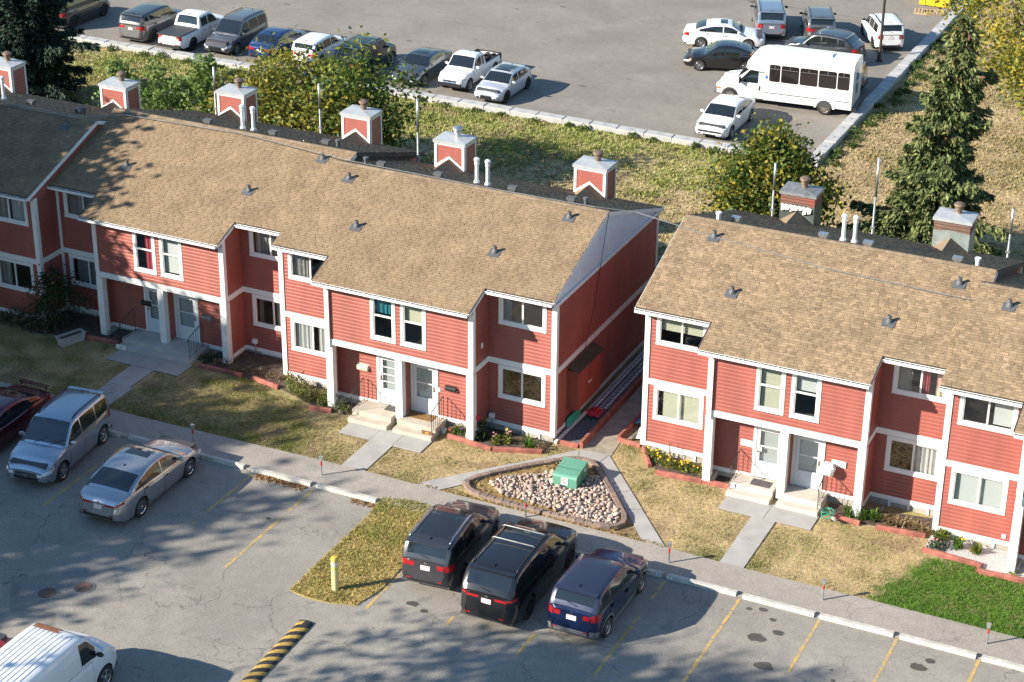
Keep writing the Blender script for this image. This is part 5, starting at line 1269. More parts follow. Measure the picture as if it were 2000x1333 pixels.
for i, (x, n0, n1) in enumerate(curbs):
    dx = 0.0; rz = random.uniform(-0.012, 0.012)
    lab = {0: 'concrete parking curb'}.get(0)
    o = bpy.data.objects.new('parking_curb', CURB); COL.objects.link(o); o.location = (x, 51.14+random.uniform(-.02, .02), 0.014); o.rotation_euler = (0, 0, rz)
    prop(o, 'weathered concrete parking curb with number plates at the stall heads', 'parking curb', 'parking curbs along the asphalt footpath')
    for sx, t in ((-1, n0), (1, n1)):
        b = MB(); xx = sx*(L_/2-0.11); b.face([(xx-0.09, -0.0975, 0.02), (xx+0.09, -0.0975, 0.02), (xx+0.09, -0.0815, 0.115), (xx-0.09, -0.0815, 0.115)]); pl = b.build('number_plate', RFLT, o)
        text_part('stall_number', t, 0.09, pl, (xx, -0.094, 0.066), (math.radians(80.5), 0, 0), NUMM, 0.003)

# outlet posts
def outlet_post(label, x, y):
    R = thing('outlet_post', label, 'post', (x, y, 0.04), group='outlet posts along the footpath')
    b = MB(); b.lathe([(0.032, 0), (0.032, 0.62)], 10); b.build('pole', GAL, R, smooth=True)
    b = MB(); b.lathe([(0.037, 0.40), (0.037, 0.56)], 10); b.build('red_band', M('band_red', (0.5, 0.05, 0.04), 0.5), R, smooth=True)
    b = MB(); b.box(-0.06, 0.06, -0.05, 0.05, 0.62, 0.74); b.box(-0.07, 0.07, -0.06, 0.06, 0.74, 0.755); b.build('outlet_box', GAL, R)
for lab, x, y in (('grey steel outlet post with red band beside silver sedan nose', -37.15, 51.83), ('grey steel outlet post with red band by the walk to stair 40', -31.84, 51.86), ('grey steel outlet post with red band beside paver ringed rock bed', -24.23, 52.46),
                  ('grey steel outlet post with red band near end of diagonal walk', -18.84, 51.93), ('grey steel outlet post with red band at the dry lawn edge', -13.68, 52.06), ('grey steel outlet post with red band at the green lawn edge', -8.44, 51.95)):
    outlet_post(lab, x, y)

# bollard
R = thing('bollard', 'faded yellow steel bollard on the grass verge', 'bollard', (-27.76, 45.78, 0.04))
b = MB(); b.lathe([(0.115, 0), (0.115, 1.14)], 20); b.build('post', M('faded_yellow', (0.70, 0.56, 0.22), 0.6, ramp2=(0.72, 0.62, 0.36), vscale=2.5), R, smooth=True)
b = MB(); b.lathe([(0.118, 1.12), (0.118, 1.19), (0.09, 1.225), (0.0, 1.24)], 20); b.build('cap', YEL, R, smooth=True, sharp=40)
for z in (0.80,):
    b = MB(); b.lathe([(0.1185, z), (0.1185, z+0.05)], 20); b.build('band', M('lime_band', (0.62, 0.62, 0.05), 0.5), R, smooth=True)
b = MB(); b.lathe([(0.1178, 0.95), (0.1178, 1.02)], 20); b.build('band', RFLT, R, smooth=True)

# speed bump
R = thing('speed_bump', 'black and yellow striped rubber speed bump on asphalt', 'speed bump', (-27.58, 40.6, 0.013), math.radians(1.5))
prof_ = [(0.24*math.cos(t), 0.11*math.sin(t)**0.8 if math.sin(t) > 0 else 0) for t in np.linspace(0, math.pi, 11)]
def bump_pt(k, y): return (prof_[k][0], y, prof_[k][1])
b = MB()
ys = np.linspace(-3.2, 3.2, 33)
for a, c in zip(ys[:-1], ys[1:]):
    for k in range(10): b.face([bump_pt(k, a), bump_pt(k, c), bump_pt(k+1, c), bump_pt(k+1, a)][::-1])
for yy, sgn in ((-3.2, -1), (3.2, 1)):
    for k in range(10): b.face([(prof_[k][0], yy, prof_[k][1]), (prof_[k+1][0], yy, prof_[k+1][1]), (0, yy+sgn*0.16, 0)][::sgn])
b.build('rubber_body', M('rubber', (0.028, 0.028, 0.03), 0.8, var=0.3, vscale=9), R, smooth=True, sharp=60)
BUMPY = M('bump_yellow', (0.46, 0.30, 0.07), 0.8, var=0.25, vscale=8)
for i in range(15):
    b = MB(); y0 = -2.7+i*0.42
    for k in range(10):
        s0, s1 = k*0.045, (k+1)*0.045
        q = [(prof_[k][0]*1.012, y0-s0, prof_[k][1]+0.004), (prof_[k][0]*1.012, y0+0.2-s0, prof_[k][1]+0.004), (prof_[k+1][0]*1.012, y0+0.2-s1, prof_[k+1][1]+0.004), (prof_[k+1][0]*1.012, y0-s1, prof_[k+1][1]+0.004)]
        if max(p[1] for p in q) < 3.19: b.face(q[::-1])
    if b.f: b.build('yellow_stripe', BUMPY, R, smooth=True)

# manholes
for x, y, lab in ((-35.84, 41.62, 'rusty round manhole cover sunk in the dark repair patch'), (-35.01, 42.4, 'rusty round manhole cover level with the repair patch')):
    R = thing('manhole_cover', lab, 'manhole', (x, y, 0.017))
    b = MB(); b.lathe([(0.36, 0.0), (0.36, 0.012), (0.31, 0.014), (0.31, 0.004)], 28); b.build('frame', GALD, R)
    b = MB(); b.lathe([(0.305, 0.006), (0.0, 0.008)], 28); lid = b.build('lid', M('cast_iron', (0.17, 0.105, 0.075), 0.7, metal=0.3, var=0.3, vscale=8), R)
    b = MB()
    for k in range(-5, 6):
        for q in range(-5, 6):
            if math.hypot(k, q)*0.05 < 0.27: b.box(k*0.05-0.016, k*0.05+0.016, q*0.05-0.016, q*0.05+0.016, 0.008, 0.016)
    b.build('tread', M('iron_tread', (0.24, 0.165, 0.13), 0.6, metal=0.3), lid, kind='stuff')

# transformer box
R = thing('transformer_box', 'green utility transformer box standing in the river stones', 'utility box', (-23.86, 55.33, 0.05), math.radians(2))
GRNB = M('utility_green', (0.115, 0.30, 0.215), 0.45, var=0.08, vscale=4)
b = MB(); pr_ = [(-0.52, 0.0), (-0.54, 0.40), (-0.50, 0.48), (-0.43, 0.51), (0.52, 0.62), (0.54, 0.59), (0.54, 0.0)]
n_ = len(pr_)
for sx in (-0.44, 0.44): b.v += [(sx, p[0], p[1]) for p in pr_]
for k in range(n_-1): b.f.append((k, n_+k, n_+k+1, k+1)); b.mi.append(0); b.c.append(None)
b.f += [tuple(range(n_)), tuple(range(2*n_-1, n_-1, -1))]; b.mi += [0, 0]; b.c += [None, None]
b.build('cabinet', GRNB, R)
b = MB(); b.box(-0.13, 0.12, -0.548, -0.541, 0.14, 0.40); sg_ = b.build('warning_sign', RFLT, R)
for z in (0.34, 0.28, 0.22): 
    b = MB(); b.box(-0.10, 0.09 if z > 0.3 else 0.05, -0.552, -0.549, z, z+0.03); b.build('sign_line', M('sign_red', (0.45, 0.06, 0.05), 0.6) if z > 0.3 else NUMM, sg_)
b = MB(); b.box(0.44, 0.448, 0.0, 0.02, 0.05, 0.5); b.build('seam', M('seam_dark', (0.02, 0.09, 0.05), 0.7), R)
b = MB(); b.box(0.44, 0.446, 0.2, 0.34, 0.36, 0.48); b.build('side_sign', RFLT, R)
b = MB(); b.bar((-0.45, -0.1, 0.551), (0.45, -0.1, 0.551), 0.016, 0.016); b.build('lid_seam', M('seam_dark', (0.02, 0.09, 0.05), 0.7), R)

# rock bed ringed with pavers
ISL = [(-27.13, 53.57), (-26.95, 53.2), (-26.69, 53.0), (-25.82, 52.84), (-24.11, 52.82), (-22.71, 52.82), (-21.7, 52.86), (-21.2, 53.02), (-20.98, 53.4), (-21.05, 53.85), (-21.4, 54.3), (-22.33, 55.48), (-23.35, 56.68), (-23.7, 56.92), (-24.13, 56.95), (-24.62, 56.70), (-25.53, 55.8), (-26.5, 54.72), (-27.0, 54.05)]
def resample(poly, step):
    P = [np.array(p) for p in poly]+[np.array(poly[0])]; out = []; acc = 0.0
    for a, c in zip(P[:-1], P[1:]):
        L = np.linalg.norm(c-a); t = acc
        while t < L: out.append(a+(c-a)*t/L); t += step
        acc = t-L
    return out
R = thing('rock_bed', 'river stone bed ringed with brown pavers around the transformer', 'rock bed', (-24.2, 54.6, 0)); O = np.array((-24.2, 54.6))
b = MB(); b.prism([tuple(np.array(p)-O) for p in ISL], 0.0, 0.05); b.build('mulch', M('dry_mulch', (0.34, 0.245, 0.10), 0.95, ramp2=(0.20, 0.13, 0.055), vscale=5, bump=0.9, bscale=30), R)
PAVM = [bevel_box_mesh('paver', 0.29, 0.20, 0.17, 0.02, M('paver_brown%d' % k, c, 0.9, var=0.15, vscale=7, bump=0.2, bscale=60), 0.006) for k, c in enumerate(((0.215, 0.155, 0.125), (0.255, 0.185, 0.145), (0.19, 0.145, 0.125)))]
rs = resample(ISL, 0.305); cen = np.mean(ISL, 0)
for i, p in enumerate(rs):
    q = rs[(i+1) % len(rs)]; d = q-p; a = math.atan2(d[1], d[0]); mid = (p+q)/2; nn = np.array((-d[1], d[0]))/np.linalg.norm(d)
    if np.dot(nn, cen-mid) < 0: nn = -nn
    mid = mid+nn*0.11
    o = bpy.data.objects.new('paver', PAVM[random.randrange(3)]); COL.objects.link(o); o.parent = R; o.location = (mid[0]-O[0], mid[1]-O[1], 0.01+random.uniform(-.006, .006)); o.rotation_euler = (0, 0, a+random.uniform(-.02, .02))
def stone_mesh(k, r):
    rg = np.random.default_rng(100+k); b = MB(); nu, nv = 7, 5
    s = rg.uniform(0.75, 1.25, 3)*np.array((1.15, 0.95, 0.75)); ph = rg.uniform(0, 6, 4)
    rows = []
    for i in range(1, nv):
        t = math.pi*i/nv
        for j in range(nu):
            p = 2*math.pi*j/nu; rr = 1+0.12*math.sin(2*p+ph[0]+t)+0.10*math.sin(3*t+p+ph[1])
            b.v.append((r*s[0]*rr*math.sin(t)*math.cos(p), r*s[1]*rr*math.sin(t)*math.sin(p), r*s[2]*rr*math.cos(t)))
    top, bot = len(b.v), len(b.v)+1; b.v += [(0, 0, r*s[2]), (0, 0, -r*s[2])]
    for i in range(nv-2):
        for j in range(nu): j2 = (j+1) % nu; b.f.append((i*nu+j, (i+1)*nu+j, (i+1)*nu+j2, i*nu+j2))
    for j in range(nu): j2 = (j+1) % nu; b.f += [(top, j, j2), (bot, (nv-2)*nu+j2, (nv-2)*nu+j)]
    b.mi = [0]*len(b.f); b.c = [None]*len(b.f)
    cols = ((0.42, 0.35, 0.29), (0.36, 0.32, 0.29), (0.48, 0.44, 0.39), (0.30, 0.27, 0.25), (0.46, 0.36, 0.30), (0.52, 0.49, 0.44), (0.24, 0.22, 0.215), (0.42, 0.31, 0.26))
    c = cols[k % len(cols)]
    return b.mesh('stone', M('stone%d' % (k % 8), (c[0]*1.02, c[1]*0.93, c[2]*0.88), 0.8, var=0.2, vscale=8), smooth=True)
STONES = [stone_mesh(k, 0.1) for k in range(16)]
inner = [tuple(np.array(p)+(cen-np.array(p))*0.13) for p in ISL]
ROCKZ = [(-26.35, 53.95), (-25.6, 53.45), (-24.5, 53.35), (-23.0, 53.2), (-21.4, 53.1), (-21.3, 53.7), (-22.4, 55.2), (-23.0, 55.9), (-24.2, 56.0), (-25.0, 55.2), (-26.0, 54.5)]
placed = []; tries = 0
while len(placed) < 900 and tries < 60000:
    tries += 1; x = random.uniform(-26.6, -21.2); y = random.uniform(53.0, 56.3)
    if not inpoly(np.array([x]), np.array([y]), ROCKZ)[0]: continue
    if -24.36 < x < -23.36 and 54.72 < y < 55.95: continue
    r_ = random.choice((0.042, 0.048, 0.055, 0.06, 0.07, 0.085, 0.1)); lvl = 0
    near = [p for p in placed if (p[0]-x)**2+(p[1]-y)**2 < ((p[2]+r_)*0.78)**2]
    if near:
        if len(near) > 2 or random.random() < 0.75 or any(p[3] for p in near): continue
        lvl = 1
    placed.append((x, y, r_, lvl))
placed.sort(key=lambda p: -p[2])
rest = MB()
for i, (x, y, r_, lvl) in enumerate(placed):
    me = STONES[random.randrange(16)]; loc = (x-O[0], y-O[1], 0.05+r_*0.4+lvl*0.055); rot = (random.uniform(-.5, .5), random.uniform(-.5, .5), random.uniform(0, 6.28)); s = r_/0.1
    if i < 300:
        o = bpy.data.objects.new('stone', me); COL.objects.link(o); o.parent = R; o.location = loc; o.rotation_euler = rot; o.scale = (s, s, s)
    else:
        mt = Matrix.LocRotScale(Vector(loc), Matrix.Rotation(rot[2], 3, 'Z').to_quaternion(), Vector((s, s, s)))
        n0 = len(rest.v); rest.v += [tuple(mt @ v.co) for v in me.vertices]; k = int(me.materials[0].name[5:6])
        for p in me.polygons: rest.f.append(tuple(n0+v for v in p.vertices)); rest.mi.append(k); rest.c.append(None)
if rest.f: rest.build('stone_fill', [MATS['stone%d' % k] for k in range(8)], R, smooth=True, kind='stuff')

# ---------------------------------------------------------------- porch steps with iron rails
def rail(parent, x, y0, y1, z0, z1, zt0, zt1, curl=True):
    """one iron railing: y0 street end, y1 house end"""
    b = MB(); r_ = 0.014
    b.tube([(x, y0, z0), (x, y0, zt0-0.06)], r_, 6); b.tube([(x, y1, z1), (x, y1, zt1)], r_, 6)
    pts = [(x, y0-0.04, zt0-0.16), (x, y0-0.05, zt0-0.08), (x, y0, zt0), (x, (y0+y1)/2, (zt0+zt1)/2+0.02), (x, y1, zt1)]
    b.tube(pts, 0.017, 6); b.tube([(x, y0, z0+0.12), (x, y1, z1+0.08)], 0.01, 6)
    for k in range(1, 6):
        t = k/6; b.tube([(x, y0+(y1-y0)*t, z0+0.12+(z1+0.08-z0-0.12)*t), (x, y0+(y1-y0)*t, zt0+(zt1-zt0)*t)], 0.009, 5)
    return b.build('railing', M('iron_rail', (0.03, 0.028, 0.027), 0.5), parent)
STEPC = M('step_concrete', (0.45, 0.405, 0.33), 0.92, var=0.12, vscale=3, bump=0.2, bscale=60)
def porch_steps(label, x0, x1, yf, yb, zl, rail_x, mat=STEPC, group=None, zs_=None):
    R = thing('concrete_steps', label, 'steps', ((x0+x1)/2, yf, 0)); cx = (x0+x1)/2; hs = zl/2
    b = MB(); b.box(x0-cx, x1-cx, 0.36, yb-yf, -0.1, zl); b.build('landing', mat, R)
    b = MB(); b.box(x0-cx, x1-cx, 0.0, 0.358, -0.1, hs); b.build('step', mat, R)
    for rx in rail_x: rail(R, rx-cx, 0.2, 1.15, hs, zl, 1.1, 1.33)
    return R
WHITEB = M('pale_step', (0.50, 0.46, 0.40), 0.9, var=0.1, vscale=3, bump=0.15, bscale=60)
SA = porch_steps('tan concrete steps with iron rail below the cream mailbox', -33.0, -31.38, 55.72, 57.0, 0.38, [-32.93])
SB = porch_steps('tan concrete steps with iron rail and number 40', -31.12, -29.55, 55.72, 57.0, 0.38, [-29.62])
SC = porch_steps('grey concrete double porch with two iron rails in dappled shade', -44.15, -40.75, 56.95, 58.4, 0.31, [-44.05, -40.85], CON)
SD = porch_steps('pale concrete steps with iron rail and number 41', -18.68, -17.12, 56.86, 57.96, 0.38, [-18.6], WHITEB)
SE = porch_steps('pale concrete steps with a white bag tied to the rail', -16.87, -15.4, 56.86, 57.98, 0.38, [-15.46], WHITEB)
SF = porch_steps('pale concrete steps beside the white gravel bed', -7.9, -6.4, 55.7, 56.9, 0.38, [-7.8], WHITEB)
for S_, tx, ty, body, bgc, wid in ((SB, 0.55, 0.20, '40', M('sign_wood', (0.16, 0.08, 0.04), 0.7), 0.42), (SD, -0.52, 0.345, '41', RFLT, 0.46)):
    b = MB(); b.box(tx-wid/2, tx+wid/2, ty, ty+0.03, 0.19, 0.36) if body == '41' else b.box(tx-wid/2, tx+wid/2, ty-0.06, ty-0.03, 0.19, 0.33)
    o = b.build('number_sign', bgc, S_)
    text_part('house_number', body, 0.17 if body == '41' else 0.14, o, (tx, (ty-0.003) if body == '41' else ty-0.063, 0.275 if body == '41' else 0.26), (math.pi/2, 0, 0), NUMM if body == '41' else YEL, 0.004)
b = MB(); b.box(-0.75-0.95, -0.95-0.3, -0.06, -0.03, 0.05, 0.24); o = b.build('number_sign', RFLT, SC); text_part('house_number', '37', 0.15, o, (-1.47, -0.063, 0.145), (math.pi/2, 0, 0), NUMM, 0.004)

# doormats
def mat_(label, x, y, z, sx, sy, m_):
    b = MB(); b.box(-sx/2, sx/2, -sy/2, sy/2, 0, 0.015); o = b.build('doormat', m_); o.location = (x, y, z); prop(o, label, 'doormat')
MATD = M('mat_dark', (0.045, 0.045, 0.045), 0.9, ramp2=(0.11, 0.10, 0.095), vscale=18)
mat_('dark patterned doormat in front of the gridded glass door', -31.65, 56.75, 0.381, 0.55, 0.4, MATD); mat_('worn brown doormat on the steps of number 40', -30.45, 56.72, 0.381, 1.05, 0.5, M('mat_brown', (0.20, 0.11, 0.035), 0.95, var=0.3, vscale=6)); mat_('black patterned doormat on the steps of number 41', -17.65, 57.58, 0.381, 0.7, 0.42, MATD)

# mailboxes and plaques on the porch walls
def mailbox(label, x, y, z, mat, hood=True):
    R = thing('mailbox', label, 'mailbox', (x, y, z))
    b = MB(); pr = [(0, 0.0), (-0.11, 0.0), (-0.12, 0.10), (-0.10, 0.155), (-0.05, 0.18), (0, 0.185)]; n = len(pr)
    for sx in (-0.22, 0.22): b.v += [(sx, p[0], p[1]) for p in pr]
    for k in range(n-1): b.f.append((k, n+k, n+k+1, k+1)[::-1]); b.mi.append(0); b.c.append(None)
    b.f += [tuple(range(n))[::-1], tuple(range(n, 2*n))]; b.mi += [0, 0]; b.c += [None, None]
    b.build('box', mat, R); b = MB(); b.box(-0.05, 0.05, -0.128, -0.12, 0.05, 0.065); b.build('latch', BLKM, R)
    b = MB(); b.box(-0.25, 0.25, 0.0, 0.012, -0.02, 0.23); b.build('back_board', WHT, R)
MBC = M('mailbox_cream', (0.60, 0.54, 0.42), 0.5)
mailbox('cream curved mailbox on the porch wall', -33.0, 56.98, 1.62, MBC); mailbox('black mailbox on white board beside the door of number 40', -29.35, 56.98, 1.58, BLKM)
mailbox('black mailbox with notices in the shaded porch', -43.6, 58.38, 1.45, BLKM); mailbox('black mailbox with white board at the sunlit porch end', -40.75, 58.38, 1.42, GALD)
def plaque(label, x, y, z, w_, h_, m_=RFLT):
    b = MB(); b.box(-w_/2, w_/2, -0.02, 0.0, -h_/2, h_/2); o = b.build('plaque', m_); o.location = (x, y, z); prop(o, label, 'plaque'); return o
plaque('blank white plaque on the porch wall of number 41', -18.35, 57.95, 1.62, 0.5, 0.24); plaque('blank white plaque beside the door with the bag on its rail', -15.1, 57.99, 1.6, 0.5, 0.24)
for lab, x, y, z in (('small white doorbell plate between the door and black mailbox', -29.86, 56.98, 1.5), ('small white doorbell plate between a blank plaque and white door', -17.9, 57.95, 1.5), ('small white outlet box low on the green lawn house wall', -9.25, 57.45, 0.62), ('small white outlet box low beside the cream blinds window', -19.95, 58.55, 0.62), ('small white vent cover on the porch cheek wall', -28.1, 57.0, 3.6)):
    plaque(lab, x, y, z, 0.13, 0.15) if 'cheek' not in lab else None
b = MB(); b.box(0, 0.02, -0.07, 0.07, -0.1, 0.1); o = b.build('vent_cover', RFLT); o.location = (-28.155, 57.05, 3.62); prop(o, 'small white vent cover on the porch cheek wall', 'vent')
# outlet with pipe at the recess of number 40 and meter
for lab, x, y in (('white outdoor outlet box on a pipe above the canna bed', -27.95, 57.52), ('white outdoor outlet box on a pipe above the bare flower bed', -38.95, 58.92)):
    R = thing('outlet_box', lab, 'outlet', (x, y, 0)); b = MB(); b.box(-0.1, 0.1, -0.1, 0.02, 0.55, 0.72); b.build('box', RFLT, R); b = MB(); b.tube([(0, -0.04, 0.0), (0, -0.04, 0.56)], 0.02, 8); b.build('pipe', GAL, R)

# ---------------------------------------------------------------- passage: shed, ladders, timbers, gravel
R = thing('wall_shed', 'narrow red shed with shingled top on the gable wall', 'shed', (-25.52, 58.65, 0))
b = MB(); b.box(0.03, 0.42, 0.0, 2.15, 0.92, 2.5); b.build('body', SHEDR, R)
for k in range(2):
    b = MB(); b.box(0.42, 0.445, 0.04+k*1.05, 1.05+k*1.05, 0.95, 2.46); dr = b.build('door', SHEDR, R); b = MB(); b.box(0.445, 0.47, 0.97 if k == 0 else 1.12, 1.02 if k == 0 else 1.17, 1.65, 1.72); b.build('knob', RFLT, dr)
rows = []; yy = np.array((-1.0, 0, 0.32)); yy = yy/np.linalg.norm(yy)*0.14; nn = np.array((0.32, 0, 1)); nn /= np.linalg.norm(nn)
for k in range(4): rows.append((np.array((0.50, -0.08, 2.5))+yy*k, np.array((0.50, 2.25, 2.5))+yy*k, yy, nn))
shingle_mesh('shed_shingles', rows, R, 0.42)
b = MB(); b.face([(0.5, -0.08, 2.49), (0.5, 2.25, 2.49), (0.0, 2.25, 2.65), (0.0, -0.08, 2.65)]); b.build('shed_deck', SHB, R)
b = MB(); b.box(-25.42, -25.36, 58.5, 59.6, 0.25, 0.62); o = b.build('teal_board', TEAL); prop(o, 'teal painted board leaning below the red wall shed', 'board')
sheet('dark_gravel_bed', [(-25.4, 57.75), (-24.6, 57.75), (-24.6, 66.0), (-25.4, 66.0)], 0.05, M('dark_gravel', (0.07, 0.075, 0.085), 0.9, ramp2=(0.19, 0.20, 0.21), vscale=16, detail=2, bump=1.0, bscale=16), thick=0.05)
def timber(label, a, c, z=0.0, w_=0.14, h_=0.17, mt=RWD):
    L = math.hypot(c[0]-a[0], c[1]-a[1]); b = MB(); n = max(1, int(L/0.6)); ch = 0.03
    sec = [(-w_/2, 0), (-w_/2, h_-ch), (-w_/2+ch, h_), (w_/2-ch, h_), (w_/2, h_-ch), (w_/2, 0)]
    for k in range(n+1):
        j = random.uniform(-0.008, 0.008); b.v += [(L*k/n, p[0]+j, p[1]+random.uniform(-.004, .004)) for p in sec]
    for k in range(n):
        for q in range(5): b.f.append((6*k+q, 6*k+6+q, 6*k+7+q, 6*k+1+q)[::-1]); b.mi.append(0); b.c.append(None)
    b.f += [tuple(range(6)), tuple(6*n+q for q in range(5, -1, -1))]; b.mi += [0, 0]; b.c += [None, None]
    o = b.build('edging_timber', mt); o.location = (a[0], a[1], z); o.rotation_euler = (0, 0, math.atan2(c[1]-a[1], c[0]-a[0]))
    prop(o, label, 'timber'); return o
timber('long red timber edging the dark gravel along the passage', (-24.5, 57.7), (-24.52, 66.0), 0, 0.16, 0.28)
timber('short red timber closing the front of the dark gravel bed', (-25.3, 57.68), (-24.6, 57.72), 0, 0.14, 0.17)
timber('red timber on the sunny side of the passage path', (-23.5, 58.85), (-23.38, 62.5), 0, 0.14, 0.22)
timber('red timber at the passage mouth in front of scrap boards', (-23.5, 58.8), (-22.6, 58.72), 0)
timber('slanting red timber at the corner of the marigold bed', (-22.45, 58.62), (-21.75, 57.5), 0)
timber('red timber along the front of the marigold bed', (-21.4, 57.2), (-19.72, 57.32), 0); timber('red timber between porch column and number 41 steps', (-19.7, 57.33), (-18.75, 57.4), 0)
timber('red timber beside the green garden hose', (-14.95, 57.05), (-13.95, 57.02), 0); timber('red timber in front of the dry daylily bed', (-13.4, 57.05), (-11.75, 57.22), 0)
timber('red timber along the white gravel bed', (-11.62, 56.36), (-9.72, 56.24), 0); timber('short red timber turning at the white gravel bed', (-9.68, 56.26), (-9.64, 55.9), 0); timber('red timber at the green lawn end of the white gravel', (-9.62, 55.86), (-5.5, 56.1), 0)
timber('red timber along the petunia bed of number 40', (-29.15, 56.32), (-27.3, 56.12), 0); timber('red timber in front of the canna bed', (-27.28, 56.14), (-25.6, 56.75), 0)
timber('red timber beside the grey double porch', (-40.4, 57.05), (-38.4, 57.07), 0); timber('red timber in front of the bare flower bed', (-37.9, 57.07), (-36.65, 56.82), 0); timber('red timber half hidden under the weedy bed', (-34.75, 55.95), (-33.9, 56.08), 0)
timber('red timber in tree shade beside the planter box', (-45.9, 57.18), (-44.3, 57.28), 0)
sheet('white_gravel_bed', [(-11.6, 57.4), (-11.6, 56.4), (-9.66, 56.28), (-9.6, 55.9), (-5.5, 56.15), (-5.5, 57.6)], 0.06, M('white_gravel', (0.60, 0.59, 0.57), 0.9, ramp2=(0.36, 0.35, 0.34), vscale=22, detail=2, bump=1.0, bscale=22), thick=0.06)
for poly in ([(-29.1, 57.0), (-29.1, 56.4), (-27.3, 56.2), (-25.6, 56.85), (-25.6, 57.6), (-28.3, 57.6)], [(-40.4, 58.4), (-40.4, 57.1), (-37.0, 57.1), (-36.7, 56.9), (-34.3, 56.1), (-33.2, 56.2), (-33.2, 57.55), (-36.85, 57.6), (-36.9, 59.0), (-39.6, 59.0)], [(-22.4, 58.5), (-21.4, 57.3), (-18.8, 57.45), (-18.8, 58.0), (-19.6, 58.5)], [(-15.3, 57.9), (-14.9, 57.1), (-11.8, 57.3), (-11.7, 58.5)], [(-49.5, 57.5), (-48.5, 56.6), (-45.5, 57.2), (-44.3, 57.4), (-44.4, 58.9), (-48, 58.9)]):
    sheet('flower_bed_soil', poly, 0.05, SOIL, thick=0.05)

def ladder(label, a, c, w_, z, n):
    R = thing('ladder', label, 'ladder', (a[0], a[1], z), math.atan2(c[1]-a[1], c[0]-a[0])); L = math.hypot(c[0]-a[0], c[1]-a[1]); LM = M('ladder_alu', (0.66, 0.69, 0.71), 0.4, metal=0.25)
    return R, L, LM
def build_ladder(label, a, c, z, w_, n, lean):
    R, L, LM = ladder(label, a, c, w_, z, n)
    for s in (0, 1):
        b = MB(); b.bar((0, 0, 0.02) if s == 0 else (0, -w_*math.cos(lean), 0.02+w_*math.sin(lean)), (L, 0, 0.02) if s == 0 else (L, -w_*math.cos(lean), 0.02+w_*math.sin(lean)), 0.04, 0.08); b.build('rail', LM, R)
    for k in range(n):
        x = L*(k+0.5)/n; b = MB(); b.tube([(x, 0, 0.02), (x, -w_*math.cos(lean), 0.02+w_*math.sin(lean))], 0.017, 6); b.build('rung', LM, R)
build_ladder('long aluminium ladder lying nearest the passage timber', (-24.68, 60.4), (-24.66, 66.2), 0.30, 0.42, 19, -2.6)
build_ladder('aluminium ladder stacked against the gable wall', (-24.98, 60.2), (-24.96, 66.4), 0.42, 0.40, 20, -2.5)
b = MB(); random.seed(11); n = 9
gp = [[(0.62*(i/n-0.5), 0.7*(j/n-0.5), 0.08+0.14*random.random()*(1-abs(2*i/n-1))) for j in range(n+1)] for i in range(n+1)]
for i in range(n):
    for j in range(n): b.face([gp[i][j], gp[i+1][j], gp[i+1][j+1], gp[i][j+1]])
o = b.build('tarp_bundle', M('red_tarp', (0.55, 0.02, 0.03), 0.4)); o.location = (-25.05, 60.15, 0.1); prop(o, 'crumpled red tarp at the foot of the ladders', 'tarp')
b = MB(); b.bar((-25.45, 57.55, 0.09), (-25.3, 60.0, 0.2), 0.1, 0.08); o = b.build('drain_extension', RFLT); prop(o, 'white drain extension lying beside the dark gravel', 'drain pipe')
for i, (x, y, sx, sy, z) in enumerate(((-23.1, 59.2, 0.9, 0.10, 0.06), (-23.05, 59.45, 0.9, 0.12, 0.1), (-23.0, 59.8, 1.1, 0.12, 0.08))):
    b = MB(); b.box(-sx/2, sx/2, -sy/2, sy/2, 0, 0.05); o = b.build('scrap_board', WODG); o.location = (x, y, z); o.rotation_euler = (0, 0, 1.3+0.15*i); prop(o, 'weathered scrap board on the heap beside the passage', 'board', 'scrap boards beside the passage')
b = MB(); b.face([(0, 0, 0.05), (0.5, 0.1, 0.1), (0.6, 0.7, 0.35), (0.05, 0.75, 0.3)]); b.face([(0, 0, 0.05), (0.05, 0.75, 0.3), (-0.15, 0.8, 0.12)]); o = b.build('plastic_sheet', RFLT); o.location = (-22.95, 59.1, 0.05); prop(o, 'crumpled white plastic sheet on the scrap heap', 'sheet')
b = MB(); b.box(-0.25, 0.25, -0.9, 0.9, 0.0, 0.05); o = b.build('blue_board', M('blue_board', (0.05, 0.28, 0.5), 0.5)); o.location = (-23.1, 60.9, 0.3); o.rotation_euler = (0, -0.5, 0.0); prop(o, 'blue panel leaning beside the passage path', 'panel')

# white bag on the rail, garden hose
b = MB(); rg = np.random.default_rng(3); nu, nv = 12, 8
for i in range(nv+1):
    t = math.pi*i/nv
    for j in range(nu):
        p = 2*math.pi*j/nu; rr = 0.2*(1+0.25*rg.standard_normal()*0.6); b.v.append((rr*1.25*math.sin(t)*math.cos(p), rr*0.8*math.sin(t)*math.sin(p), 0.26*math.cos(t)+(0.04 if j % 3 == 0 else 0)))
for i in range(nv):
    for j in range(nu): j2 = (j+1) % nu; b.f.append((i*nu+j, (i+1)*nu+j, (i+1)*nu+j2, i*nu+j2)); b.mi.append(0); b.c.append(None)
o = b.build('plastic_bag', RFLT); o.location = (-15.4, 57.75, 1.42); prop(o, 'white plastic bag tied over the railing post', 'bag')
R = thing('garden_hose', 'teal green garden hose coiled beside the steps', 'hose', (-15.05, 56.85, 0.08))
b = MB(); b.tube([((0.2+0.03*math.sin(5*t))*math.cos(t), (0.16+0.03*math.cos(3*t))*math.sin(t), 0.06+0.012*t+0.05*math.sin(2.3*t)) for t in np.linspace(0, 22, 120)], 0.018, 6); b.build('coil', M('hose_green', (0.02, 0.26, 0.17), 0.4), R, smooth=True)
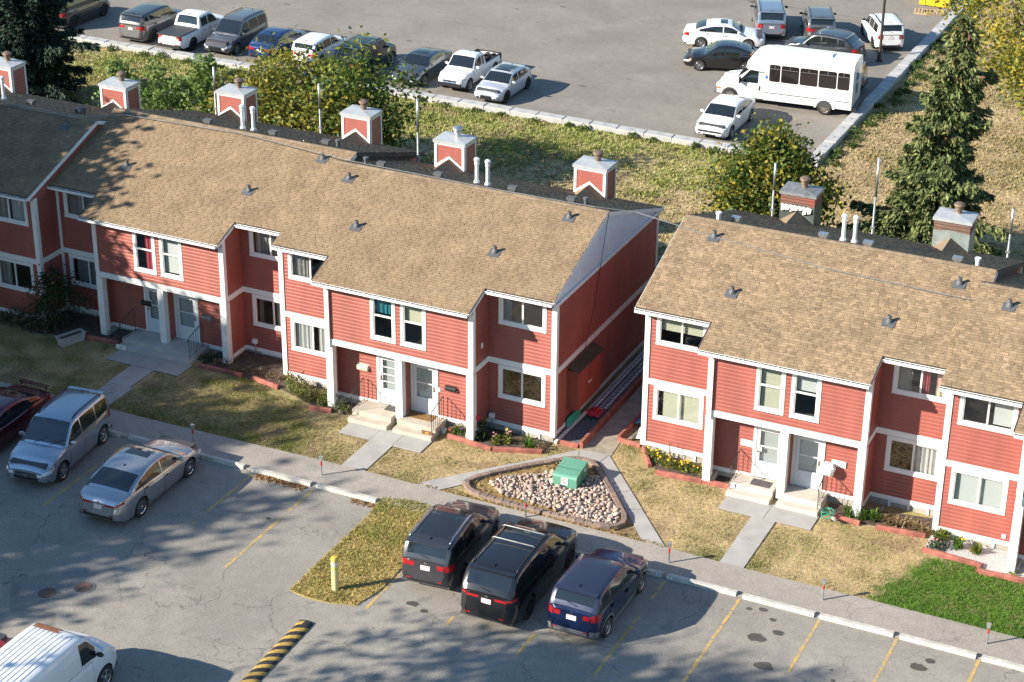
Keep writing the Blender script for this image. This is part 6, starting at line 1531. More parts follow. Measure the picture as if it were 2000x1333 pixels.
b = MB(); b.tube([(0.2, -0.05, 0.1), (0.35, -0.25, 0.16)], 0.05, 8); b.build('nozzle', M('hose_grey', (0.40, 0.45, 0.42), 0.5), R)
# planter
R = thing('planter_box', 'weathered grey wooden planter box beside the tall shrub', 'planter', (-46.1, 56.6, 0), math.radians(68))
b = MB(); pw_, pd_, ph_ = 0.55, 0.2, 0.36
b.v = [(-pw_*0.9, -pd_*0.85, 0), (pw_*0.9, -pd_*0.85, 0), (pw_*0.9, pd_*0.85, 0), (-pw_*0.9, pd_*0.85, 0), (-pw_, -pd_, ph_), (pw_, -pd_, ph_), (pw_, pd_, ph_), (-pw_, pd_, ph_)]
b.f = [(0, 1, 5, 4), (1, 2, 6, 5), (2, 3, 7, 6), (3, 0, 4, 7)]; b.mi = [0]*4; b.c = [None]*4; b.build('box', M('planter_grey', (0.36, 0.37, 0.37), 0.8, var=0.15), R)
b = MB(); b.box(-pw_-.02, pw_+.02, -pd_-.03, -pd_+.02, ph_, ph_+.03); b.box(-pw_-.02, pw_+.02, pd_-.02, pd_+.03, ph_, ph_+.03); b.box(-pw_-.03, -pw_+.02, -pd_+.02, pd_-.02, ph_, ph_+.03); b.box(pw_-.02, pw_+.03, -pd_+.02, pd_-.02, ph_, ph_+.03); b.build('rim', M('planter_grey', (0.36, 0.37, 0.37), 0.8), R)
b = MB(); b.box(-pw_*.95, pw_*.95, -pd_*.9, pd_*.9, ph_-.08, ph_-.06); b.build('soil', SOIL, R)
for lab, x, y, m_ in (('small pale blue pot by the steps of number 40', -29.4, 56.45, M('pot_blue', (0.45, 0.55, 0.58), 0.4)), ('small terracotta pot by the steps of number 40', -29.2, 56.62, M('pot_red', (0.34, 0.12, 0.07), 0.7))):
    b = MB(); b.lathe([(0.0, 0.0), (0.07, 0.0), (0.1, 0.18), (0.085, 0.18), (0.08, 0.12), (0, 0.12)], 14); o = b.build('flower_pot', m_, smooth=True, sharp=40); o.location = (x, y, 0.05); prop(o, lab, 'pot')

# service masts behind the roofs with their wires
def mast(label, x, y, z0, z1, two):
    R = thing('service_mast', label, 'mast', (x, y, 0), group=None)
    zm = z0+(z1-z0)*0.5
    b = MB(); b.tube([(0, 0, 0.0), (0, 0, zm)], 0.045, 8); b.build('lower_pipe', GALD, R, smooth=True); b = MB(); b.tube([(0, 0, zm), (0, 0, z1)], 0.052, 8); b.build('upper_pipe', GAL, R, smooth=True)
    b = MB(); b.box(-0.08, 0.08, -0.07, 0.07, z0+0.25, z0+0.33); b.build('bracket', GALD, R)
for lab, x, y, z0, z1 in (('steel service mast between leafy shrub and yellow green tree', -47.25, 69.35, 5.3, 7.5), ('steel service mast in front of the yellow green tree', -41.95, 69.35, 5.3, 7.55), ('steel service mast at the stepped roof end', -36.5, 68.0, 5.3, 8.15), ('steel service mast in front of the round tree', -21.5, 69.0, 5.4, 7.6), ('tall steel service mast left of the spruce', -17.5, 69.0, 5.4, 8.5), ('steel service mast right of the spruce', -12.35, 69.0, 5.4, 7.4)):
    mast(lab, x, y, z0, z1, True)
def wire(label, pts, r_=0.014, m_=BLKM, sag=0.0):
    b = MB(); P = []
    for a, c in zip(pts[:-1], pts[1:]):
        for k in range(8): t = k/8; P.append(tuple(Vector(a).lerp(Vector(c), t)-Vector((0, 0, sag*4*t*(1-t)))))
    P.append(pts[-1]); b.tube(P, r_, 5); o = b.build('cable', m_); prop(o, label, 'cable'); return o
wire('black cable running along the ridges of the left row houses', [(-59, 61.8, 7.5), (-49, 61.6, 7.42), (-47.3, 62.9, 7.35), (-42, 63.0, 7.42), (-37.4, 62.3, 7.5), (-36.2, 61.9, 7.6), (-30, 61.85, 7.56), (-26.0, 61.95, 7.55), (-24.6, 62.5, 7.4), (-22.0, 62.1, 7.25), (-17, 61.5, 7.05), (-12.3, 61.3, 7.0), (-9, 61.3, 7.3)], 0.016, GALD)
wire('thin cable hanging down the red gable wall', [(-25.42, 61.9, 7.45), (-25.40, 61.2, 5.6), (-25.42, 60.8, 4.2), (-25.42, 60.0, 2.8)], 0.012)
# far lot: lamp pole, bin, pallets
R = thing('lamp_pole', 'dark steel lamp pole beside white boxy SUV', 'lamp pole', (-27.42, 105.97, 0.012))
b = MB(); b.lathe([(0.2, 0), (0.2, 0.06), (0.12, 0.1), (0.11, 0.7), (0.085, 0.75), (0.065, 8.0)], 12); b.build('pole', M('dark_brown_steel', (0.05, 0.035, 0.03), 0.5, metal=0.4), R, smooth=True, sharp=40); b = MB(); b.box(-0.15, 0.15, -0.8, 0.1, 7.95, 8.15); b.build('lamp_head', M('dark_brown_steel', (0.05, 0.035, 0.03), 0.5, metal=0.4), R)
R = thing('waste_bin', 'yellow waste container at the far lot edge', 'container', (-27.4, 118.35, 0.012))
b = MB(); b.box(-0.9, 0.9, -0.6, 0.6, 0.06, 1.15); b.build('body', M('bin_yellow', (0.78, 0.52, 0.02), 0.5), R)
for k in (-0.6, 0.0, 0.6):
    b = MB(); b.box(k-0.05, k+0.05, -0.64, -0.601, 0.06, 1.15); b.build('rib', M('bin_yellow', (0.78, 0.52, 0.02), 0.5), R)
b = MB(); b.box(-0.94, 0.94, -0.65, 0.65, 1.15, 1.22); b.build('lid', BLKP, R)
for i, (x, y, rz) in enumerate(((-27.6, 116.3, 0.2), (-27.0, 116.45, 0.5))):
    R = thing('wooden_pallet', 'broken wooden pallet lying before the yellow container', 'pallet', (x, y, 0.014), rz, 'pallets by the yellow container')
    for k in range(6): b = MB(); b.box(-0.6+k*0.2, -0.48+k*0.2, -0.45, 0.45, 0.1, 0.12); b.build('slat', M('pallet_wood', (0.45, 0.34, 0.2), 0.9), R)
    for k in (-0.4, 0, 0.4): b = MB(); b.box(-0.6, 0.52, k-0.04, k+0.04, 0.0, 0.1); b.build('runner', M('pallet_wood', (0.45, 0.34, 0.2), 0.9), R)
# ================================================================ VEGETATION
def leaf_quads(P, size, cols, flat=0.0, long=1.0, droop=None):
    """one diamond per point with random orientation"""
    n = len(P); a = rng.normal(size=(n, 3)); a[:, 2] *= (1-flat); a /= np.linalg.norm(a, axis=1)[:, None]
    if droop is not None: a = a*0.6+droop; a /= np.linalg.norm(a, axis=1)[:, None]
    c = rng.normal(size=(n, 3)); c -= (c*a).sum(1)[:, None]*a; c /= np.linalg.norm(c, axis=1)[:, None]
    s = np.asarray(size).reshape(-1, 1) if np.ndim(size) else np.full((n, 1), size)
    V = np.stack([P-a*s*long, P+c*s*0.55, P+a*s*long, P-c*s*0.55], 1).reshape(-1, 3)
    F = np.arange(4*n).reshape(n, 4); return V, F, cols
def limb_mesh(b, p, q, r0, r1, wob=0.12, seg=5, n=6):
    p = Vector(p); q = Vector(q); pts = []; L = (q-p).length
    for k in range(seg+1):
        t = k/seg; w_ = math.sin(math.pi*t)*wob*L; pts.append(p.lerp(q, t)+Vector((random.uniform(-w_, w_), random.uniform(-w_, w_), random.uniform(0, w_)*0.5)))
    b.tube(pts, [r0+(r1-r0)*k/seg for k in range(seg+1)], n, cap=False); return pts
def deciduous(name, label, x, y, h, r, z0, palette, clumps=130, per=55, leaf=0.11, trunk=0.16, stems=1, cat='tree', shape=1.0, gap=0.0, seed=1, squash=1.0, group=None, spread=0.42):
    """trunk with limbs and a crown of leaf clumps; palette: list of (colour, weight)"""
    random.seed(seed); R = thing(name, label, cat, (x, y, 0), 0, group)
    rg = np.random.default_rng(seed); ch = h-z0; C = []
    while len(C) < clumps:
        d = rg.normal(size=3); d /= np.linalg.norm(d); k = rg.uniform(0.35, 1.0)**0.6
        p = d*k; rad = 1.0
        px_, py_, pz = p[0]*r, p[1]*r*squash, (p[2]*0.5+0.5)*ch
        f = pz/ch; prof_ = (math.sin(math.pi*min(1, max(0.02, f))**shape)**0.6)      # narrower at top and bottom
        lump = 1+0.28*math.sin(3*math.atan2(d[1], d[0])+seed+4*f)+0.15*math.sin(7*f+5*d[0])
        q = np.array((px_*prof_*lump, py_*prof_*lump, z0+pz))
        if gap and fbm(np.array([q[0]*0.9+seed*3]), np.array([q[2]*0.9+q[1]*0.5]), seed)[0] < gap: 
            if rg.random() < 0.85: continue
        C.append(q)
    C = np.array(C); b = MB()
    base = [(random.uniform(-0.12, 0.12)*stems, random.uniform(-0.12, 0.12)*stems) for _ in range(stems)]
    order = rg.permutation(len(C))
    for s in range(stems):
        tp = (base[s][0]+rg.normal()*r*0.25*(stems > 1), base[s][1]+rg.normal()*r*0.25*(stems > 1), z0+ch*rg.uniform(0.55, 0.8))
        pts = limb_mesh(b, (base[s][0], base[s][1], -0.1), tp, trunk, trunk*0.3, 0.05, 6, 8)
        for k in range(int(26/stems)+2):
            c = C[order[(s*31+k) % len(C)]]; t = random.randrange(2, 6); st_ = pts[t]
            limb_mesh(b, st_, c, trunk*0.28, 0.012, 0.08, 4, 5)
    b.build('trunk', BARK, R, smooth=True)
    sp = spread*min(1.0, r/2.2)+0.1
    P = np.repeat(C, per, axis=0)+rg.normal(size=(len(C)*per, 3))*np.array((sp, sp, sp*0.75))
    cl = np.array([p[0] for p in palette]); wt = np.array([p[1] for p in palette], float); wt /= wt.sum()
    ci = rg.choice(len(cl), size=len(C), p=wt); mixi = rg.choice(len(cl), size=len(P), p=wt)
    pick = np.where(rg.random(len(P)) < 0.6, np.repeat(ci, per), mixi)
    cols = cl[pick]*rg.uniform(0.75, 1.25, size=(len(P), 1)); keep = P[:, 2] > 0.05; P = P[keep]; cols = cols[keep]
    V, F, cols = leaf_quads(P, rg.uniform(0.7, 1.3, len(P))*leaf, cols, flat=0.2)
    np_mesh('crown', V, F, LEAF, R, cols=cols)
    return R
NEEDLE = M('needle', (0.03, 0.05, 0.02), 0.7, attr='Col', spec=0.25)
def spruce(label, x, y, h, rb, z0=0.3, pal=((0.035, 0.062, 0.026), (0.06, 0.085, 0.03)), seed=3, dens=1.0, cones=False, lean=(0, 0)):
    random.seed(seed); rg = np.random.default_rng(seed); R = thing('spruce_tree', label, 'tree', (x, y, 0))
    b = MB(); b.tube([(lean[0]*t, lean[1]*t, h*t-0.1) for t in np.linspace(0, 1, 8)], [0.22*(1-t)*h/12+0.015 for t in np.linspace(0, 1, 8)], 8); 
    P, D, S, C = [], [], [], []
    z = z0
    while z < h-0.15:
        f = z/h; Rr = rb*(1-f)**0.8*(0.85+0.15*math.sin(z*3.1+seed)); nb = max(5, int((7+3.5*(1-f))*dens))
        for k in range(nb):
            a = 2*math.pi*(k+rg.random()*0.8)/nb+z*1.7; L = Rr*rg.uniform(0.5, 1.2)*(1+0.22*math.sin(a*2+seed+z)); ca, sa = math.cos(a), math.sin(a)
            rise = 0.15*L*(f*1.6-0.3); ns = max(4, int(L/0.11)); bp = []
            for i in range(ns+1):
                t = i/ns; zz = z+rise*t-0.30*L*t*t*(1-f)+0.12*L*t**4; rr = L*t
                bp.append((ca*rr+lean[0]*f, sa*rr+lean[1]*f, zz))
            if L > 0.6: b.tube(bp[::max(1, ns//3)], [0.028*(1-i/4)+0.006 for i in range(len(bp[::max(1, ns//3)]))], 4, cap=False)
            for i in range(1, ns+1):
                t = i/ns; m_ = 19 if t > 0.2 else 7
                for q in range(m_):
                    wd = 0.42*L*(1-t)*0.5+0.10; o = rg.normal()*wd
                    P.append((bp[i][0]-sa*o, bp[i][1]+ca*o, bp[i][2]+rg.normal()*0.05-abs(o)*0.25-rg.random()**2*0.28*(1-0.5*f))); D.append((ca*0.7-sa*np.sign(o)*0.5, sa*0.7+ca*np.sign(o)*0.5, -0.35-0.3*rg.random())); S.append(rg.uniform(0.055, 0.125))
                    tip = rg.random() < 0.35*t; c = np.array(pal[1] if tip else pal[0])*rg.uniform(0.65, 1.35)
                    if cones and f > 0.55 and rg.random() < 0.16*(f-0.3): c = np.array((0.17, 0.09, 0.045))*rg.uniform(0.7, 1.2)
                    C.append(c)
        z += 0.30+0.24*(1-f)
    b.build('trunk', BARK, R, smooth=True)
    V, F, cols = leaf_quads(np.array(P), np.array(S), np.array(C), droop=np.array(D), long=1.5)
    np_mesh('crown', V, F, NEEDLE, R, cols=cols)
    return R
G1, G2, G3 = (0.055, 0.10, 0.020), (0.10, 0.15, 0.028), (0.17, 0.19, 0.035); Y1, Y2, Y3 = (0.32, 0.27, 0.035), (0.42, 0.33, 0.045), (0.22, 0.22, 0.04); BR = (0.16, 0.12, 0.06)
# trees seen behind the houses
spruce('tall spruce with cone laden top behind the torn chimney house', -17.5, 77.6, 12.0, 3.7, 0.4, pal=((0.10, 0.13, 0.045), (0.19, 0.205, 0.075)), seed=5, cones=True, lean=(0.85, 0.0), dens=1.1)
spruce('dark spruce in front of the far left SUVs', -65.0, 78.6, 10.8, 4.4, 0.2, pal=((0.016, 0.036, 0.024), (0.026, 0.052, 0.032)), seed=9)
deciduous('round_tree', 'round yellowing tree at the corner of the block wall', -23.7, 75.3, 6.5, 2.0, 0.9, [(G1, 3), (G2, 3), (Y3, 2), (Y1, 2.2), (Y2, 1)], clumps=240, per=110, leaf=0.105, seed=12, shape=0.75, trunk=0.14)
deciduous('leafy_tree', 'broad yellow green tree hiding the parked cars', -48.0, 76.2, 6.6, 3.6, 0.3, [(G2, 2), ((0.22, 0.25, 0.05), 5), (Y3, 3), (Y1, 2.5), (BR, 0.8)], clumps=190, per=62, leaf=0.125, stems=5, seed=21, trunk=0.07, gap=0.40, squash=0.8)
deciduous('leafy_tree', 'upright green tree beside the broad yellow green tree', -43.7, 76.0, 7.3, 2.0, 0.4, [(G1, 3), (G2, 3), (G3, 2), (Y1, 1)], clumps=120, per=62, leaf=0.125, stems=3, seed=22, trunk=0.07, gap=0.40)
for i, (x, y, h, r, sd, lb) in enumerate(((-57.0, 75.6, 4.6, 1.3, 31, 'loose bright green shrub beside the dark spruce'), (-54.4, 75.4, 5.1, 1.35, 32, 'loose bright green shrub between two other tall shrubs'), (-52.1, 75.8, 5.6, 1.2, 33, 'loose bright green shrub left of the steel mast'))):
    deciduous('tall_shrub', lb, x, y, h, r, 0.3, [((0.075, 0.14, 0.03), 3), ((0.13, 0.21, 0.045), 4), ((0.2, 0.29, 0.1), 2)], clumps=60, per=36, leaf=0.115, stems=4, seed=sd, trunk=0.045, cat='shrub', gap=0.42, spread=0.25)
deciduous('leafy_tree', 'bright yellow autumn tree beyond the right block wall', -15.6, 92.5, 12.0, 4.6, 2.8, [(G3, 4), (Y3, 4), (Y1, 3), (Y2, 1.5), (G2, 1.5)], clumps=190, per=70, leaf=0.13, seed=41, trunk=0.22, gap=0.3)
# tall trees outside the picture on the sunny side: their shadows fall on the lot, lawns and left roofs
for i, (x, y, h, r, z0, sd, lb, cl) in enumerate(((-58.0, 26.0, 17.3, 4.6, 3.0, 51, 'tall leafy tree across the lot, farthest from the houses', 150), (-61.0, 31.0, 17.5, 4.6, 3.0, 52, 'tall leafy tree across the lot between two other tall trees', 150), (-64, 47.0, 17.0, 4.0, 3.5, 53, 'tall leafy tree at the end of the parking row', 140), (-69.5, 50.0, 17.0, 4.2, 4.0, 54, 'tall leafy tree beside the shaded row house', 130),
        (-64, 37.5, 16.0, 4.2, 3.0, 58, 'tall leafy tree across the lot opposite the grey porch', 150), (-60.5, 52.0, 16.0, 3.8, 2.5, 61, 'leafy tree close to the shaded row house end', 130), (-59.0, 47.5, 15.0, 3.6, 2.0, 59, 'leafy tree before the shaded end of the row', 120), (-58.5, 41.0, 14.0, 3.6, 2.5, 60, 'leafy tree beside the maroon sedan row', 120), (-40.0, 25.5, 15.2, 3.0, 8.5, 56, 'slender high crowned tree across the lot', 60), (-36.8, 24.6, 16.2, 2.8, 9.5, 57, 'slender taller high crowned tree across the lot', 55))):
    deciduous('leafy_tree', lb, x, y, h, r, z0, [(G1, 3), (G2, 3), (Y3, 1)], clumps=int(cl*(1.5 if z0 < 6 else 1.2)), per=50, leaf=0.27 if z0 < 6 else 0.18, seed=sd, trunk=0.2, gap=0.2 if z0 < 6 else 0.33, spread=0.6)

# ---------------------------------------------------------------- garden plants
def plant(name, label, x, y, h, r, pal, n=220, leaf=0.05, upright=0.0, seed=1, flowers=None, cat='plant', group=None, z=0.05, sx=1.0, sy=1.0):
    rg = np.random.default_rng(seed); R = thing(name, label, cat, (x, y, z), 0, group)
    if upright:                                                    # strap leaves rising from the base
        V, F, C = [], [], []; k = 0
        for i in range(n):
            a = rg.uniform(0, 6.28); l = rg.uniform(0.6, 1.1)*h; o = rg.uniform(0.25, 1.0)*r; w_ = leaf*rg.uniform(0.3, 0.6); dx, dy = math.cos(a), math.sin(a); bx, by = dx*0.06*r+rg.normal()*r*0.25*sx, dy*0.06*r+rg.normal()*r*0.25*sy
            p0 = (bx, by, 0); p1 = (bx+dx*o*0.45, by+dy*o*0.45, l*0.75); p2 = (bx+dx*o, by+dy*o, l*rg.uniform(0.55, 1.0))
            V += [(p0[0]-dy*w_, p0[1]+dx*w_, 0), (p0[0]+dy*w_, p0[1]-dx*w_, 0), (p1[0]+dy*w_, p1[1]-dx*w_, p1[2]), (p1[0]-dy*w_, p1[1]+dx*w_, p1[2]), (p2[0]+dy*.003, p2[1], p2[2]), (p2[0]-dy*.003, p2[1], p2[2])]
            F += [(k, k+1, k+2, k+3), (k+3, k+2, k+4, k+5)]; k += 6; c = np.array(pal[rg.integers(len(pal))])*rg.uniform(0.75, 1.25); C += [c, c*1.1]
        np_mesh('foliage', np.array(V), np.array(F), LEAF, R, cols=np.array(C))
    else:
        d = rg.normal(size=(n, 3)); d /= np.linalg.norm(d, axis=1)[:, None]; k = rg.random(n)**0.4
        P = np.stack([d[:, 0]*k*r*sx, d[:, 1]*k*r*sy, np.abs(d[:, 2])*k*h], 1); P += rg.normal(size=P.shape)*0.02; P[:, 2] = np.maximum(P[:, 2], 0.01)
        cl = np.array(pal)[rg.integers(len(pal), size=n)]*rg.uniform(0.7, 1.3, size=(n, 1)); V, F, cl = leaf_quads(P, rg.uniform(0.6, 1.3, n)*leaf, cl)
        np_mesh('foliage', V, F, LEAF, R, cols=cl)
    b = MB()
    for i in range(5): a = rg.uniform(0, 6.28); b.tube([(0, 0, -0.02), (math.cos(a)*r*0.4*sx, math.sin(a)*r*0.4*sy, h*0.7)], [0.008, 0.004], 5)
    b.build('stem', BARK, R)
    for i, (c, m_) in enumerate(flowers or []):
        for j in range(c):
            a = rg.uniform(0, 6.28); q = rg.uniform(0.2, 0.9)*r; s = rg.uniform(0.03, 0.05); b = MB(); b.lathe([(0, 0), (s, s*0.4), (s*0.8, s), (0, s*1.1)], 7, origin=(math.cos(a)*q*sx, math.sin(a)*q*sy, h*rg.uniform(0.7, 1.05))); b.build('flower', m_, R)
    return R
FRED = M('flower_red', (0.6, 0.01, 0.04), 0.6); FPNK = M('flower_pink', (0.6, 0.25, 0.3), 0.6); FYEL = M('flower_yellow', (0.75, 0.5, 0.02), 0.6); FPUR = M('flower_purple', (0.2, 0.03, 0.25), 0.6); FWHT = M('flower_white', (0.7, 0.7, 0.66), 0.6)
DKL = [(0.03, 0.05, 0.02), (0.06, 0.055, 0.03), (0.08, 0.12, 0.03)]; BRG = [(0.07, 0.16, 0.02), (0.11, 0.22, 0.03)]; MIX = [G2, G3, Y1, (0.05, 0.10, 0.02)]; DRYP = [(0.30, 0.22, 0.11), (0.22, 0.15, 0.07), (0.36, 0.28, 0.15)]
R = plant('canna_plant', 'dark leaved canna with one red flower head', -28.0, 56.72, 0.75, 0.3, DKL, 40, 0.16, 0.0, 71, None)
b = MB(); b.lathe([(0, 0), (0.09, 0.03), (0.12, 0.12), (0.06, 0.2), (0, 0.22)], 9, origin=(-0.12, -0.1, 0.78)); b.build('flower', FRED, R); b = MB(); b.tube([(0, 0, 0), (-0.12, -0.1, 0.8)], 0.012, 6); b.build('flower_stem', BARK, R)
plant('flowering_plant', 'small pink flowered plant beside the canna', -27.35, 56.6, 0.4, 0.2, MIX, 130, 0.05, 0, 72, [(3, FPNK)]); plant('flowering_plant', 'taller pale flowered plant before the basement window', -26.98, 56.78, 0.55, 0.22, MIX, 150, 0.05, 0, 73, [(4, FPNK), (2, FYEL)])
plant('grassy_plant', 'bright green strap leaved plant by the gable corner', -26.2, 56.9, 0.45, 0.35, BRG, 60, 0.04, 1.0, 74); plant('petunia_plant', 'low lime green plant with purple flowers at porch corner', -29.0, 56.75, 0.28, 0.32, BRG+[G3], 220, 0.045, 0, 75, [(5, FPUR)])
plant('dry_plant', 'withered brown plant at the gable corner', -25.7, 56.95, 0.3, 0.25, DRYP, 120, 0.04, 0, 76)
for i in range(9):
    plant('marigold_plant', 'leafy marigold clump in the bed below cream blinds', -22.0+0.27*i+random.uniform(-.05, .05), 58.15-0.09*min(i, 4)+random.uniform(-.12, .12), random.uniform(0.3, 0.45), 0.24, [G2, (0.05, 0.13, 0.03), Y1, Y3], 130, 0.05, 0, 80+i, [(3, FYEL)], group='marigolds below the cream blinds')
plant('twig_plant', 'thin dead stems leaning in the marigold bed', -21.3, 58.25, 1.0, 0.2, DRYP, 14, 0.04, 0, 95)
for i, (x, y, h) in enumerate(((-14.4, 57.4, 0.42), (-14.0, 57.35, 0.45), (-13.6, 57.5, 0.42))):
    plant('daylily_plant', 'green strap leaved daylily beside the porch column', x, y, h, 0.3, BRG+[G2], 55, 0.04, 1.0, 100+i, group='green daylilies beside the porch column')
for i in range(7):
    plant('dry_daylily', 'withered straw coloured daylily in the sunny bed', -13.6+0.28*i, 57.45+random.uniform(-.15, .2), random.uniform(0.2, 0.35), 0.32, DRYP, 50, 0.04, 1.0, 110+i, group='withered daylilies in the sunny bed')
plant('golden_plant', 'yellow green mound at the corner of the white gravel', -11.25, 57.2, 0.45, 0.36, [(0.20, 0.24, 0.03), G3, (0.12, 0.2, 0.03)], 90, 0.045, 1.0, 121); plant('dark_shrub', 'dark green mound with pink flowers before the white gravel', -11.2, 56.66, 0.38, 0.36, [(0.03, 0.06, 0.03), (0.05, 0.09, 0.04)], 260, 0.05, 0, 122, [(4, FPNK)])
plant('golden_plant', 'yellow flowered clump in the white gravel', -10.62, 57.0, 0.42, 0.3, BRG+[G3], 70, 0.045, 1.0, 123, [(2, FYEL)]); plant('golden_plant', 'bright clump in the white gravel near the basement window', -9.98, 56.95, 0.35, 0.27, BRG+[G3, Y1], 70, 0.045, 1.0, 124); plant('golden_plant', 'small yellow tuft before the porch column in white gravel', -8.6, 56.2, 0.18, 0.2, [Y1, G3], 60, 0.04, 0, 125)
for i in range(16):
    x = -36.4+0.16*i+random.uniform(-.1, .1); plant('weed_plant', 'tall seeding weed in the bed under the white curtains', x, 57.15-0.05*i+random.uniform(-.3, .25), random.uniform(0.45, 0.8), 0.22, [G3, (0.22, 0.23, 0.06), (0.30, 0.27, 0.12), G2], 110, 0.05, 0, 130+i, group='weeds under the white curtains')
plant('green_weed', 'bright green weed clump against the porch column', -34.35, 56.5, 0.6, 0.28, BRG, 160, 0.055, 0, 150)
for i in range(7): plant('dry_plant', 'grey brown dead plant in the bare flower bed', -39.9+0.5*i, 57.5+random.uniform(-.15, .3), random.uniform(0.2, 0.4), 0.26, DRYP+[(0.14, 0.11, 0.09)], 90, 0.04, 0, 160+i, group='dead plants in the bare flower bed')
plant('green_mound', 'dark green mound at the foot of the grey porch', -40.35, 57.7, 0.22, 0.4, [(0.03, 0.09, 0.03), (0.05, 0.12, 0.04)], 220, 0.05, 0, 170)
plant('green_weed', 'leafy weed clump beside the drainpipe bend', -33.55, 56.35, 0.35, 0.35, [G1, G2, (0.2, 0.22, 0.12)], 200, 0.05, 0, 171)
deciduous('tall_shrub', 'dark leafy shrub taller than the planter box', -47.3, 57.4, 2.6, 0.95, 0.15, [((0.022, 0.045, 0.018), 3), ((0.04, 0.07, 0.025), 2), ((0.25, 0.1, 0.06), 0.25)], clumps=46, per=44, leaf=0.07, stems=4, seed=180, trunk=0.03, cat='shrub', spread=0.3)
for i in range(6): plant('dark_shrub', 'low dark plant in the shaded bed', -49.6+0.42*i, 56.9+random.uniform(-.2, .2), random.uniform(0.5, 0.9), 0.38, [(0.03, 0.055, 0.025), (0.06, 0.08, 0.04), (0.16, 0.15, 0.10)], 180, 0.06, 0, 185+i, group='low plants in the shaded bed')
# weeds growing along the block walls
for i in range(26):
    x = -70+1.72*i+random.uniform(-.5, .5); plant('wall_weed', 'green weed tuft at the foot of the long block wall', x, 88.25+random.uniform(-.2, .1), random.uniform(0.15, 0.4), random.uniform(0.2, 0.45), [G2, (0.06, 0.12, 0.02), G3], 120, 0.07, 0, 200+i, group='weeds along the long block wall', z=0)
for i in range(30):
    y = 89.0+1.05*i; plant('wall_weed', 'green weed tuft at the foot of the right block wall', -25.25+abs(random.gauss(0, 0.35)), y+random.uniform(-.4, .4), random.uniform(0.15, 0.45), random.uniform(0.25, 0.6), [G2, (0.06, 0.12, 0.02), (0.05, 0.09, 0.02)], 130, 0.075, 0, 240+i, group='weeds along the right block wall', z=0)

# ---------------------------------------------------------------- grass blades (nobody could count them)
def grass(name, label, x0, x1, y0, y1, dens, hgt, wid, excl, z=0.0, colfun=None, poly=None):
    n = int((x1-x0)*(y1-y0)*dens); P = np.stack([rng.uniform(x0, x1, n), rng.uniform(y0, y1, n)], 1)
    k = np.ones(n, bool)
    for e in excl: k &= ~inpoly(P[:, 0], P[:, 1], e)
    if poly: k &= inpoly(P[:, 0], P[:, 1], poly)
    P = P[k]; c, g = grass_colour(P[:, 0], P[:, 1]) if colfun is None else colfun(P)
    keep = rng.random(len(P)) < 0.45+0.55*g; P = P[keep]; c = c[keep]; g = g[keep]; n = len(P)
    V = np.zeros((n, 3, 3, 3)); C = np.repeat(c[:, None, :], 3, 1)*rng.uniform(0.8, 1.45, size=(n, 3, 1))
    for j in range(3):
        a = rng.uniform(0, 6.283, n); h = hgt*rng.uniform(0.5, 1.3, n)*(0.6+0.7*g); l = h*rng.uniform(0.2, 0.9, n); w_ = wid*rng.uniform(0.6, 1.3, n); b0 = P+rng.normal(size=(n, 2))*0.03; t = rng.uniform(0, 6.283, n)
        V[:, j, 0, 0] = b0[:, 0]-np.sin(a)*w_; V[:, j, 0, 1] = b0[:, 1]+np.cos(a)*w_; V[:, j, 1, 0] = b0[:, 0]+np.sin(a)*w_; V[:, j, 1, 1] = b0[:, 1]-np.cos(a)*w_
        V[:, j, 2, 0] = b0[:, 0]+np.cos(t)*l; V[:, j, 2, 1] = b0[:, 1]+np.sin(t)*l; V[:, j, 2, 2] = h
    V[..., 2] += z
    o = np_mesh(name, V.reshape(-1, 3), np.arange(9*n).reshape(-1, 3), M('grass_blade', (0.2, 0.2, 0.1), 0.8, attr='Col', spec=0.15), cols=C.reshape(-1, 3)); prop(o, label, 'grass', kind='stuff'); return o
HOUSES = [rect(-60, -36.85, 57.2, 70), rect(-36.95, -25.4, 56.3, 68), rect(-22.5, -11.6, 57.4, 69), rect(-11.6, 2, 56.2, 68), rect(-25.5, -23.3, 57.6, 71)]
BEDS = [[(-29.1, 57.0), (-29.1, 56.3), (-27.3, 56.1), (-25.6, 56.75), (-25.6, 57.6)], [(-40.6, 58.6), (-40.6, 57.0), (-37.0, 57.0), (-36.6, 56.8), (-34.3, 55.9), (-33.2, 56.0), (-33.2, 57.6)], [(-22.6, 58.7), (-21.4, 57.1), (-18.7, 57.3), (-18.7, 58.5)], [(-15.4, 58), (-15.0, 57.0), (-11.7, 57.2), (-11.7, 58.5)], [(-11.7, 57.6), (-11.7, 56.3), (-9.7, 56.2), (-9.65, 55.8), (-5.4, 56), (-5.4, 57.6)], [(-49.6, 57.6), (-48.5, 56.5), (-45.5, 57.1), (-44.2, 57.3), (-44.3, 58.9)], [tuple(p) for p in ISL]]
grass('front_lawn_grass', 'dry and green lawn grass in front of the row houses', -60, -4, 52.62, 59.2, 520, 0.05, 0.011, WALKS+HOUSES+BEDS)
grass('back_lawn_grass', 'yellow green grass on the bank behind the row houses', -72, -4, 67, 88.4, 75, 0.11, 0.03, [])
grass('slope_grass', 'dry grass on the slope beyond the right block wall', -25.3, -8, 88.4, 124, 70, 0.12, 0.034, [])
def verge_col(P):
    n2 = fbm(P[:, 0]*1.2, P[:, 1]*1.2, 61); n3 = fbm(P[:, 0]*5, P[:, 1]*5, 71); g = np.clip(0.42+1.3*(n2-0.5)+0.3*(P[:, 1]-48.5)/3.0*0.4, 0, 1); c = TAN*np.array((1.05, 1.0, 0.75))*(1-g[:, None])+OLV*g[:, None]*1.35; return c*(0.75+0.5*n3[:, None]), g
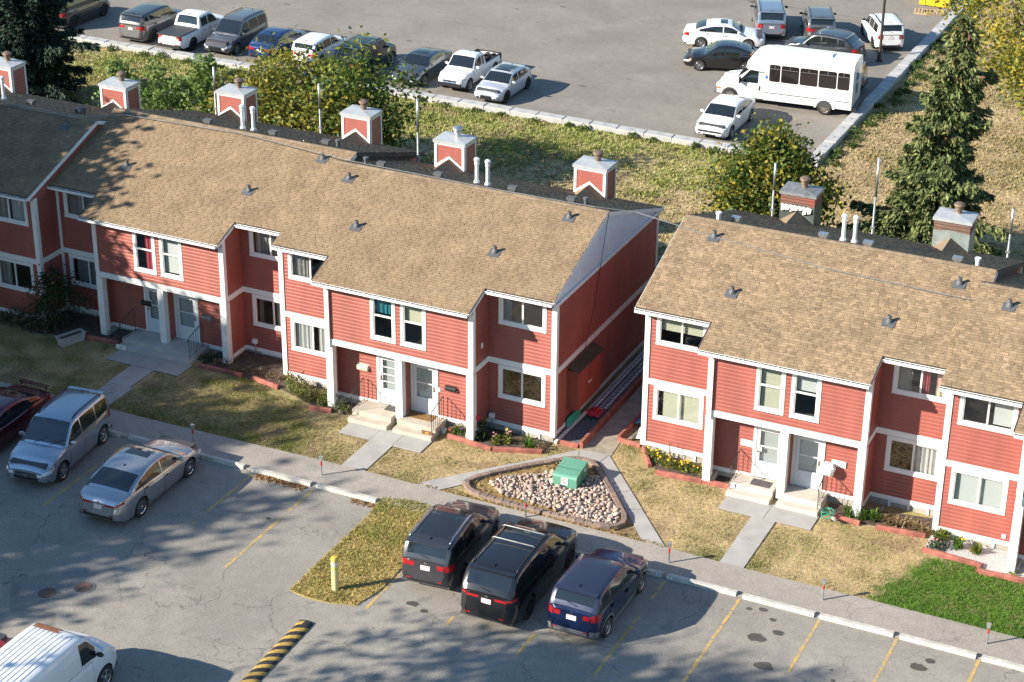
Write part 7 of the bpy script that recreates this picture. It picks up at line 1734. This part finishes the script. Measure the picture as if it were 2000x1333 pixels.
grass('verge_grass', 'leaf littered grass on the verge between parking stalls', -29.2, -26.4, 45.0, 51.8, 800, 0.055, 0.012, [], 0.045, verge_col, STRIP)
# fallen leaves on verge, lawns and along the curbs
def litter(name, label, pts, size, pal, z):
    n = len(pts); P = np.concatenate([pts, np.full((n, 1), z)+rng.uniform(0.0, 0.05, (n, 1))], 1); c = np.array(pal)[rng.integers(len(pal), size=n)]*rng.uniform(0.7, 1.3, (n, 1))
    V, F, c = leaf_quads(P, rng.uniform(0.6, 1.3, n)*size, c, flat=0.75); o = np_mesh(name, V, F, LEAF, cols=c); prop(o, label, 'leaves', kind='stuff')
LP = [(0.42, 0.30, 0.08), (0.50, 0.38, 0.12), (0.34, 0.22, 0.08), (0.25, 0.15, 0.06)]
q = np.stack([rng.uniform(-29.1, -26.5, 1500), 45.0+6.6*rng.random(1500)**1.4], 1); q = q[inpoly(q[:, 0], q[:, 1], STRIP)]
litter('verge_leaves', 'fallen yellow leaves scattered on the grass verge', q, 0.035, LP, 0.06)
q = np.concatenate([np.stack([rng.uniform(-33.9, -31.9, 500), 50.95-np.abs(rng.normal(size=500))*0.16], 1), np.stack([rng.uniform(-30.1, -29.1, 160), 50.95-np.abs(rng.normal(size=160))*0.12], 1)])
litter('curb_leaves', 'fallen brown leaves drifted against the parking curbs', q, 0.045, [(0.34, 0.19, 0.08), (0.42, 0.25, 0.11), (0.24, 0.13, 0.06)], 0.02)
q = np.stack([rng.uniform(-48, -36, 900), 52.7+1.6*rng.random(900)**1.6], 1)
litter('lawn_leaves', 'fallen yellow leaves along the left lawn edge', q, 0.035, LP, 0.04)
q = np.stack([rng.uniform(-27.1, -21, 2200), rng.uniform(52.8, 57, 2200)], 1); q = q[inpoly(q[:, 0], q[:, 1], ISL)]
litter('bed_mulch_leaves', 'dry straw and leaves among the river stones', q, 0.05, [(0.46, 0.34, 0.13), (0.40, 0.28, 0.10), (0.30, 0.19, 0.08)], 0.06)
q = np.stack([rng.uniform(-28.9, -19.3, 500), 52.75+np.abs(rng.normal(size=500))*0.08], 1)
litter('path_edge_straw', 'dry straw along the paver ring and path edge', q, 0.04, [(0.46, 0.34, 0.13), (0.38, 0.27, 0.11)], 0.05)
